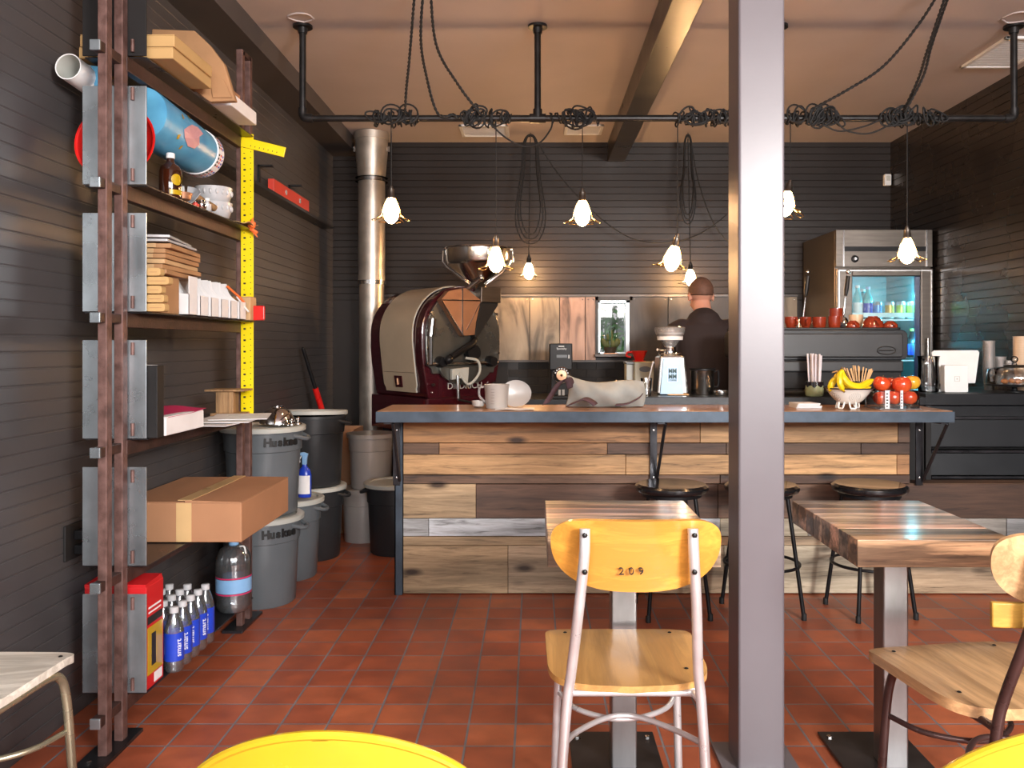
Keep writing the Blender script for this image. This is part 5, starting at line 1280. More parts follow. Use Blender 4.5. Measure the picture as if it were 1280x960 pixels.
for (a, c, s, l, n, lp) in ((466, 502, 1, 'tight coil of black cord at the left end of the rail', 3, 10), (498, 524, 2, 'small coil of black cord just right of the leftmost coil', 2, 6),
        (580, 640, 3, 'loose tangled coil of black cord left of the middle drop pipe', 8, 10), (690, 748, 4, 'loose tangled coil of black cord right of the middle drop pipe', 7, 11),
        (843, 862, 5, 'tiny turn of black cord left of the column', 1, 3), (862, 890, 6, 'tight knot of black cord just left of the column', 5, 7), (892, 912, 7, 'coil of black cord against the left side of the column', 2, 6),
        (984, 1004, 8, 'coil of black cord just right of the column', 2, 5), (1008, 1050, 9, 'big tangled coil of black cord right of the column', 9, 9), (1104, 1150, 10, 'large tangled coil of black cord near the right end of the rail', 8, 10), (1150, 1176, 11, 'thin coil of black cord at the right end of the rail', 2, 6)):
    tangle(l, X(a), X(c), s, n, loops=lp)
def swag(label, pts, r=.0042, tw=False, name='cable_swag'):
    t = thing(name, label, 'cord', tuple(pts[0])); P = catmull(pts, 10); b = MB()
    if tw:
        for s in (0, PI):
            Q = []; L_ = 0
            dense = []
            for i in range(len(P) - 1):
                for q in range(4): dense.append(P[i].lerp(P[i + 1], q / 4))
            dense.append(P[-1])
            for i, p in enumerate(dense):
                if i: L_ += (dense[i] - dense[i - 1]).length
                d = (dense[min(i + 1, len(dense) - 1)] - dense[max(i - 1, 0)]).normalized(); a = d.cross(V(0, 1, 0)).normalized(); c = d.cross(a)
                ph = L_ / .045 * 2 * PI + s; Q.append(p + (a * math.cos(ph) + c * math.sin(ph)) * r * .8)
            o = MB(); o.tube(Q, r, 6); o.build('strand', 'cord', t)
    else: b.tube(P, r, 8); b.build('cable', 'cord', t)
    return t
hk = V(W(520, -36, 3.6).x, 3.6, ZC - .01)
swag('twisted black cord from the ceiling to the leftmost coil', [hk, W(512, 70, 3.9), W(508, 110, 4.05), W(506, 142, PY - .04)], tw=True)
swag('twisted black cord from the ceiling curving down left of the big tangle', [hk + V(.03, .03, 0), W(526, 50, 3.85), W(534, 100, 4.05), W(545, 138, PY - .04), W(556, 146, PY - .04), W(566, 143, PY - .04), W(574, 148, PY - .04)], tw=True)
swag('twisted black cord from the ceiling slanting right to the big tangle', [hk + V(.06, -.02, 0), W(545, 55, 3.85), W(572, 105, 4.05), W(600, 142, PY - .05)], tw=True)
h2 = V(W(1186, -36, 3.6).x, 3.6, ZC - .01)
swag('twisted black cord from the ceiling sweeping left to the coil by the column', [h2, W(1150, 28, 3.78), W(1105, 82, 3.95), W(1060, 112, 4.05), W(1014, 137, PY - .04)], tw=True)
swag('pair of twisted black cords from the ceiling to the right coil', [h2 + V(.015, 0, 0), W(1160, 60, 3.88), W(1148, 98, 4.05), W(1130, 138, PY - .04)], tw=True)
swag('second twisted black cord beside the pair at the right coil', [h2 + V(.03, 0, 0), W(1165, 55, 3.88), W(1154, 95, 4.02), W(1131, 140, PY - .05)], tw=True)
swag('slack black cable drooping under the middle of the pipe rail', [W(610, 152, PY - .04), W(632, 172, PY - .03), W(655, 183, PY - .03), W(675, 178, PY - .03), W(688, 162, PY - .03), W(691, 150, PY - .03)])
swag('slack black cables looping under the rail right of the column', [W(1045, 152, PY - .04), W(1060, 164, PY - .03), W(1085, 167, PY - .03), W(1108, 158, PY - .03), W(1118, 150, PY - .03)])
swag('second slack black cable under the rail right of the column', [W(1028, 156, PY - .05), W(1050, 164, PY - .04), W(1080, 158, PY - .04), W(1100, 150, PY - .04)])
swag('black cable crossing the back wall from loop to loop', [W(668, 172, 6.3), W(700, 220, 6.32), W(745, 268, 6.35), W(790, 298, 6.4), W(835, 303, 6.4), W(875, 292, 6.38), W(915, 262, 6.3), W(945, 225, 6.25)])
swag('thin black cable running down from the right cord loop to the column', [W(864, 180, 6.36), W(874, 230, 6.42), W(890, 275, 6.45), W(908, 300, 6.45), W(930, 315, 6.45)])

def pendant(label, px, cable_top, top, s=1.0, d=PY, tilt=0, az=0, dark=False):
    """lamp with its socket top at (px, top)"""
    p = W(px, top, d); t = thing('pendant_lamp', label, 'lamp', tuple(p), 0, 'bare bulbs in wire cages')
    MB().tube([p + V(0, 0, -.005), cable_top], .0028 if not dark else .004, 6).build('cord', 'cord', t)
    m = T(*p) @ R('Z', az) @ R('X', tilt)
    b = MB(); b.lathe([(.0001, 0), (.006, -.001), (.010, -.010), (.010, -.016), (.016, -.020), (.0165, -.052), (.019, -.055), (.019, -.062), (.0001, -.062)], (0, 0, 0), 18, m @ Matrix.Scale(s, 4)); b.build('socket', 'blackpipe' if dark else 'steelbrush', t)
    b = MB(); b.lathe([(.013, -.058), (.016, -.066), (.031, -.094), (.038, -.125), (.037, -.150), (.028, -.172), (.014, -.186), (.0001, -.190)], (0, 0, 0), 22, m @ Matrix.Scale(s, 4)); b.build('bulb', 'filament_bright' if dark else 'filament', t)
    c = MB(); M2 = m @ Matrix.Scale(s, 4)
    for k in range(6):
        a = 2 * PI * k / 6
        def q(r, z, da=0): return M2 @ V(r * math.cos(a + da), r * math.sin(a + da), z)
        c.tube(catmull([q(.017, -.060), q(.030, -.085), q(.044, -.125), q(.050, -.150, .10), q(.075, -.166, .32), q(.092, -.172, .20), q(.094, -.170, 0), q(.092, -.172, -.20), q(.075, -.166, -.32), q(.050, -.150, -.10), q(.044, -.125)], 4), .0022, 5)
    c.tube([M2 @ V(.0185 * math.cos(2 * PI * k / 16), .0185 * math.sin(2 * PI * k / 16), -.062) for k in range(16)], .002, 5, closed=True)
    c.tube([M2 @ V(.045 * math.cos(2 * PI * k / 24), .045 * math.sin(2 * PI * k / 24), -.128) for k in range(24)], .0014, 5, closed=True)
    c.build('wire_cage', 'brasswire' if not dark else 'blackpipe', t)
    return t
for px, top, tl, az, lab in ((489, 232, 0, 10, 'caged bare bulb lamp farthest left, in front of the duct'), (620, 293, 0, 30, 'caged bare bulb lamp hanging in front of the roaster hopper'),
        (728, 235, 2, 0, 'caged bare bulb lamp hanging highest left of the beam, mid wall'), (847, 292, 12, 60, 'larger caged bulb lamp of the pair over the barista'),
        (988, 225, -14, -60, 'caged bare bulb lamp tilted against the right edge of the column'), (1134, 282, 0, 15, 'caged bare bulb lamp in front of the fridge')):
    pendant(lab, px, V((px - VX) / F * PY, PY, PZ - .01), top, 1.0, tilt=tl, az=az)
for px, top, lab, hx, w_ in ((661, 319, 'small black-socketed lamp on a looped cord above the metal panels', 663, 19), (863, 327, 'small lamp behind the larger one over the barista', 860, 10)):
    p = W(px, top, 6.3); hook = V((hx - VX) / F * 6.3, 6.3, ZC)
    pendant(lab, px, hook + V(0, 0, -.042), top, .95, d=6.3, dark=True)
    t = thing('cord_loop', 'long hanging loops of black cord, ' + ('left of the ceiling beam' if px < 700 else 'beside the column'), 'cord', tuple(hook))
    b = MB(); b.tube([hook, hook + V(0, 0, -.02), hook + V(.008, 0, -.03), hook + V(0, 0, -.036), hook + V(-.008, 0, -.03)], .003, 6); b.build('ceiling_hook', 'blackpipe', t)
    for k in range(3):
        ww = w_ * (1 - .17 * k); yb = (305 if px < 700 else 280) - 6 * k; dd = (6.285, 6.27, 6.32)[k]; b = MB()
        b.tube(catmull([W(hx, 168 + k, dd), W(hx + ww * .45, 178, dd), W(hx + ww * .62, 215, dd), W(hx + ww, yb - 34, dd), W(hx + ww * .62, yb - 7, dd), W(hx, yb, dd), W(hx - ww * .62, yb - 7, dd), W(hx - ww, yb - 34, dd), W(hx - ww * .62, 215, dd), W(hx - ww * .45, 178, dd)], 7, True), .0042, 7, closed=True); b.build('loop', 'cord', t)

# ------------------------------------------------------------------ on the black worktop
zt = 1.001
gx = (840 - VX) / F * 4.62
t = thing('espresso_grinder', 'chrome espresso grinder with a blue-white front plate and glass hopper', 'grinder', (gx, 4.62, zt))
b = MB(); b.prism([(-.088, 0), (.088, 0), (.070, .205), (.060, .215), (-.060, .215), (-.070, .205)], 4.60, 4.78, 'Y', T(gx, 0, zt)); b.build('body', 'steel', t, bev=.012, seg=3)
b = MB(); b.prism([(-.066, .004), (.062, .004), (.046, .198), (-.048, .198)], 4.590, 4.598, 'Y', T(gx - .004, 0, zt)); fpp = b.build('front_plate', 'bluesteel', t, bev=.002); 
MATS['plateblue'] = mk('plateblue', (.22, .32, .42), .35, .3, var=.1, sc=4); fpp.data.materials[0] = MATS['plateblue']
text('MM', .034, 'inkgreen', t, T(gx - .002, 4.589, zt + .130) @ FACE, 'lettering', bold=.0012, sx=.85); text('MM', .034, 'inkgreen', t, T(gx - .002, 4.589, zt + .100) @ FACE, 'lettering', bold=.0012, sx=.85); text('COFFEE', .011, 'inkgreen', t, T(gx - .002, 4.589, zt + .080) @ FACE, 'lettering', bold=.0004, sx=1.1)
b = MB()
for lo, hi in (((-.030, .150), (.026, .152)), ((-.030, .070), (.026, .072)), ((-.030, .070), (-.028, .152)), ((.024, .070), (.026, .152))): b.box((gx + lo[0], 4.5885, zt + lo[1]), (gx + hi[0], 4.5895, zt + hi[1]))
b.build('logo_frame', 'white', t)
MB().lathe([(.064, .216), (.066, .222), (.060, .228), (.035, .230), (.032, .255), (.036, .262), (.0001, .262)], (gx, 4.69, zt), 28).build('collar', 'chrome', t)
MB().tube([(gx - .03, 4.66, zt + .243), (gx - .078, 4.64, zt + .247)], [.004, .007], 10).build('adjust_lever', 'chrome', t)
h = MB(); h.shell([(.030, .262), (.044, .285), (.076, .325), (.082, .345), (.084, .368)], .002, (gx, 4.69, zt), 32); h.build('hopper', 'clearplastic', t)
MB().lathe([(.0001, .265), (.028, .266), (.042, .286), (.066, .316), (.040, .322), (.0001, .330)], (gx, 4.69, zt), 28).build('beans', 'beans', t)
MB().lathe([(.070, .300), (.0715, .319), (.079, .340), (.0795, .339), (.0705, .318)], (gx, 4.69, zt), 32).build('label_band', 'white', t)
MB().lathe([(.0001, .378), (.030, .376), (.078, .372), (.086, .368), (.084, .364), (.0001, .366)], (gx, 4.69, zt), 32).build('hopper_lid', 'clearplastic', t)
MB().box((gx - .03, 4.57, zt), (gx + .085, 4.60, zt + .006)).build('tray_lip', 'stirrer', t, bev=.002)
c = ((878 - VX) / F * 4.66, 4.66, zt)
t = thing('knock_box', 'round stainless steel container with a dark rim beside the grinder', 'container', c)
MB().shell([(.062, 0), (.064, .003), (.064, .130), (.067, .134)], .002, c, 32).build('pot', 'steel', t); MB().lathe([(.068, .132), (.072, .134), (.072, .142), (.068, .144), (.063, .140)], c, 32).build('rim', 'black', t)
MB().tube(catmull([(c[0] + .066, c[1], zt + .125), (c[0] + .088, c[1], zt + .125), (c[0] + .088, c[1], zt + .05), (c[0] + .066, c[1], zt + .04)], 6), .006, 8).build('handle', 'black', t)
c = ((901 - VX) / F * 4.56, 4.56, zt); t = thing('shallow_tin', 'shallow silver tin between the steel container and the column', 'tin', c); MB().shell([(.038, 0), (.040, .003), (.040, .026)], .002, c, 28).build('tin', 'steel', t); MB().lathe([(.040, .018), (.042, .018), (.042, .024), (.040, .024)], c, 28).build('rolled_rim', 'chrome', t)
c = ((808 - VX) / F * 4.52, 4.52, zt)
t = thing('spoon_glass', 'small drinking glass with a spoon at the left end of the worktop', 'glass', c); MB().shell([(.024, 0), (.025, .012), (.031, .095)], .002, c, 24).build('tumbler', 'glass', t); MB().lathe([(.0001, .012), (.024, .012), (.026, .040), (.0001, .040)], c, 20).build('water', 'waterglass', t)
t = thing('bar_spoon', 'long steel bar spoon leaning in the small glass', 'spoon', c); b = MB(); b.tube([(c[0] - .005, c[1], zt + .016), (c[0] + .034, c[1], zt + .175)], .0035, 8); b.build('handle', 'ceramic', t); MB().ball((c[0] + .036, c[1], zt + .178), .007, 10).build('tip', 'ceramic', t)

# espresso machine with lever groups
x0, x1, y0, y1 = 1.12, 2.045, 4.60, 4.98
em_ = thing('espresso_machine', 'wide black lever espresso machine seen from its back', 'espresso machine', ((x0 + x1) / 2, 4.8, zt))
b = MB(); b.rbox((x0, y0 + .02, zt + .19), (x1, y1, zt + .355), .035, 'Y'); b.build('upper_body', 'blacksat', em_, bev=.004)
b = MB(); b.rbox((x0 + .025, y0, zt + .205), (x1 - .035, y0 + .022, zt + .335), .012, 'Y'); bp_ = b.build('back_panel', 'charcoalplastic', em_, bev=.006, seg=3)
b = MB(); b.box((x0 + .02, y0 + .005, zt + .125), (x1 - .03, y0 + .03, zt + .185)); b.build('lower_band', 'charcoalplastic', em_, bev=.008, seg=3)
b = MB(); b.box((x0 + .03, y0 + .03, zt + .03), (x1 - .03, y1 - .02, zt + .20)); b.build('lower_body', 'blackmatte', em_, bev=.006)
for px_ in (x0 + .08, x1 - .08):
    for py_ in (y0 + .07, y1 - .07): MB().lathe([(.025, 0), (.025, .006), (.015, .01), (.015, .032)], (px_, py_, zt), 16).build('foot', 'steel', em_)
ox, oz = (1108 - VX) / F * 4.6, CAMH + (VY - 438) / F * 4.6
b = MB(); b.tube([(ox + .050 * math.cos(2 * PI * k / 36), y0 - .002, oz + .022 * math.sin(2 * PI * k / 36)) for k in range(36)], .0028, 6, closed=True); b.tube([(ox - .040, y0 - .002, oz), (ox + .040, y0 - .002, oz)], .003, 6); b.build('oval_logo', 'ink', em_)
b = MB(); b.rbox((x0 + .01, y0 + .03, zt + .355), (x1 - .03, y1 - .01, zt + .368), .02, 'Z'); b.build('cup_tray', 'black', em_, bev=.003)
for lx in (1010, 1060):
    p = W(lx, 340, 4.95); q = W(lx - 6, 398, 4.95)
    b = MB(); b.tube([q + V(0, 0, -.12), q, W(lx - 3, 372, 4.95)], .006, 8); lv = b.build('lever', 'chrome', em_)
    b = MB(); b.tube([W(lx - 3, 370, 4.95), W(lx - 2, 362, 4.95), W(lx, 345, 4.95)], [.009, .014, .012], 12); b.build('lever_grip', 'black', lv); MB().ball(p, .013, 14).build('lever_knob', 'chrome', lv)
    b = MB(); b.lathe([(.03, -.16), (.03, -.02), (.022, .0), (.01, .01)], tuple(q), 18); b.build('lever_group', 'chrome', em_)

# cups on the machine
zc_ = zt + .3685
def mug(label, px, d, rt, h, rb=None, stack=0, mat_='mug', handle=True, ha=0):
    c = (W(px, 400, d).x, d, zc_ + stack); rb = rb or rt * .85
    t = thing('cup', label, 'cup', c, 0, 'cups on the espresso machine')
    MB().shell([(rb * .9, 0), (rb, .004), (rt, h * .5), (rt, h)], .003, c, 26).build('cup_body', mat_, t)
    if handle:
        a = math.radians(ha); dx, dy = math.cos(a), math.sin(a)
        MB().tube(catmull([(c[0] + dx * rt, c[1] + dy * rt, c[2] + h * .8), (c[0] + dx * (rt + .018), c[1] + dy * (rt + .018), c[2] + h * .7), (c[0] + dx * (rt + .016), c[1] + dy * (rt + .016), c[2] + h * .35), (c[0] + dx * rt * .97, c[1] + dy * rt * .97, c[2] + h * .25)], 6), .0045, 8).build('handle', mat_, t)
def dome(label, px, d, r, h, mat_='mug'):
    c = (W(px, 400, d).x, d, zc_); t = thing('upturned_cup', label, 'cup', c, 0, 'upturned cups on the espresso machine')
    MB().lathe([(r * .96, 0), (r, .003), (r * .95, h * .5), (r * .6, h * .88), (r * .45, h * .93), (r * .45, h), (r * .38, h), (r * .36, h * .95), (.0001, h * .94)], c, 28).build('cup_body', mat_, t)
    MB().tube(catmull([(c[0] - r * .2, c[1] - r * .9, c[2] + h * .6), (c[0] - r * .1, c[1] - r * 1.25, c[2] + h * .55), (c[0] + r * .1, c[1] - r * 1.2, c[2] + h * .25), (c[0] + r * .1, c[1] - r * .95, c[2] + h * .2)], 6), .004, 8).build('handle', mat_, t)
mug('rounded red-brown cup at the left end of the machine top', 989, 4.74, .036, .062, .026, ha=-70)
mug('rounded red-brown cup second from the column on the machine top', 1007, 4.78, .033, .062, .022, ha=-100)
mug('straight red-brown cup third from the column on the machine top', 1024, 4.76, .038, .062, .034, ha=60)
mug('straight red-brown cup left of the upturned ones on the machine top', 1043, 4.72, .034, .064, .032, ha=90)
mug('tall red-brown cup standing behind the row on the machine top', 1045, 4.86, .038, .115, .030, ha=90)
mug('cream-coloured cup among the red-brown ones', 1070, 4.87, .040, .078, .028, mat_='mugcream', handle=False)
dome('small upturned red-brown cup left of the large one', 1066, 4.70, .038, .040)
dome('large upturned red-brown cup with a handle facing front', 1091, 4.76, .058, .066)
dome('small upturned red-brown cup at the right end of the machine top', 1113, 4.72, .040, .038)
t = thing('saucer_stack', 'x', 'saucers', (0, 0, 0)); bpy.data.objects.remove(t)
for k in range(4):
    c = (W(1057, 400, 4.80).x, 4.80, zc_ + .008 * k); t = thing('saucer', 'white saucer between the tall cup and cream cup, %s of the stack' % ['lowest', 'second', 'third', 'topmost'][k], 'saucer', c, 0, 'saucers on the espresso machine')
    MB().lathe([(.0001, .001), (.018, 0), (.020, .002), (.034, .0065), (.0345, .0078), (.020, .004), (.0001, .0035)], c, 24).build('dish', 'ceramic', t)

# straws, stirrers
def jar(name, label, px, d, z, r, h, mat_, drip=None):
    c = (W(px, 400, d).x, d, z); t = thing(name, label, 'jar', c); MB().shell([(r * .9, 0), (r, .005), (r * 1.03, h * .5), (r * .97, h)], .003, c, 26).build('jar_body', mat_, t)
    if drip:
        b = MB(); n = 40; rnd = random.Random(4); vs = []
        for k in range(n): a = 2 * PI * k / n; zz = h * (.68 + .10 * math.sin(k * 1.3) + rnd.uniform(-.03, .03)); vs += [V(c[0] + (r * 1.03 + .001) * math.cos(a), c[1] + (r * 1.03 + .001) * math.sin(a), z + zz), V(c[0] + (r + .001) * math.cos(a), c[1] + (r + .001) * math.sin(a), z + h * 1.003)]
        b.add(vs, [(2 * k, (2 * k + 2) % (2 * n), (2 * k + 3) % (2 * n), 2 * k + 1) for k in range(n)], True); b.build('dark_glaze', drip, t)
    return t, c
t, cj = jar('straw_jar', 'small green-glazed jar with black drip glaze holding straws', 1018, 4.50, zt, .046, .078, 'glazegreen', 'glazeblack')
rnd = random.Random(12)
for k in range(13):
    a = 2 * PI * k / 13 * 2.4; rr = .030 * math.sqrt((k + .5) / 13); bx, by = cj[0] + rr * math.cos(a), cj[1] + rr * math.sin(a)
    tt = thing('paper_straw', 'white paper-wrapped straw standing in the green jar', 'straw', (bx, by, zt + .005), 0, 'wrapped straws in the green jar')
    tx_, ty_ = bx + rr * .35 * math.cos(a) + rnd.uniform(-.003, .003), by + rr * .3 * math.sin(a)
    MB().tube([(bx, by, zt + .006), (tx_, ty_, zt + .222 + rnd.uniform(-.006, .006))], .0048, 7).build('straw', 'strawpaper', tt)
t, cj = jar('stirrer_cup', 'black cup holding wooden stirrers behind the bananas', 1074, 4.50, zt, .040, .080, 'glazeblack')
for k in range(16):
    a = PI * (k + .5) / 16; rr = .022; bx = cj[0] - rr * math.cos(a) * .6; by = cj[1] + rnd.uniform(-.018, .018)
    tx_ = cj[0] - .072 * math.cos(a) + rnd.uniform(-.006, .006); hh = .170 - .025 * abs(math.cos(a)) + rnd.uniform(-.012, .006)
    tt = thing('wooden_stirrer', 'wooden coffee stirrer fanned out of the black cup', 'stirrer', (bx, by, zt + .006), 0, 'wooden stirrers in the black cup')
    A, B_ = V(bx, by, zt + .006), V(tx_, by + rnd.uniform(-.01, .01), zt + hh); d_ = (B_ - A).normalized(); sd = d_.cross(V(0, 1, 0)).normalized() * .0036; b = MB()
    dy_ = V(0, .0008, 0); b.add([A - sd - dy_, A + sd - dy_, B_ + sd - dy_, B_ - sd - dy_, A - sd + dy_, A + sd + dy_, B_ + sd + dy_, B_ - sd + dy_], [(0, 1, 2, 3), (7, 6, 5, 4), (0, 4, 5, 1), (1, 5, 6, 2), (2, 6, 7, 3), (3, 7, 4, 0)]); b.build('stick', 'stirrer', tt)

# ------------------------------------------------------------------ on the bar top, right
zt2 = .961
for k in range(2):
    c = W(1006, 505, 4.22); t = thing('napkin_stack', ['white napkins beside the column, lower bundle', 'white napkins beside the column, upper bundle'][k], 'napkins', (c.x, c.y, zt2 + .011 * k)); b = MB(); 
    for q in range(4): b.cbox((c.x - .004 * k + .001 * q, 4.22, zt2 + .0015 + k * .0122 + q * .0029), (.125 - .012 * k, .12, .0024), R('Z', 3 * k + q))
    b.build('sheets', 'whitepaper', t)
cc = W(1061, 508, 4.14); cc.z = zt2
t = thing('colander', 'white enamel colander on little feet holding bananas', 'colander', tuple(cc))
prof = [(.020, .020), (.045, .026), (.070, .045), (.092, .072), (.108, .096), (.116, .100)]
MB().shell(prof, .0025, tuple(cc), 44).build('bowl', 'colander', t)
b = MB(); b.tube([(cc.x + .1165 * math.cos(2 * PI * k / 44), cc.y + .1165 * math.sin(2 * PI * k / 44), zt2 + .101) for k in range(44)], .003, 8, closed=True); b.build('rim', 'blackmatte', t)
b = MB()
for ca in (-90, -160, -20):
    for ring, n in ((0, 1), (.009, 6), (.018, 12), (.027, 18)):
        for k in range(n):
            a = 2 * PI * k / n; u_, v_ = ring * math.cos(a), ring * math.sin(a); zz = .060 + v_ * .72; rr = .070 + (zz - .045) / (.027) * .022 if zz < .072 else .092 + (zz - .072) / .024 * .016
            if zz < .045: rr = .045 + (zz - .026) / .019 * .025
            an = math.radians(ca) + u_ / rr; b.ball((cc.x + (rr - .0003) * math.cos(an), cc.y + (rr - .0003) * math.sin(an), zt2 + zz), .0019, 6)
b.build('drain_holes', 'ink', t)
for a in (-90, 30, 150, -30 - 120):
    a_ = math.radians(a); dx, dy = math.cos(a_), math.sin(a_); px_, py_ = -dy, dx; r0, r1 = .050, .058
    b = MB(); b.tube(catmull([(cc.x + dx * r0 + px_ * .016, cc.y + dy * r0 + py_ * .016, zt2 + .034), (cc.x + dx * r1 + px_ * .013, cc.y + dy * r1 + py_ * .013, zt2 + .008), (cc.x + dx * r1, cc.y + dy * r1, zt2 + .004), (cc.x + dx * r1 - px_ * .013, cc.y + dy * r1 - py_ * .013, zt2 + .008), (cc.x + dx * r0 - px_ * .016, cc.y + dy * r0 - py_ * .016, zt2 + .034)], 5), .0045, 8); b.build('foot', 'colander', t)
def banana(label, pts, r):
    t = thing('banana', label, 'banana', tuple(pts[0]), 0, 'bananas in the white colander'); P = catmull(pts, 8); n = len(P); rs = []
    for i in range(n):
        q = i / (n - 1); rs.append(r * (.28 + .72 * min(1, q / .22) ** .8 if q < .22 else (1 if q < .8 else 1 - .72 * ((q - .8) / .2) ** 1.6)))
    MB().tube(P, rs, 8).build('fruit', 'banana', t); MB().tube([P[-1], P[-1] + (P[-1] - P[-2]).normalized() * .006], r * .28, 7).build('tip', 'bananatip', t); MB().tube([P[0], P[0] - (P[1] - P[0]).normalized() * .012], r * .30, 7).build('stalk', 'bananatip', t)
w = lambda x, y, dd=4.12: W(x, y, dd)
banana('big front banana curving along the colander to the right', [w(1053, 462, 4.07), w(1055, 472, 4.06), w(1062, 480, 4.055), w(1074, 483, 4.06), w(1084, 479, 4.08), w(1091, 474.5, 4.10)], .0165)
banana('short banana hanging down the middle of the bunch', [w(1052, 462, 4.09), w(1050, 470, 4.05), w(1050, 480, 4.04), w(1055, 489, 4.05)], .014)
banana('banana pointing left over the colander rim', [w(1051, 463, 4.12), w(1046, 472, 4.11), w(1040, 479, 4.10), w(1037, 489, 4.11)], .016)
banana('lowest banana lying under the big front one', [w(1052, 464, 4.15), w(1056, 480, 4.13), w(1066, 488, 4.12), w(1079, 488, 4.12), w(1088, 484, 4.14)], .015)
b = MB(); b.tube([w(1052, 466, 4.10), w(1046, 464, 4.11), w(1040, 466, 4.12)], [.010, .008, .004], 8, flat=.5); t = thing('dry_stem', 'dried brown stem leaf beside the bananas', 'stem', tuple(w(1046, 464))); b.build('leaf', 'stirrer', t)
# clear box with apples
ax0, ax1 = (1091 - VX) / F * 4.14, (1147 - VX) / F * 4.14
t = thing('fruit_box', 'clear plastic box with white label strips holding apples', 'box', ((ax0 + ax1) / 2, 4.17, zt2))
b = MB(); b.rbox((ax0, 4.085, zt2 + .0005), (ax1, 4.275, zt2 + .003), .02, 'Z'); b.build('base', 'clearplastic', t)
b = MB(); n = 40; pts = []
cx_, cy_ = (ax0 + ax1) / 2, 4.18
for k in range(40): a = 2 * PI * k / 40; pts.append((cx_ + math.copysign(abs(math.cos(a)) ** .35, math.cos(a)) * (ax1 - ax0) / 2, cy_ + math.copysign(abs(math.sin(a)) ** .35, math.sin(a)) * .095))
b.add([V(x, y, z) for z in (zt2 + .002, zt2 + .088) for x, y in pts], [(k, (k + 1) % 40, 40 + (k + 1) % 40, 40 + k) for k in range(40)], True); b.build('side_wall', 'glass', t)
for px_, ww in ((1109, .022), (1127, .013)):
    X0 = (px_ - VX) / F * 4.085; b = MB(); b.box((X0 - ww / 2, 4.0825, zt2 + .004), (X0 + ww / 2, 4.0835, zt2 + .092)); lb_ = b.build('label_strip', 'whitepaper', t)
    b = MB(); 
    for q in range(5): b.box((X0 - ww * .28, 4.0818, zt2 + .012 + q * .015), (X0 + ww * (.1 + .05 * (q % 3)), 4.0825, zt2 + .018 + q * .015))
    b.build('lettering', 'ink', lb_)
def apple(label, px, py, d, r, mat_='apple', sticker=False, seed=0):
    c = W(px, py, d); t = thing('apple', label, 'apple', tuple(c - V(0, 0, r)), 0, 'apples in the clear box')
    prof = []
    for k in range(15):
        a = -PI / 2 + PI * k / 14; rr = math.cos(a) * (1 + .06 * math.sin(a)); z = math.sin(a) * .92
        if k > 11: z -= .10 * (k - 11) / 3 * 1.2
        if k < 2: z += .06 * (2 - k)
        prof.append((max(rr * r, .0001), z * r))
    m_ = T(*c) @ R('Z', seed * 50) @ R('X', 12 * math.sin(seed * 2))
    MB().lathe(prof, (0, 0, 0), 24, m_).build('fruit', mat_, t); MB().tube([m_ @ V(0, 0, r * .74), m_ @ V(.003, 0, r * 1.02)], .0016, 6).build('stem', 'bananatip', t)
    if sticker: b = MB(); b.lathe([(.0001, .0010), (.0065, .0006), (.007, 0)], tuple(c + V(-.3, -.95, .15).normalized() * r * .985), 12, R('X', 80) @ R('Y', -15)); b.build('sticker', 'whitepaper', t)
apple('red apple upper left in the clear box, with a round sticker', 1102, 479.5, 4.15, .041, sticker=True, seed=1)
apple('large red apple upper middle in the clear box', 1127, 481, 4.14, .047, seed=2)
apple('yellow-orange apple upper right in the clear box', 1140, 478, 4.21, .040, 'appleyellow', seed=3)
apple('red apple lower left in the clear box', 1101, 497.5, 4.14, .038, seed=4)
apple('orange-red apple lower middle between the label strips', 1117.5, 497, 4.13, .038, sticker=True, seed=5)
apple('red apple lower right in the clear box', 1136.5, 497, 4.14, .038, seed=6)
apple('red apple deep between the two upper red apples', 1114, 480, 4.21, .036, seed=7)

# ------------------------------------------------------------------ service counter, right
z3 = 1.017; SV = .935; before = set(o.name for o in bpy.data.objects)
c = (W(1160.5, 490, 4.60).x, 4.60, z3)
t = thing('water_pitcher', 'clear glass water pitcher between the apples and the tablet', 'pitcher', c)
MB().shell([(.050, 0), (.056, .006), (.060, .06), (.055, .16), (.060, .205), (.064, .21)], .0025, c, 32).build('jug', 'glass', t)
MB().lathe([(.0001, .004), (.052, .006), (.056, .035), (.0001, .036)], c, 24).build('melted_ice', 'jugglass', t)
MB().tube(catmull([(c[0], c[1] + .055, z3 + .185), (c[0], c[1] + .085, z3 + .185), (c[0], c[1] + .088, z3 + .10), (c[0], c[1] + .058, z3 + .05)], 6), .006, 8).build('handle', 'glass', t)
t = thing('register_stand', 'white tablet card reader stand with a small square logo', 'stand', (W(1195.7, 480, 4.563).x, 4.563, z3))
sxc = W(1195.7, 480, 4.563).x; sx0, sx1 = sxc - .0685, sxc + .0685
b = MB(); b.rbox((sx0, 4.563, z3), (sx1, 4.618, z3 + .158), .010, 'Y'); b.build('housing', 'white', t, bev=.004)
b = MB(); lx = (sx0 + sx1) / 2 + .003; lz = z3 + .078
for lo, hi in (((-.015, .013), (.015, .015)), ((-.015, -.015), (.015, -.013)), ((-.015, -.015), (-.013, .015)), ((.013, -.015), (.015, .015)), ((-.004, -.004), (.004, .004))): b.box((lx + lo[0], 4.5615, lz + lo[1]), (lx + hi[0], 4.5625, lz + hi[1]))
b.build('square_logo', 'lidgrey', t)
b = MB(); b.box((sx0 - .02, 4.620, z3), (sx0 + .1, 4.72, z3 + .012)); b.build('foot', 'white', t, bev=.003)
t = thing('tablet', 'white tablet tilted on the card reader stand', 'tablet', (W(1196.5, 460, 4.68).x, 4.68, z3))
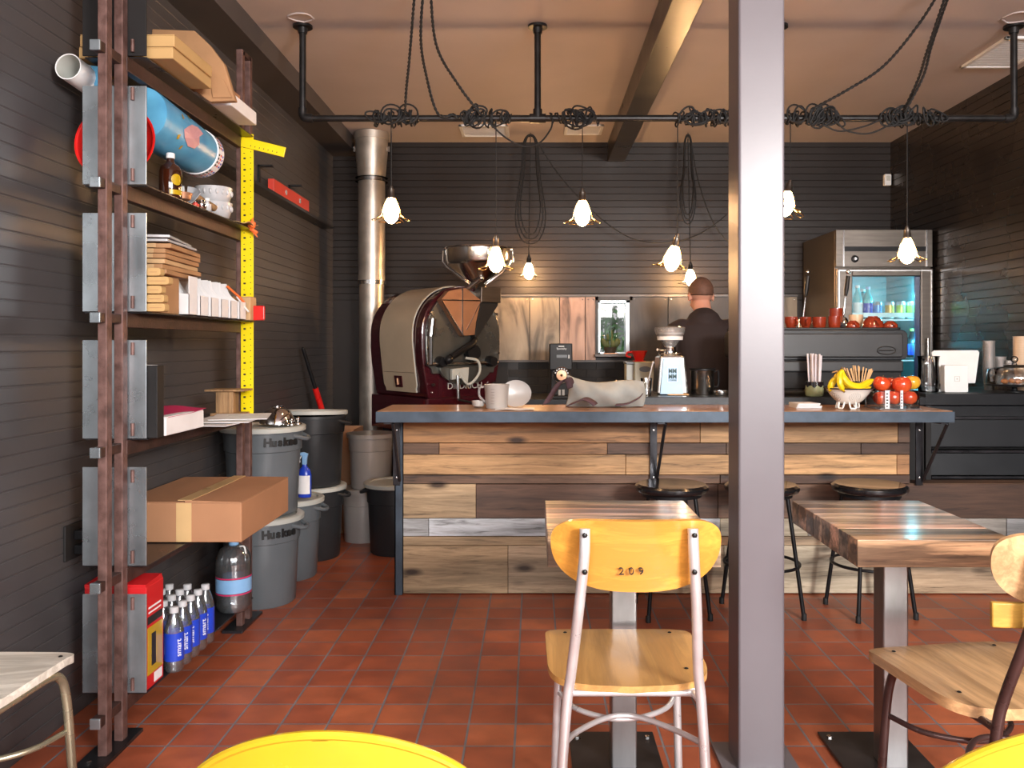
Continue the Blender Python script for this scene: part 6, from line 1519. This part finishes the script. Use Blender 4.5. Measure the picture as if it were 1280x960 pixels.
mt = T(W(1196.5, 457, 4.68).x, 4.68, z3 + .148) @ R('X', -18) @ R('Z', -1)
b = MB(); pts = [(-.118, -.105), (.088, -.105), (.142, .082), (.135, .098), (-.125, .098), (-.142, .085)]
b.prism(pts, -.006, .006, 'Y', mt); b.build('casing', 'white', t, bev=.003)
b = MB(); b.prism([(-.108, -.09), (.08, -.09), (.125, .078), (-.125, .078)], .0065, .0075, 'Y', mt); b.build('screen', 'black', t)
def cupstack(label, px, d, n, r, h, step, mat_, base=z3):
    x = W(px, 450, d).x
    for k in range(n):
        t = thing('disposable_cup', label + ', ' + ('lowest' if k == 0 else 'topmost' if k == n - 1 else 'number %s from the bottom' % ['', 'two', 'three', 'four', 'five', 'six', 'seven', 'eight', 'nine', 'ten', 'eleven', 'twelve', 'thirteen', 'fourteen', 'fifteen', 'sixteen'][k]), 'cup', (x, d, base + k * step), 0, label + ' stack')
        c = (x, d, base + .0005 + k * step); MB().shell([(r * .70, 0), (r * .72, .003), (r * .97, h - .004), (r * 1.03, h - .003), (r * 1.03, h)], .0012, c, 20).build('cup', mat_, t)
cupstack('clear plastic cup in the stack nearest the tablet', 1236, 4.80, 12, .036, .10, .017, 'clearplastic')
cupstack('small clear plastic cup behind the cake stand', 1250, 4.86, 8, .037, .09, .015, 'clearplastic')
cupstack('clear plastic cup right behind the cake dome', 1262, 4.82, 7, .034, .09, .014, 'clearplastic')
cupstack('beige paper cup at the right edge of the counter', 1276, 4.80, 16, .044, .11, .0135, 'mugcream')
c = (W(1268, 480, 4.605).x, 4.605, z3)
t = thing('cake_stand', 'dark footed cake stand under a glass dome', 'stand', c)
MB().lathe([(.055, 0), (.055, .004), (.018, .010), (.014, .028), (.05, .034), (.150, .038), (.158, .046), (.154, .048), (.0001, .044)], c, 44, sx=.98, sy=.98).build('plate', 'blacksat', t)
t = thing('glass_dome', 'round glass cake dome with a ball knob on the dark stand', 'dome', (c[0], c[1], z3))
MB().lathe([(.148, .0485), (.150, .06), (.147, .115), (.135, .138), (.045, .150), (.035, .153)], c, 40).build('dome', 'glass', t)
MB().lathe([(.0001, .151), (.058, .151), (.060, .154), (.056, .158), (.0001, .159)], c, 30).build('cap_disc', 'blackpipe', t)
MB().lathe([(.016, .159), (.012, .166), (.010, .172)], c, 18).build('knob_stem', 'glass', t); MB().ball((c[0], c[1], z3 + .190), .020, 18).build('knob', 'glass', t)
rnd = random.Random(8)
for k in range(6):
    x, y = c[0] - .07 + .035 * k, c[1] + rnd.uniform(-.05, .04); t = thing('cookie', 'brown pastry under the glass dome, %s from the left' % ['first', 'second', 'third', 'fourth', 'fifth', 'sixth'][k], 'pastry', (x, y, z3), 0, 'pastries under the dome')
    MB().ball((x, y, z3 + .064 + .003 * (k % 2)), .024, 12, R('Z', rnd.uniform(0, 90)), (1.1, .8, .62)).build('crust', 'pastry', t)

for o in bpy.data.objects:
    if o.name not in before and o.parent is None: o.scale = (SV, SV, SV)
# ------------------------------------------------------------------ glass-door fridge
fx0, fx1, fy0, fy1, fz0, fz1 = 2.095, 2.765, 5.86, 6.575, .10, 2.075
fr_ = thing('glass_door_fridge', 'tall stainless refrigerator with a lit glass door', 'refrigerator', ((fx0 + fx1) / 2, 6.2, 0))
b = MB()
b.box((fx0, fy0 + .03, fz0), (fx0 + .04, fy1, fz1)); b.box((fx1 - .04, fy0 + .03, fz0), (fx1, fy1, fz1)); b.box((fx0 + .04, fy1 - .04, fz0), (fx1 - .04, fy1, fz1)); b.box((fx0 + .04, fy0 + .03, fz0), (fx1 - .04, fy1 - .04, fz0 + .25)); b.box((fx0 + .04, fy0 + .03, 1.80), (fx1 - .04, fy1 - .04, fz1)); b.build('cabinet', 'steelbrush', fr_, bev=.003)
b = MB(); b.box((fx0, fy0, 1.815), (fx1, fy0 + .03, fz1)); hd_ = b.build('header_panel', 'steelbrush', fr_, bev=.003)
for x in (fx0 + .045, fx1 - .05): b = MB(); b.box((x, fy0 - .008, 1.82), (x + .010, fy0, fz1 - .004)); b.build('trim_strip', 'chrome', hd_)
b = MB(); b.box((fx0 + .055, fy0 - .004, 1.925), (fx1 - .05, fy0 - .001, 1.958)); b.build('vent_slot', 'black', hd_)
b = MB(); b.lathe([(.0001, .012), (.016, .012), (.024, .008), (.026, 0)], (fx0 + .13, fy0, 1.872), 24, R('X', 90)); b.build('thermostat', 'black', hd_); MB().lathe([(.0001, .016), (.010, .016), (.012, .012)], (fx0 + .13, fy0, 1.872), 16, R('X', 90)).build('key_lock', 'chrome', hd_)
b = MB(); dz0, dz1 = .36, 1.806
for lo, hi in (((fx0, dz0), (fx0 + .11, dz1)), ((fx1 - .085, dz0), (fx1, dz1)), ((fx0 + .11, dz1 - .055), (fx1 - .085, dz1)), ((fx0 + .11, dz0), (fx1 - .085, dz0 + .06))): b.box((lo[0], fy0 - .012, lo[1]), (hi[0], fy0 + .028, hi[1]))
dr = b.build('door', 'steelbrush', fr_, bev=.006)
for lo, hi in (((fx0 + .012, dz0 + .012), (fx0 + .02, dz1 - .012)),): b = MB(); b.box((lo[0], fy0 - .016, lo[1]), (hi[0], fy0 - .012, hi[1])); b.box((fx1 - .02, fy0 - .016, dz0 + .012), (fx1 - .012, fy0 - .012, dz1 - .012)); b.box((fx0 + .02, fy0 - .016, dz1 - .02), (fx1 - .02, fy0 - .012, dz1 - .012)); b.build('door_trim', 'chrome', dr)
MB().box((fx0 + .11, fy0 + .004, dz0 + .06), (fx1 - .085, fy0 + .008, dz1 - .055)).build('door_glass', 'doorglass', dr)
b = MB(); b.box((fx1 - .118, fy0 + .010, dz0 + .06), (fx1 - .085, fy0 + .028, dz1 - .055)); b.build('gasket', 'navy', dr)
b = MB(); b.tube([(fx1 - .052, fy0 - .04, 1.05), (fx1 - .052, fy0 - .04, 1.32)], .010, 10); b.tube([(fx1 - .052, fy0 - .012, 1.08), (fx1 - .052, fy0 - .04, 1.08)], .006, 8); b.tube([(fx1 - .052, fy0 - .012, 1.29), (fx1 - .052, fy0 - .04, 1.29)], .006, 8); b.build('handle', 'steel', dr)
b = MB()
for lo, hi in (((fx0 + .041, fy1 - .05, fz0 + .25), (fx1 - .041, fy1 - .041, 1.82)), ((fx0 + .041, fy0 + .04, fz0 + .25), (fx0 + .046, fy1 - .05, 1.82)), ((fx1 - .046, fy0 + .04, fz0 + .25), (fx1 - .041, fy1 - .05, 1.82)), ((fx0 + .046, fy0 + .04, 1.815), (fx1 - .046, fy1 - .05, 1.805))): b.box(lo, hi)
b.build('lining', 'fridgein', fr_)
MB().box((fx1 - .075, fy0 + .032, .40), (fx1 - .062, fy0 + .045, 1.76)).build('light_tube', 'coolerlight', fr_)
for z in (.62, .95, 1.17, 1.455):
    b = MB(); b.box((fx0 + .047, fy0 + .05, z - .010), (fx1 - .078, fy0 + .062, z)); 
    for k in range(16): b.box((fx0 + .06 + k * .034, fy0 + .062, z - .006), (fx0 + .064 + k * .034, fy1 - .06, z - .002))
    b.box((fx0 + .047, fy0 + .050, z + .014), (fx1 - .078, fy0 + .054, z + .045) if z > 1.4 else (fx1 - .078, fy0 + .054, z + .016)); b.build('wire_shelf', 'fridgeshelf', fr_)
for (sx_, sy_) in ((fx0 + .06, fy0 + .10), (fx1 - .06, fy0 + .10), (fx0 + .06, fy1 - .06), (fx1 - .06, fy1 - .06)): MB().lathe([(.025, 0), (.025, .05), (.012, .055), (.012, .10)], (sx_, sy_, 0), 14).build('leg', 'blackmatte', fr_)
fd = fy0 + .11
def can(label, px, z, m_):
    c = (W(px, 380, fd).x, fd, z); t = thing('drink_can', label, 'can', c, 0, 'drink cans in the fridge')
    MB().lathe([(.0001, .004), (.024, 0), (.031, .010), (.031, .112), (.026, .120), (.024, .120), (.0001, .117)], c, 22).build('can_body', 'cangrey', t); b = MB(); n = 22
    b.grid(lambda u, v: V(c[0] + .0316 * math.cos(2 * PI * u), c[1] + .0316 * math.sin(2 * PI * u), z + .020 + .075 * v), 22, 1); b.build('print', m_, t)
for k, (px, m_, l) in enumerate(((1097, 'canblue', 'blue and white'), (1112, 'canamber', 'amber banded'), (1126, 'canlime', 'green banded'), (1139, 'canlime', 'lime banded'))): can('%s can on the lit fridge shelf, %s from the left' % (l, ['first', 'second', 'third', 'last'][k]), px, 1.4605, m_)
def fbottle(label, px, z, m_, h, fdd=fd, capm='white', r=.033):
    c = (W(px, 380, fdd).x, fdd, z); t = thing('fridge_bottle', label, 'bottle', c, 0, 'bottles in the fridge')
    MB().lathe([(.0001, 0), (r * .9, 0), (r, .006), (r, h * .55), (r * .85, h * .68), (r * .42, h * .83), (r * .40, h * .93)], c, 20).build('bottle_body', m_, t); MB().lathe([(r * .46, h * .92), (r * .46, h), (.0001, h)], c, 14).build('cap', capm, t)
    b = MB(); b.grid(lambda u, v: V(c[0] + (r + .0008) * math.cos(2 * PI * u), c[1] + (r + .0008) * math.sin(2 * PI * u), z + h * (.12 + .36 * v)), 20, 1); b.build('label', 'white' if m_ == 'bottleteal' else 'blue', t)
fbottle('teal bottle with a white label at the left end of the fridge shelf', 1072, 1.4605, 'bottleteal', .235)
fbottle('blue bottle beside the teal one on the fridge shelf', 1085, 1.4605, 'bottleteal', .225, capm='bluelight')
bpy.data.objects['fridge_bottle.001']['label'] = 'blue-labelled bottle beside the teal one on the fridge shelf'
for o in bpy.data.objects['fridge_bottle.001'].children:
    if o.name.startswith('label'): o.data.materials[0] = MATS['blue']
fbottle('teal bottle half hidden behind the two front ones in the fridge', 1079, 1.4605, 'bottleteal', .215, fdd=fd + .10)
fbottle('dark bottle low in the fridge with a lime green cap', 1140, 1.18, 'black', .21, capm='lime')
for i in range(3): fbottle('dark bottle on the middle fridge shelf, %s' % ['left', 'centre', 'right'][i], 1085 + 20 * i, 1.18, 'bottleteal', .20)
l = bpy.data.lights.new('cooler_light', 'POINT'); l.energy = 3.2; l.color = (.15, .8, 1); l.shadow_soft_size = .03; o = bpy.data.objects.new('cooler_light', l); COL.objects.link(o); o.location = (fx1 - .10, fy0 + .075, 1.62)
l = bpy.data.lights.new('cooler_light', 'POINT'); l.energy = 3.2; l.color = (.15, .8, 1); l.shadow_soft_size = .03; o = bpy.data.objects.new('cooler_light', l); COL.objects.link(o); o.location = (fx1 - .10, fy0 + .075, 1.30)
# ------------------------------------------------------------------ the person behind the bar (back to the street)
def person():
    px, py = (886 - VX) / F * 5.38, 5.40
    t = thing('person', 'person in a dark T-shirt with cropped hair, back turned, working behind the bar', 'person', (px, py, 0))
    rot = R('Z', 6)
    def L(x, y, z): return T(px, py, 0) @ rot @ V(x, y, z)
    lean = .10
    b = MB()
    def el(c, r, M_=None): b.ball(L(*c), 1, 20, rot @ (M_ or Matrix()), r)
    def limb(P, rs): b.tube([L(*p) for p in catmull(P, 5)], [rs[0] + 0 * 0] * 0 or interp(rs, (len(P) - 1) * 5 + 1), 16); b.ball(L(*P[0]), rs[0], 14); b.ball(L(*P[-1]), rs[-1], 14)
    def interp(rs, n):
        out = []
        for i in range(n):
            q = i / (n - 1) * (len(rs) - 1); k = min(int(q), len(rs) - 2); out.append(rs[k] + (rs[k + 1] - rs[k]) * (q - k))
        return out
    def torso(bb, g, zmax=9):
        sec = [(.84, .150, .115, 0), (.92, .168, .125, .0), (1.02, .155, .112, .0), (1.12, .158, .112, .02), (1.24, .180, .120, .045), (1.34, .192, .118, .065), (1.40, .180, .100, .078), (1.435, .120, .078, .085), (1.46, .070, .062, .092)]
        vs, fs = [], []; n = 28
        for z, rx, ry, yy in sec:
            for k in range(n):
                a = 2 * PI * k / n; vs.append(L((rx + g) * math.copysign(abs(math.cos(a)) ** .85, math.cos(a)), yy + (ry + g) * math.sin(a), z))
        for i in range(len(sec) - 1):
            for k in range(n): fs.append((i * n + k, i * n + (k + 1) % n, (i + 1) * n + (k + 1) % n, (i + 1) * n + k))
        fs += [tuple(range(n - 1, -1, -1)), tuple((len(sec) - 1) * n + k for k in range(n))]
        bb.add(vs, fs, True)
    torso(b, 0)
    # neck, head bent forward
    limb([(0, .095, 1.40), (0, .115, 1.48), (0, .140, 1.54)], [.066, .058, .060])
    hm = R('X', -22)
    hc = (0, .155, 1.595)
    def H(x, y, z): return tuple(Vector(hc) + (hm @ V(x, y, z)))
    def hel(c, r): b.ball(L(*H(*c)), 1, 24, rot @ hm, r)
    hel((0, -.012, .030), (.078, .096, .090)); hel((0, .035, -.030), (.060, .066, .078)); hel((0, .060, -.075), (.040, .036, .034))
    hel((0, .100, -.015), (.013, .020, .024)); hel((0, .092, .012), (.010, .014, .022))
    for s in (-1, 1):
        hel((s * .079, .002, -.008), (.009, .018, .030)); hel((s * .084, -.006, .004), (.006, .012, .018)); hel((s * .030, .082, .030), (.026, .012, .009)); hel((s * .036, .070, -.030), (.022, .020, .018))
    hel((0, .094, -.050), (.024, .010, .006)); hel((0, .093, -.062), (.020, .010, .007))
    # arms: upper arms down, forearms forward to the counter
    for s in (-1, 1):
        limb([(s * .165, .07, 1.375), (s * .205, .08, 1.33), (s * .235, .085, 1.22), (s * .245, .10, 1.10)], [.056, .055, .047, .040])
        limb([(s * .245, .10, 1.10), (s * .225, .20, 1.06), (s * .195, .31, 1.035), (s * .185, .34, 1.03)], [.040, .038, .028, .025])
        # hand: palm, four bent fingers, thumb
        for q in range(4): el((s * (.165 + .012 * q), .375, 1.025), (.012, .040, .013))
        for q, ln in enumerate((.066, .074, .070, .056)):
            x0_ = s * (.160 + .0165 * q); limb([(x0_, .40, 1.026), (x0_ - s * .001, .40 + ln * .5, 1.018), (x0_ - s * .002, .40 + ln * .85, .995), (x0_ - s * .002, .40 + ln * .95, .975)], [.0095, .009, .008, .0072])
        limb([(s * .160, .365, 1.022), (s * .140, .39, 1.012), (s * .136, .42, 1.0)], [.012, .0105, .0085])
    # legs and feet
    for s in (-1, 1):
        limb([(s * .085, 0, .88), (s * .095, .01, .70), (s * .10, .02, .50), (s * .105, .0, .30), (s * .11, -.02, .10)], [.092, .082, .056, .054, .038])
        limb([(s * .11, -.03, .05), (s * .115, .06, .045), (s * .12, .15, .035)], [.042, .042, .034])
    o = b.build('body_raw', 'skin', None)
    md = o.modifiers.new('r', 'REMESH'); md.mode = 'VOXEL'; md.voxel_size = .0065; md.use_smooth_shade = True
    sm = o.modifiers.new('s', 'SMOOTH'); sm.iterations = 4; sm.factor = .5
    dg = bpy.context.evaluated_depsgraph_get(); me = bpy.data.meshes.new_from_object(o.evaluated_get(dg)); bpy.data.objects.remove(o)
    me.transform(T(-px, -py, 0)); me.name = 'body'; body = bpy.data.objects.new('body', me); COL.objects.link(body); body.parent = t
    # eyes, mouth
    def part(name, bb, m_, vox=.007, par=body, sm_=5, disp=None):
        q = bb.build(name + '_raw', m_, None); md = q.modifiers.new('r', 'REMESH'); md.mode = 'VOXEL'; md.voxel_size = vox; md.use_smooth_shade = True
        s2 = q.modifiers.new('s', 'SMOOTH'); s2.iterations = sm_; s2.factor = .5
        me = bpy.data.meshes.new_from_object(q.evaluated_get(bpy.context.evaluated_depsgraph_get())); bpy.data.objects.remove(q); me.transform(T(-px, -py, 0)); me.name = name
        r = bpy.data.objects.new(name, me); COL.objects.link(r); r.parent = t; return r
    for s in (-1, 1):
        e = MB(); e.ball(L(*H(s * .030, .086, .012)), .010, 12); 
        o = e.build('eye', 'white', t)
    # shirt: torso plus short sleeves, slightly outside the skin
    b = MB(); torso(b, .012)
    b.v = [p if p.z < 1.45 else p - V(0, 0, .012) for p in b.v]
    def cl_limb(P, rs): limb(P, rs)
    for s in (-1, 1):
        limb([(s * .150, .07, 1.378), (s * .205, .08, 1.338), (s * .238, .085, 1.22), (s * .246, .095, 1.15)], [.068, .070, .064, .062])
    limb([(0, .09, 1.40), (0, .10, 1.435), (0, .108, 1.462)], [.12, .085, .070])
    o = part('t_shirt', b, 'shirt', .008)
    # jeans
    b = MB()
    for s in (-1, 1): limb([(s * .085, 0, .90), (s * .095, .01, .70), (s * .10, .02, .50), (s * .105, .0, .30), (s * .11, -.02, .09)], [.108, .096, .072, .070, .062])
    el((0, 0, .90), (.172, .130, .10)); part('trousers', b, 'jeans', .010)
    for s in (-1, 1):
        b = MB(); limb([(s * .11, -.04, .055), (s * .115, .06, .050), (s * .12, .16, .045)], [.052, .052, .042]); part('shoe', b, 'blackmatte', .008)
    # cropped hair: skull cap down to the nape
    b = MB()
    n1, n2 = 30, 18; vs, fs = [], []
    for j in range(n2 + 1):
        for i in range(n1):
            az = 2 * PI * i / n1; back = -math.sin(az)     # 1 = back of the head
            low = -.34 - .42 * max(0, back) + .55 * max(0, -back)
            el_ = PI / 2 - (PI / 2 - low) * j / n2
            p = (math.cos(az) * math.cos(el_) * .0805, -.012 + math.sin(az) * math.cos(el_) * .0985, .030 + math.sin(el_) * .0925)
            vs.append(L(*H(*p)))
    for j in range(n2):
        for i in range(n1): fs.append((j * n1 + i, j * n1 + (i + 1) % n1, (j + 1) * n1 + (i + 1) % n1, (j + 1) * n1 + i))
    b.add(vs, fs, True); o = b.build('hair', 'hair', t); md = o.modifiers.new('Solidify', 'SOLIDIFY'); md.thickness = .003; md.offset = -1
    return t
person()
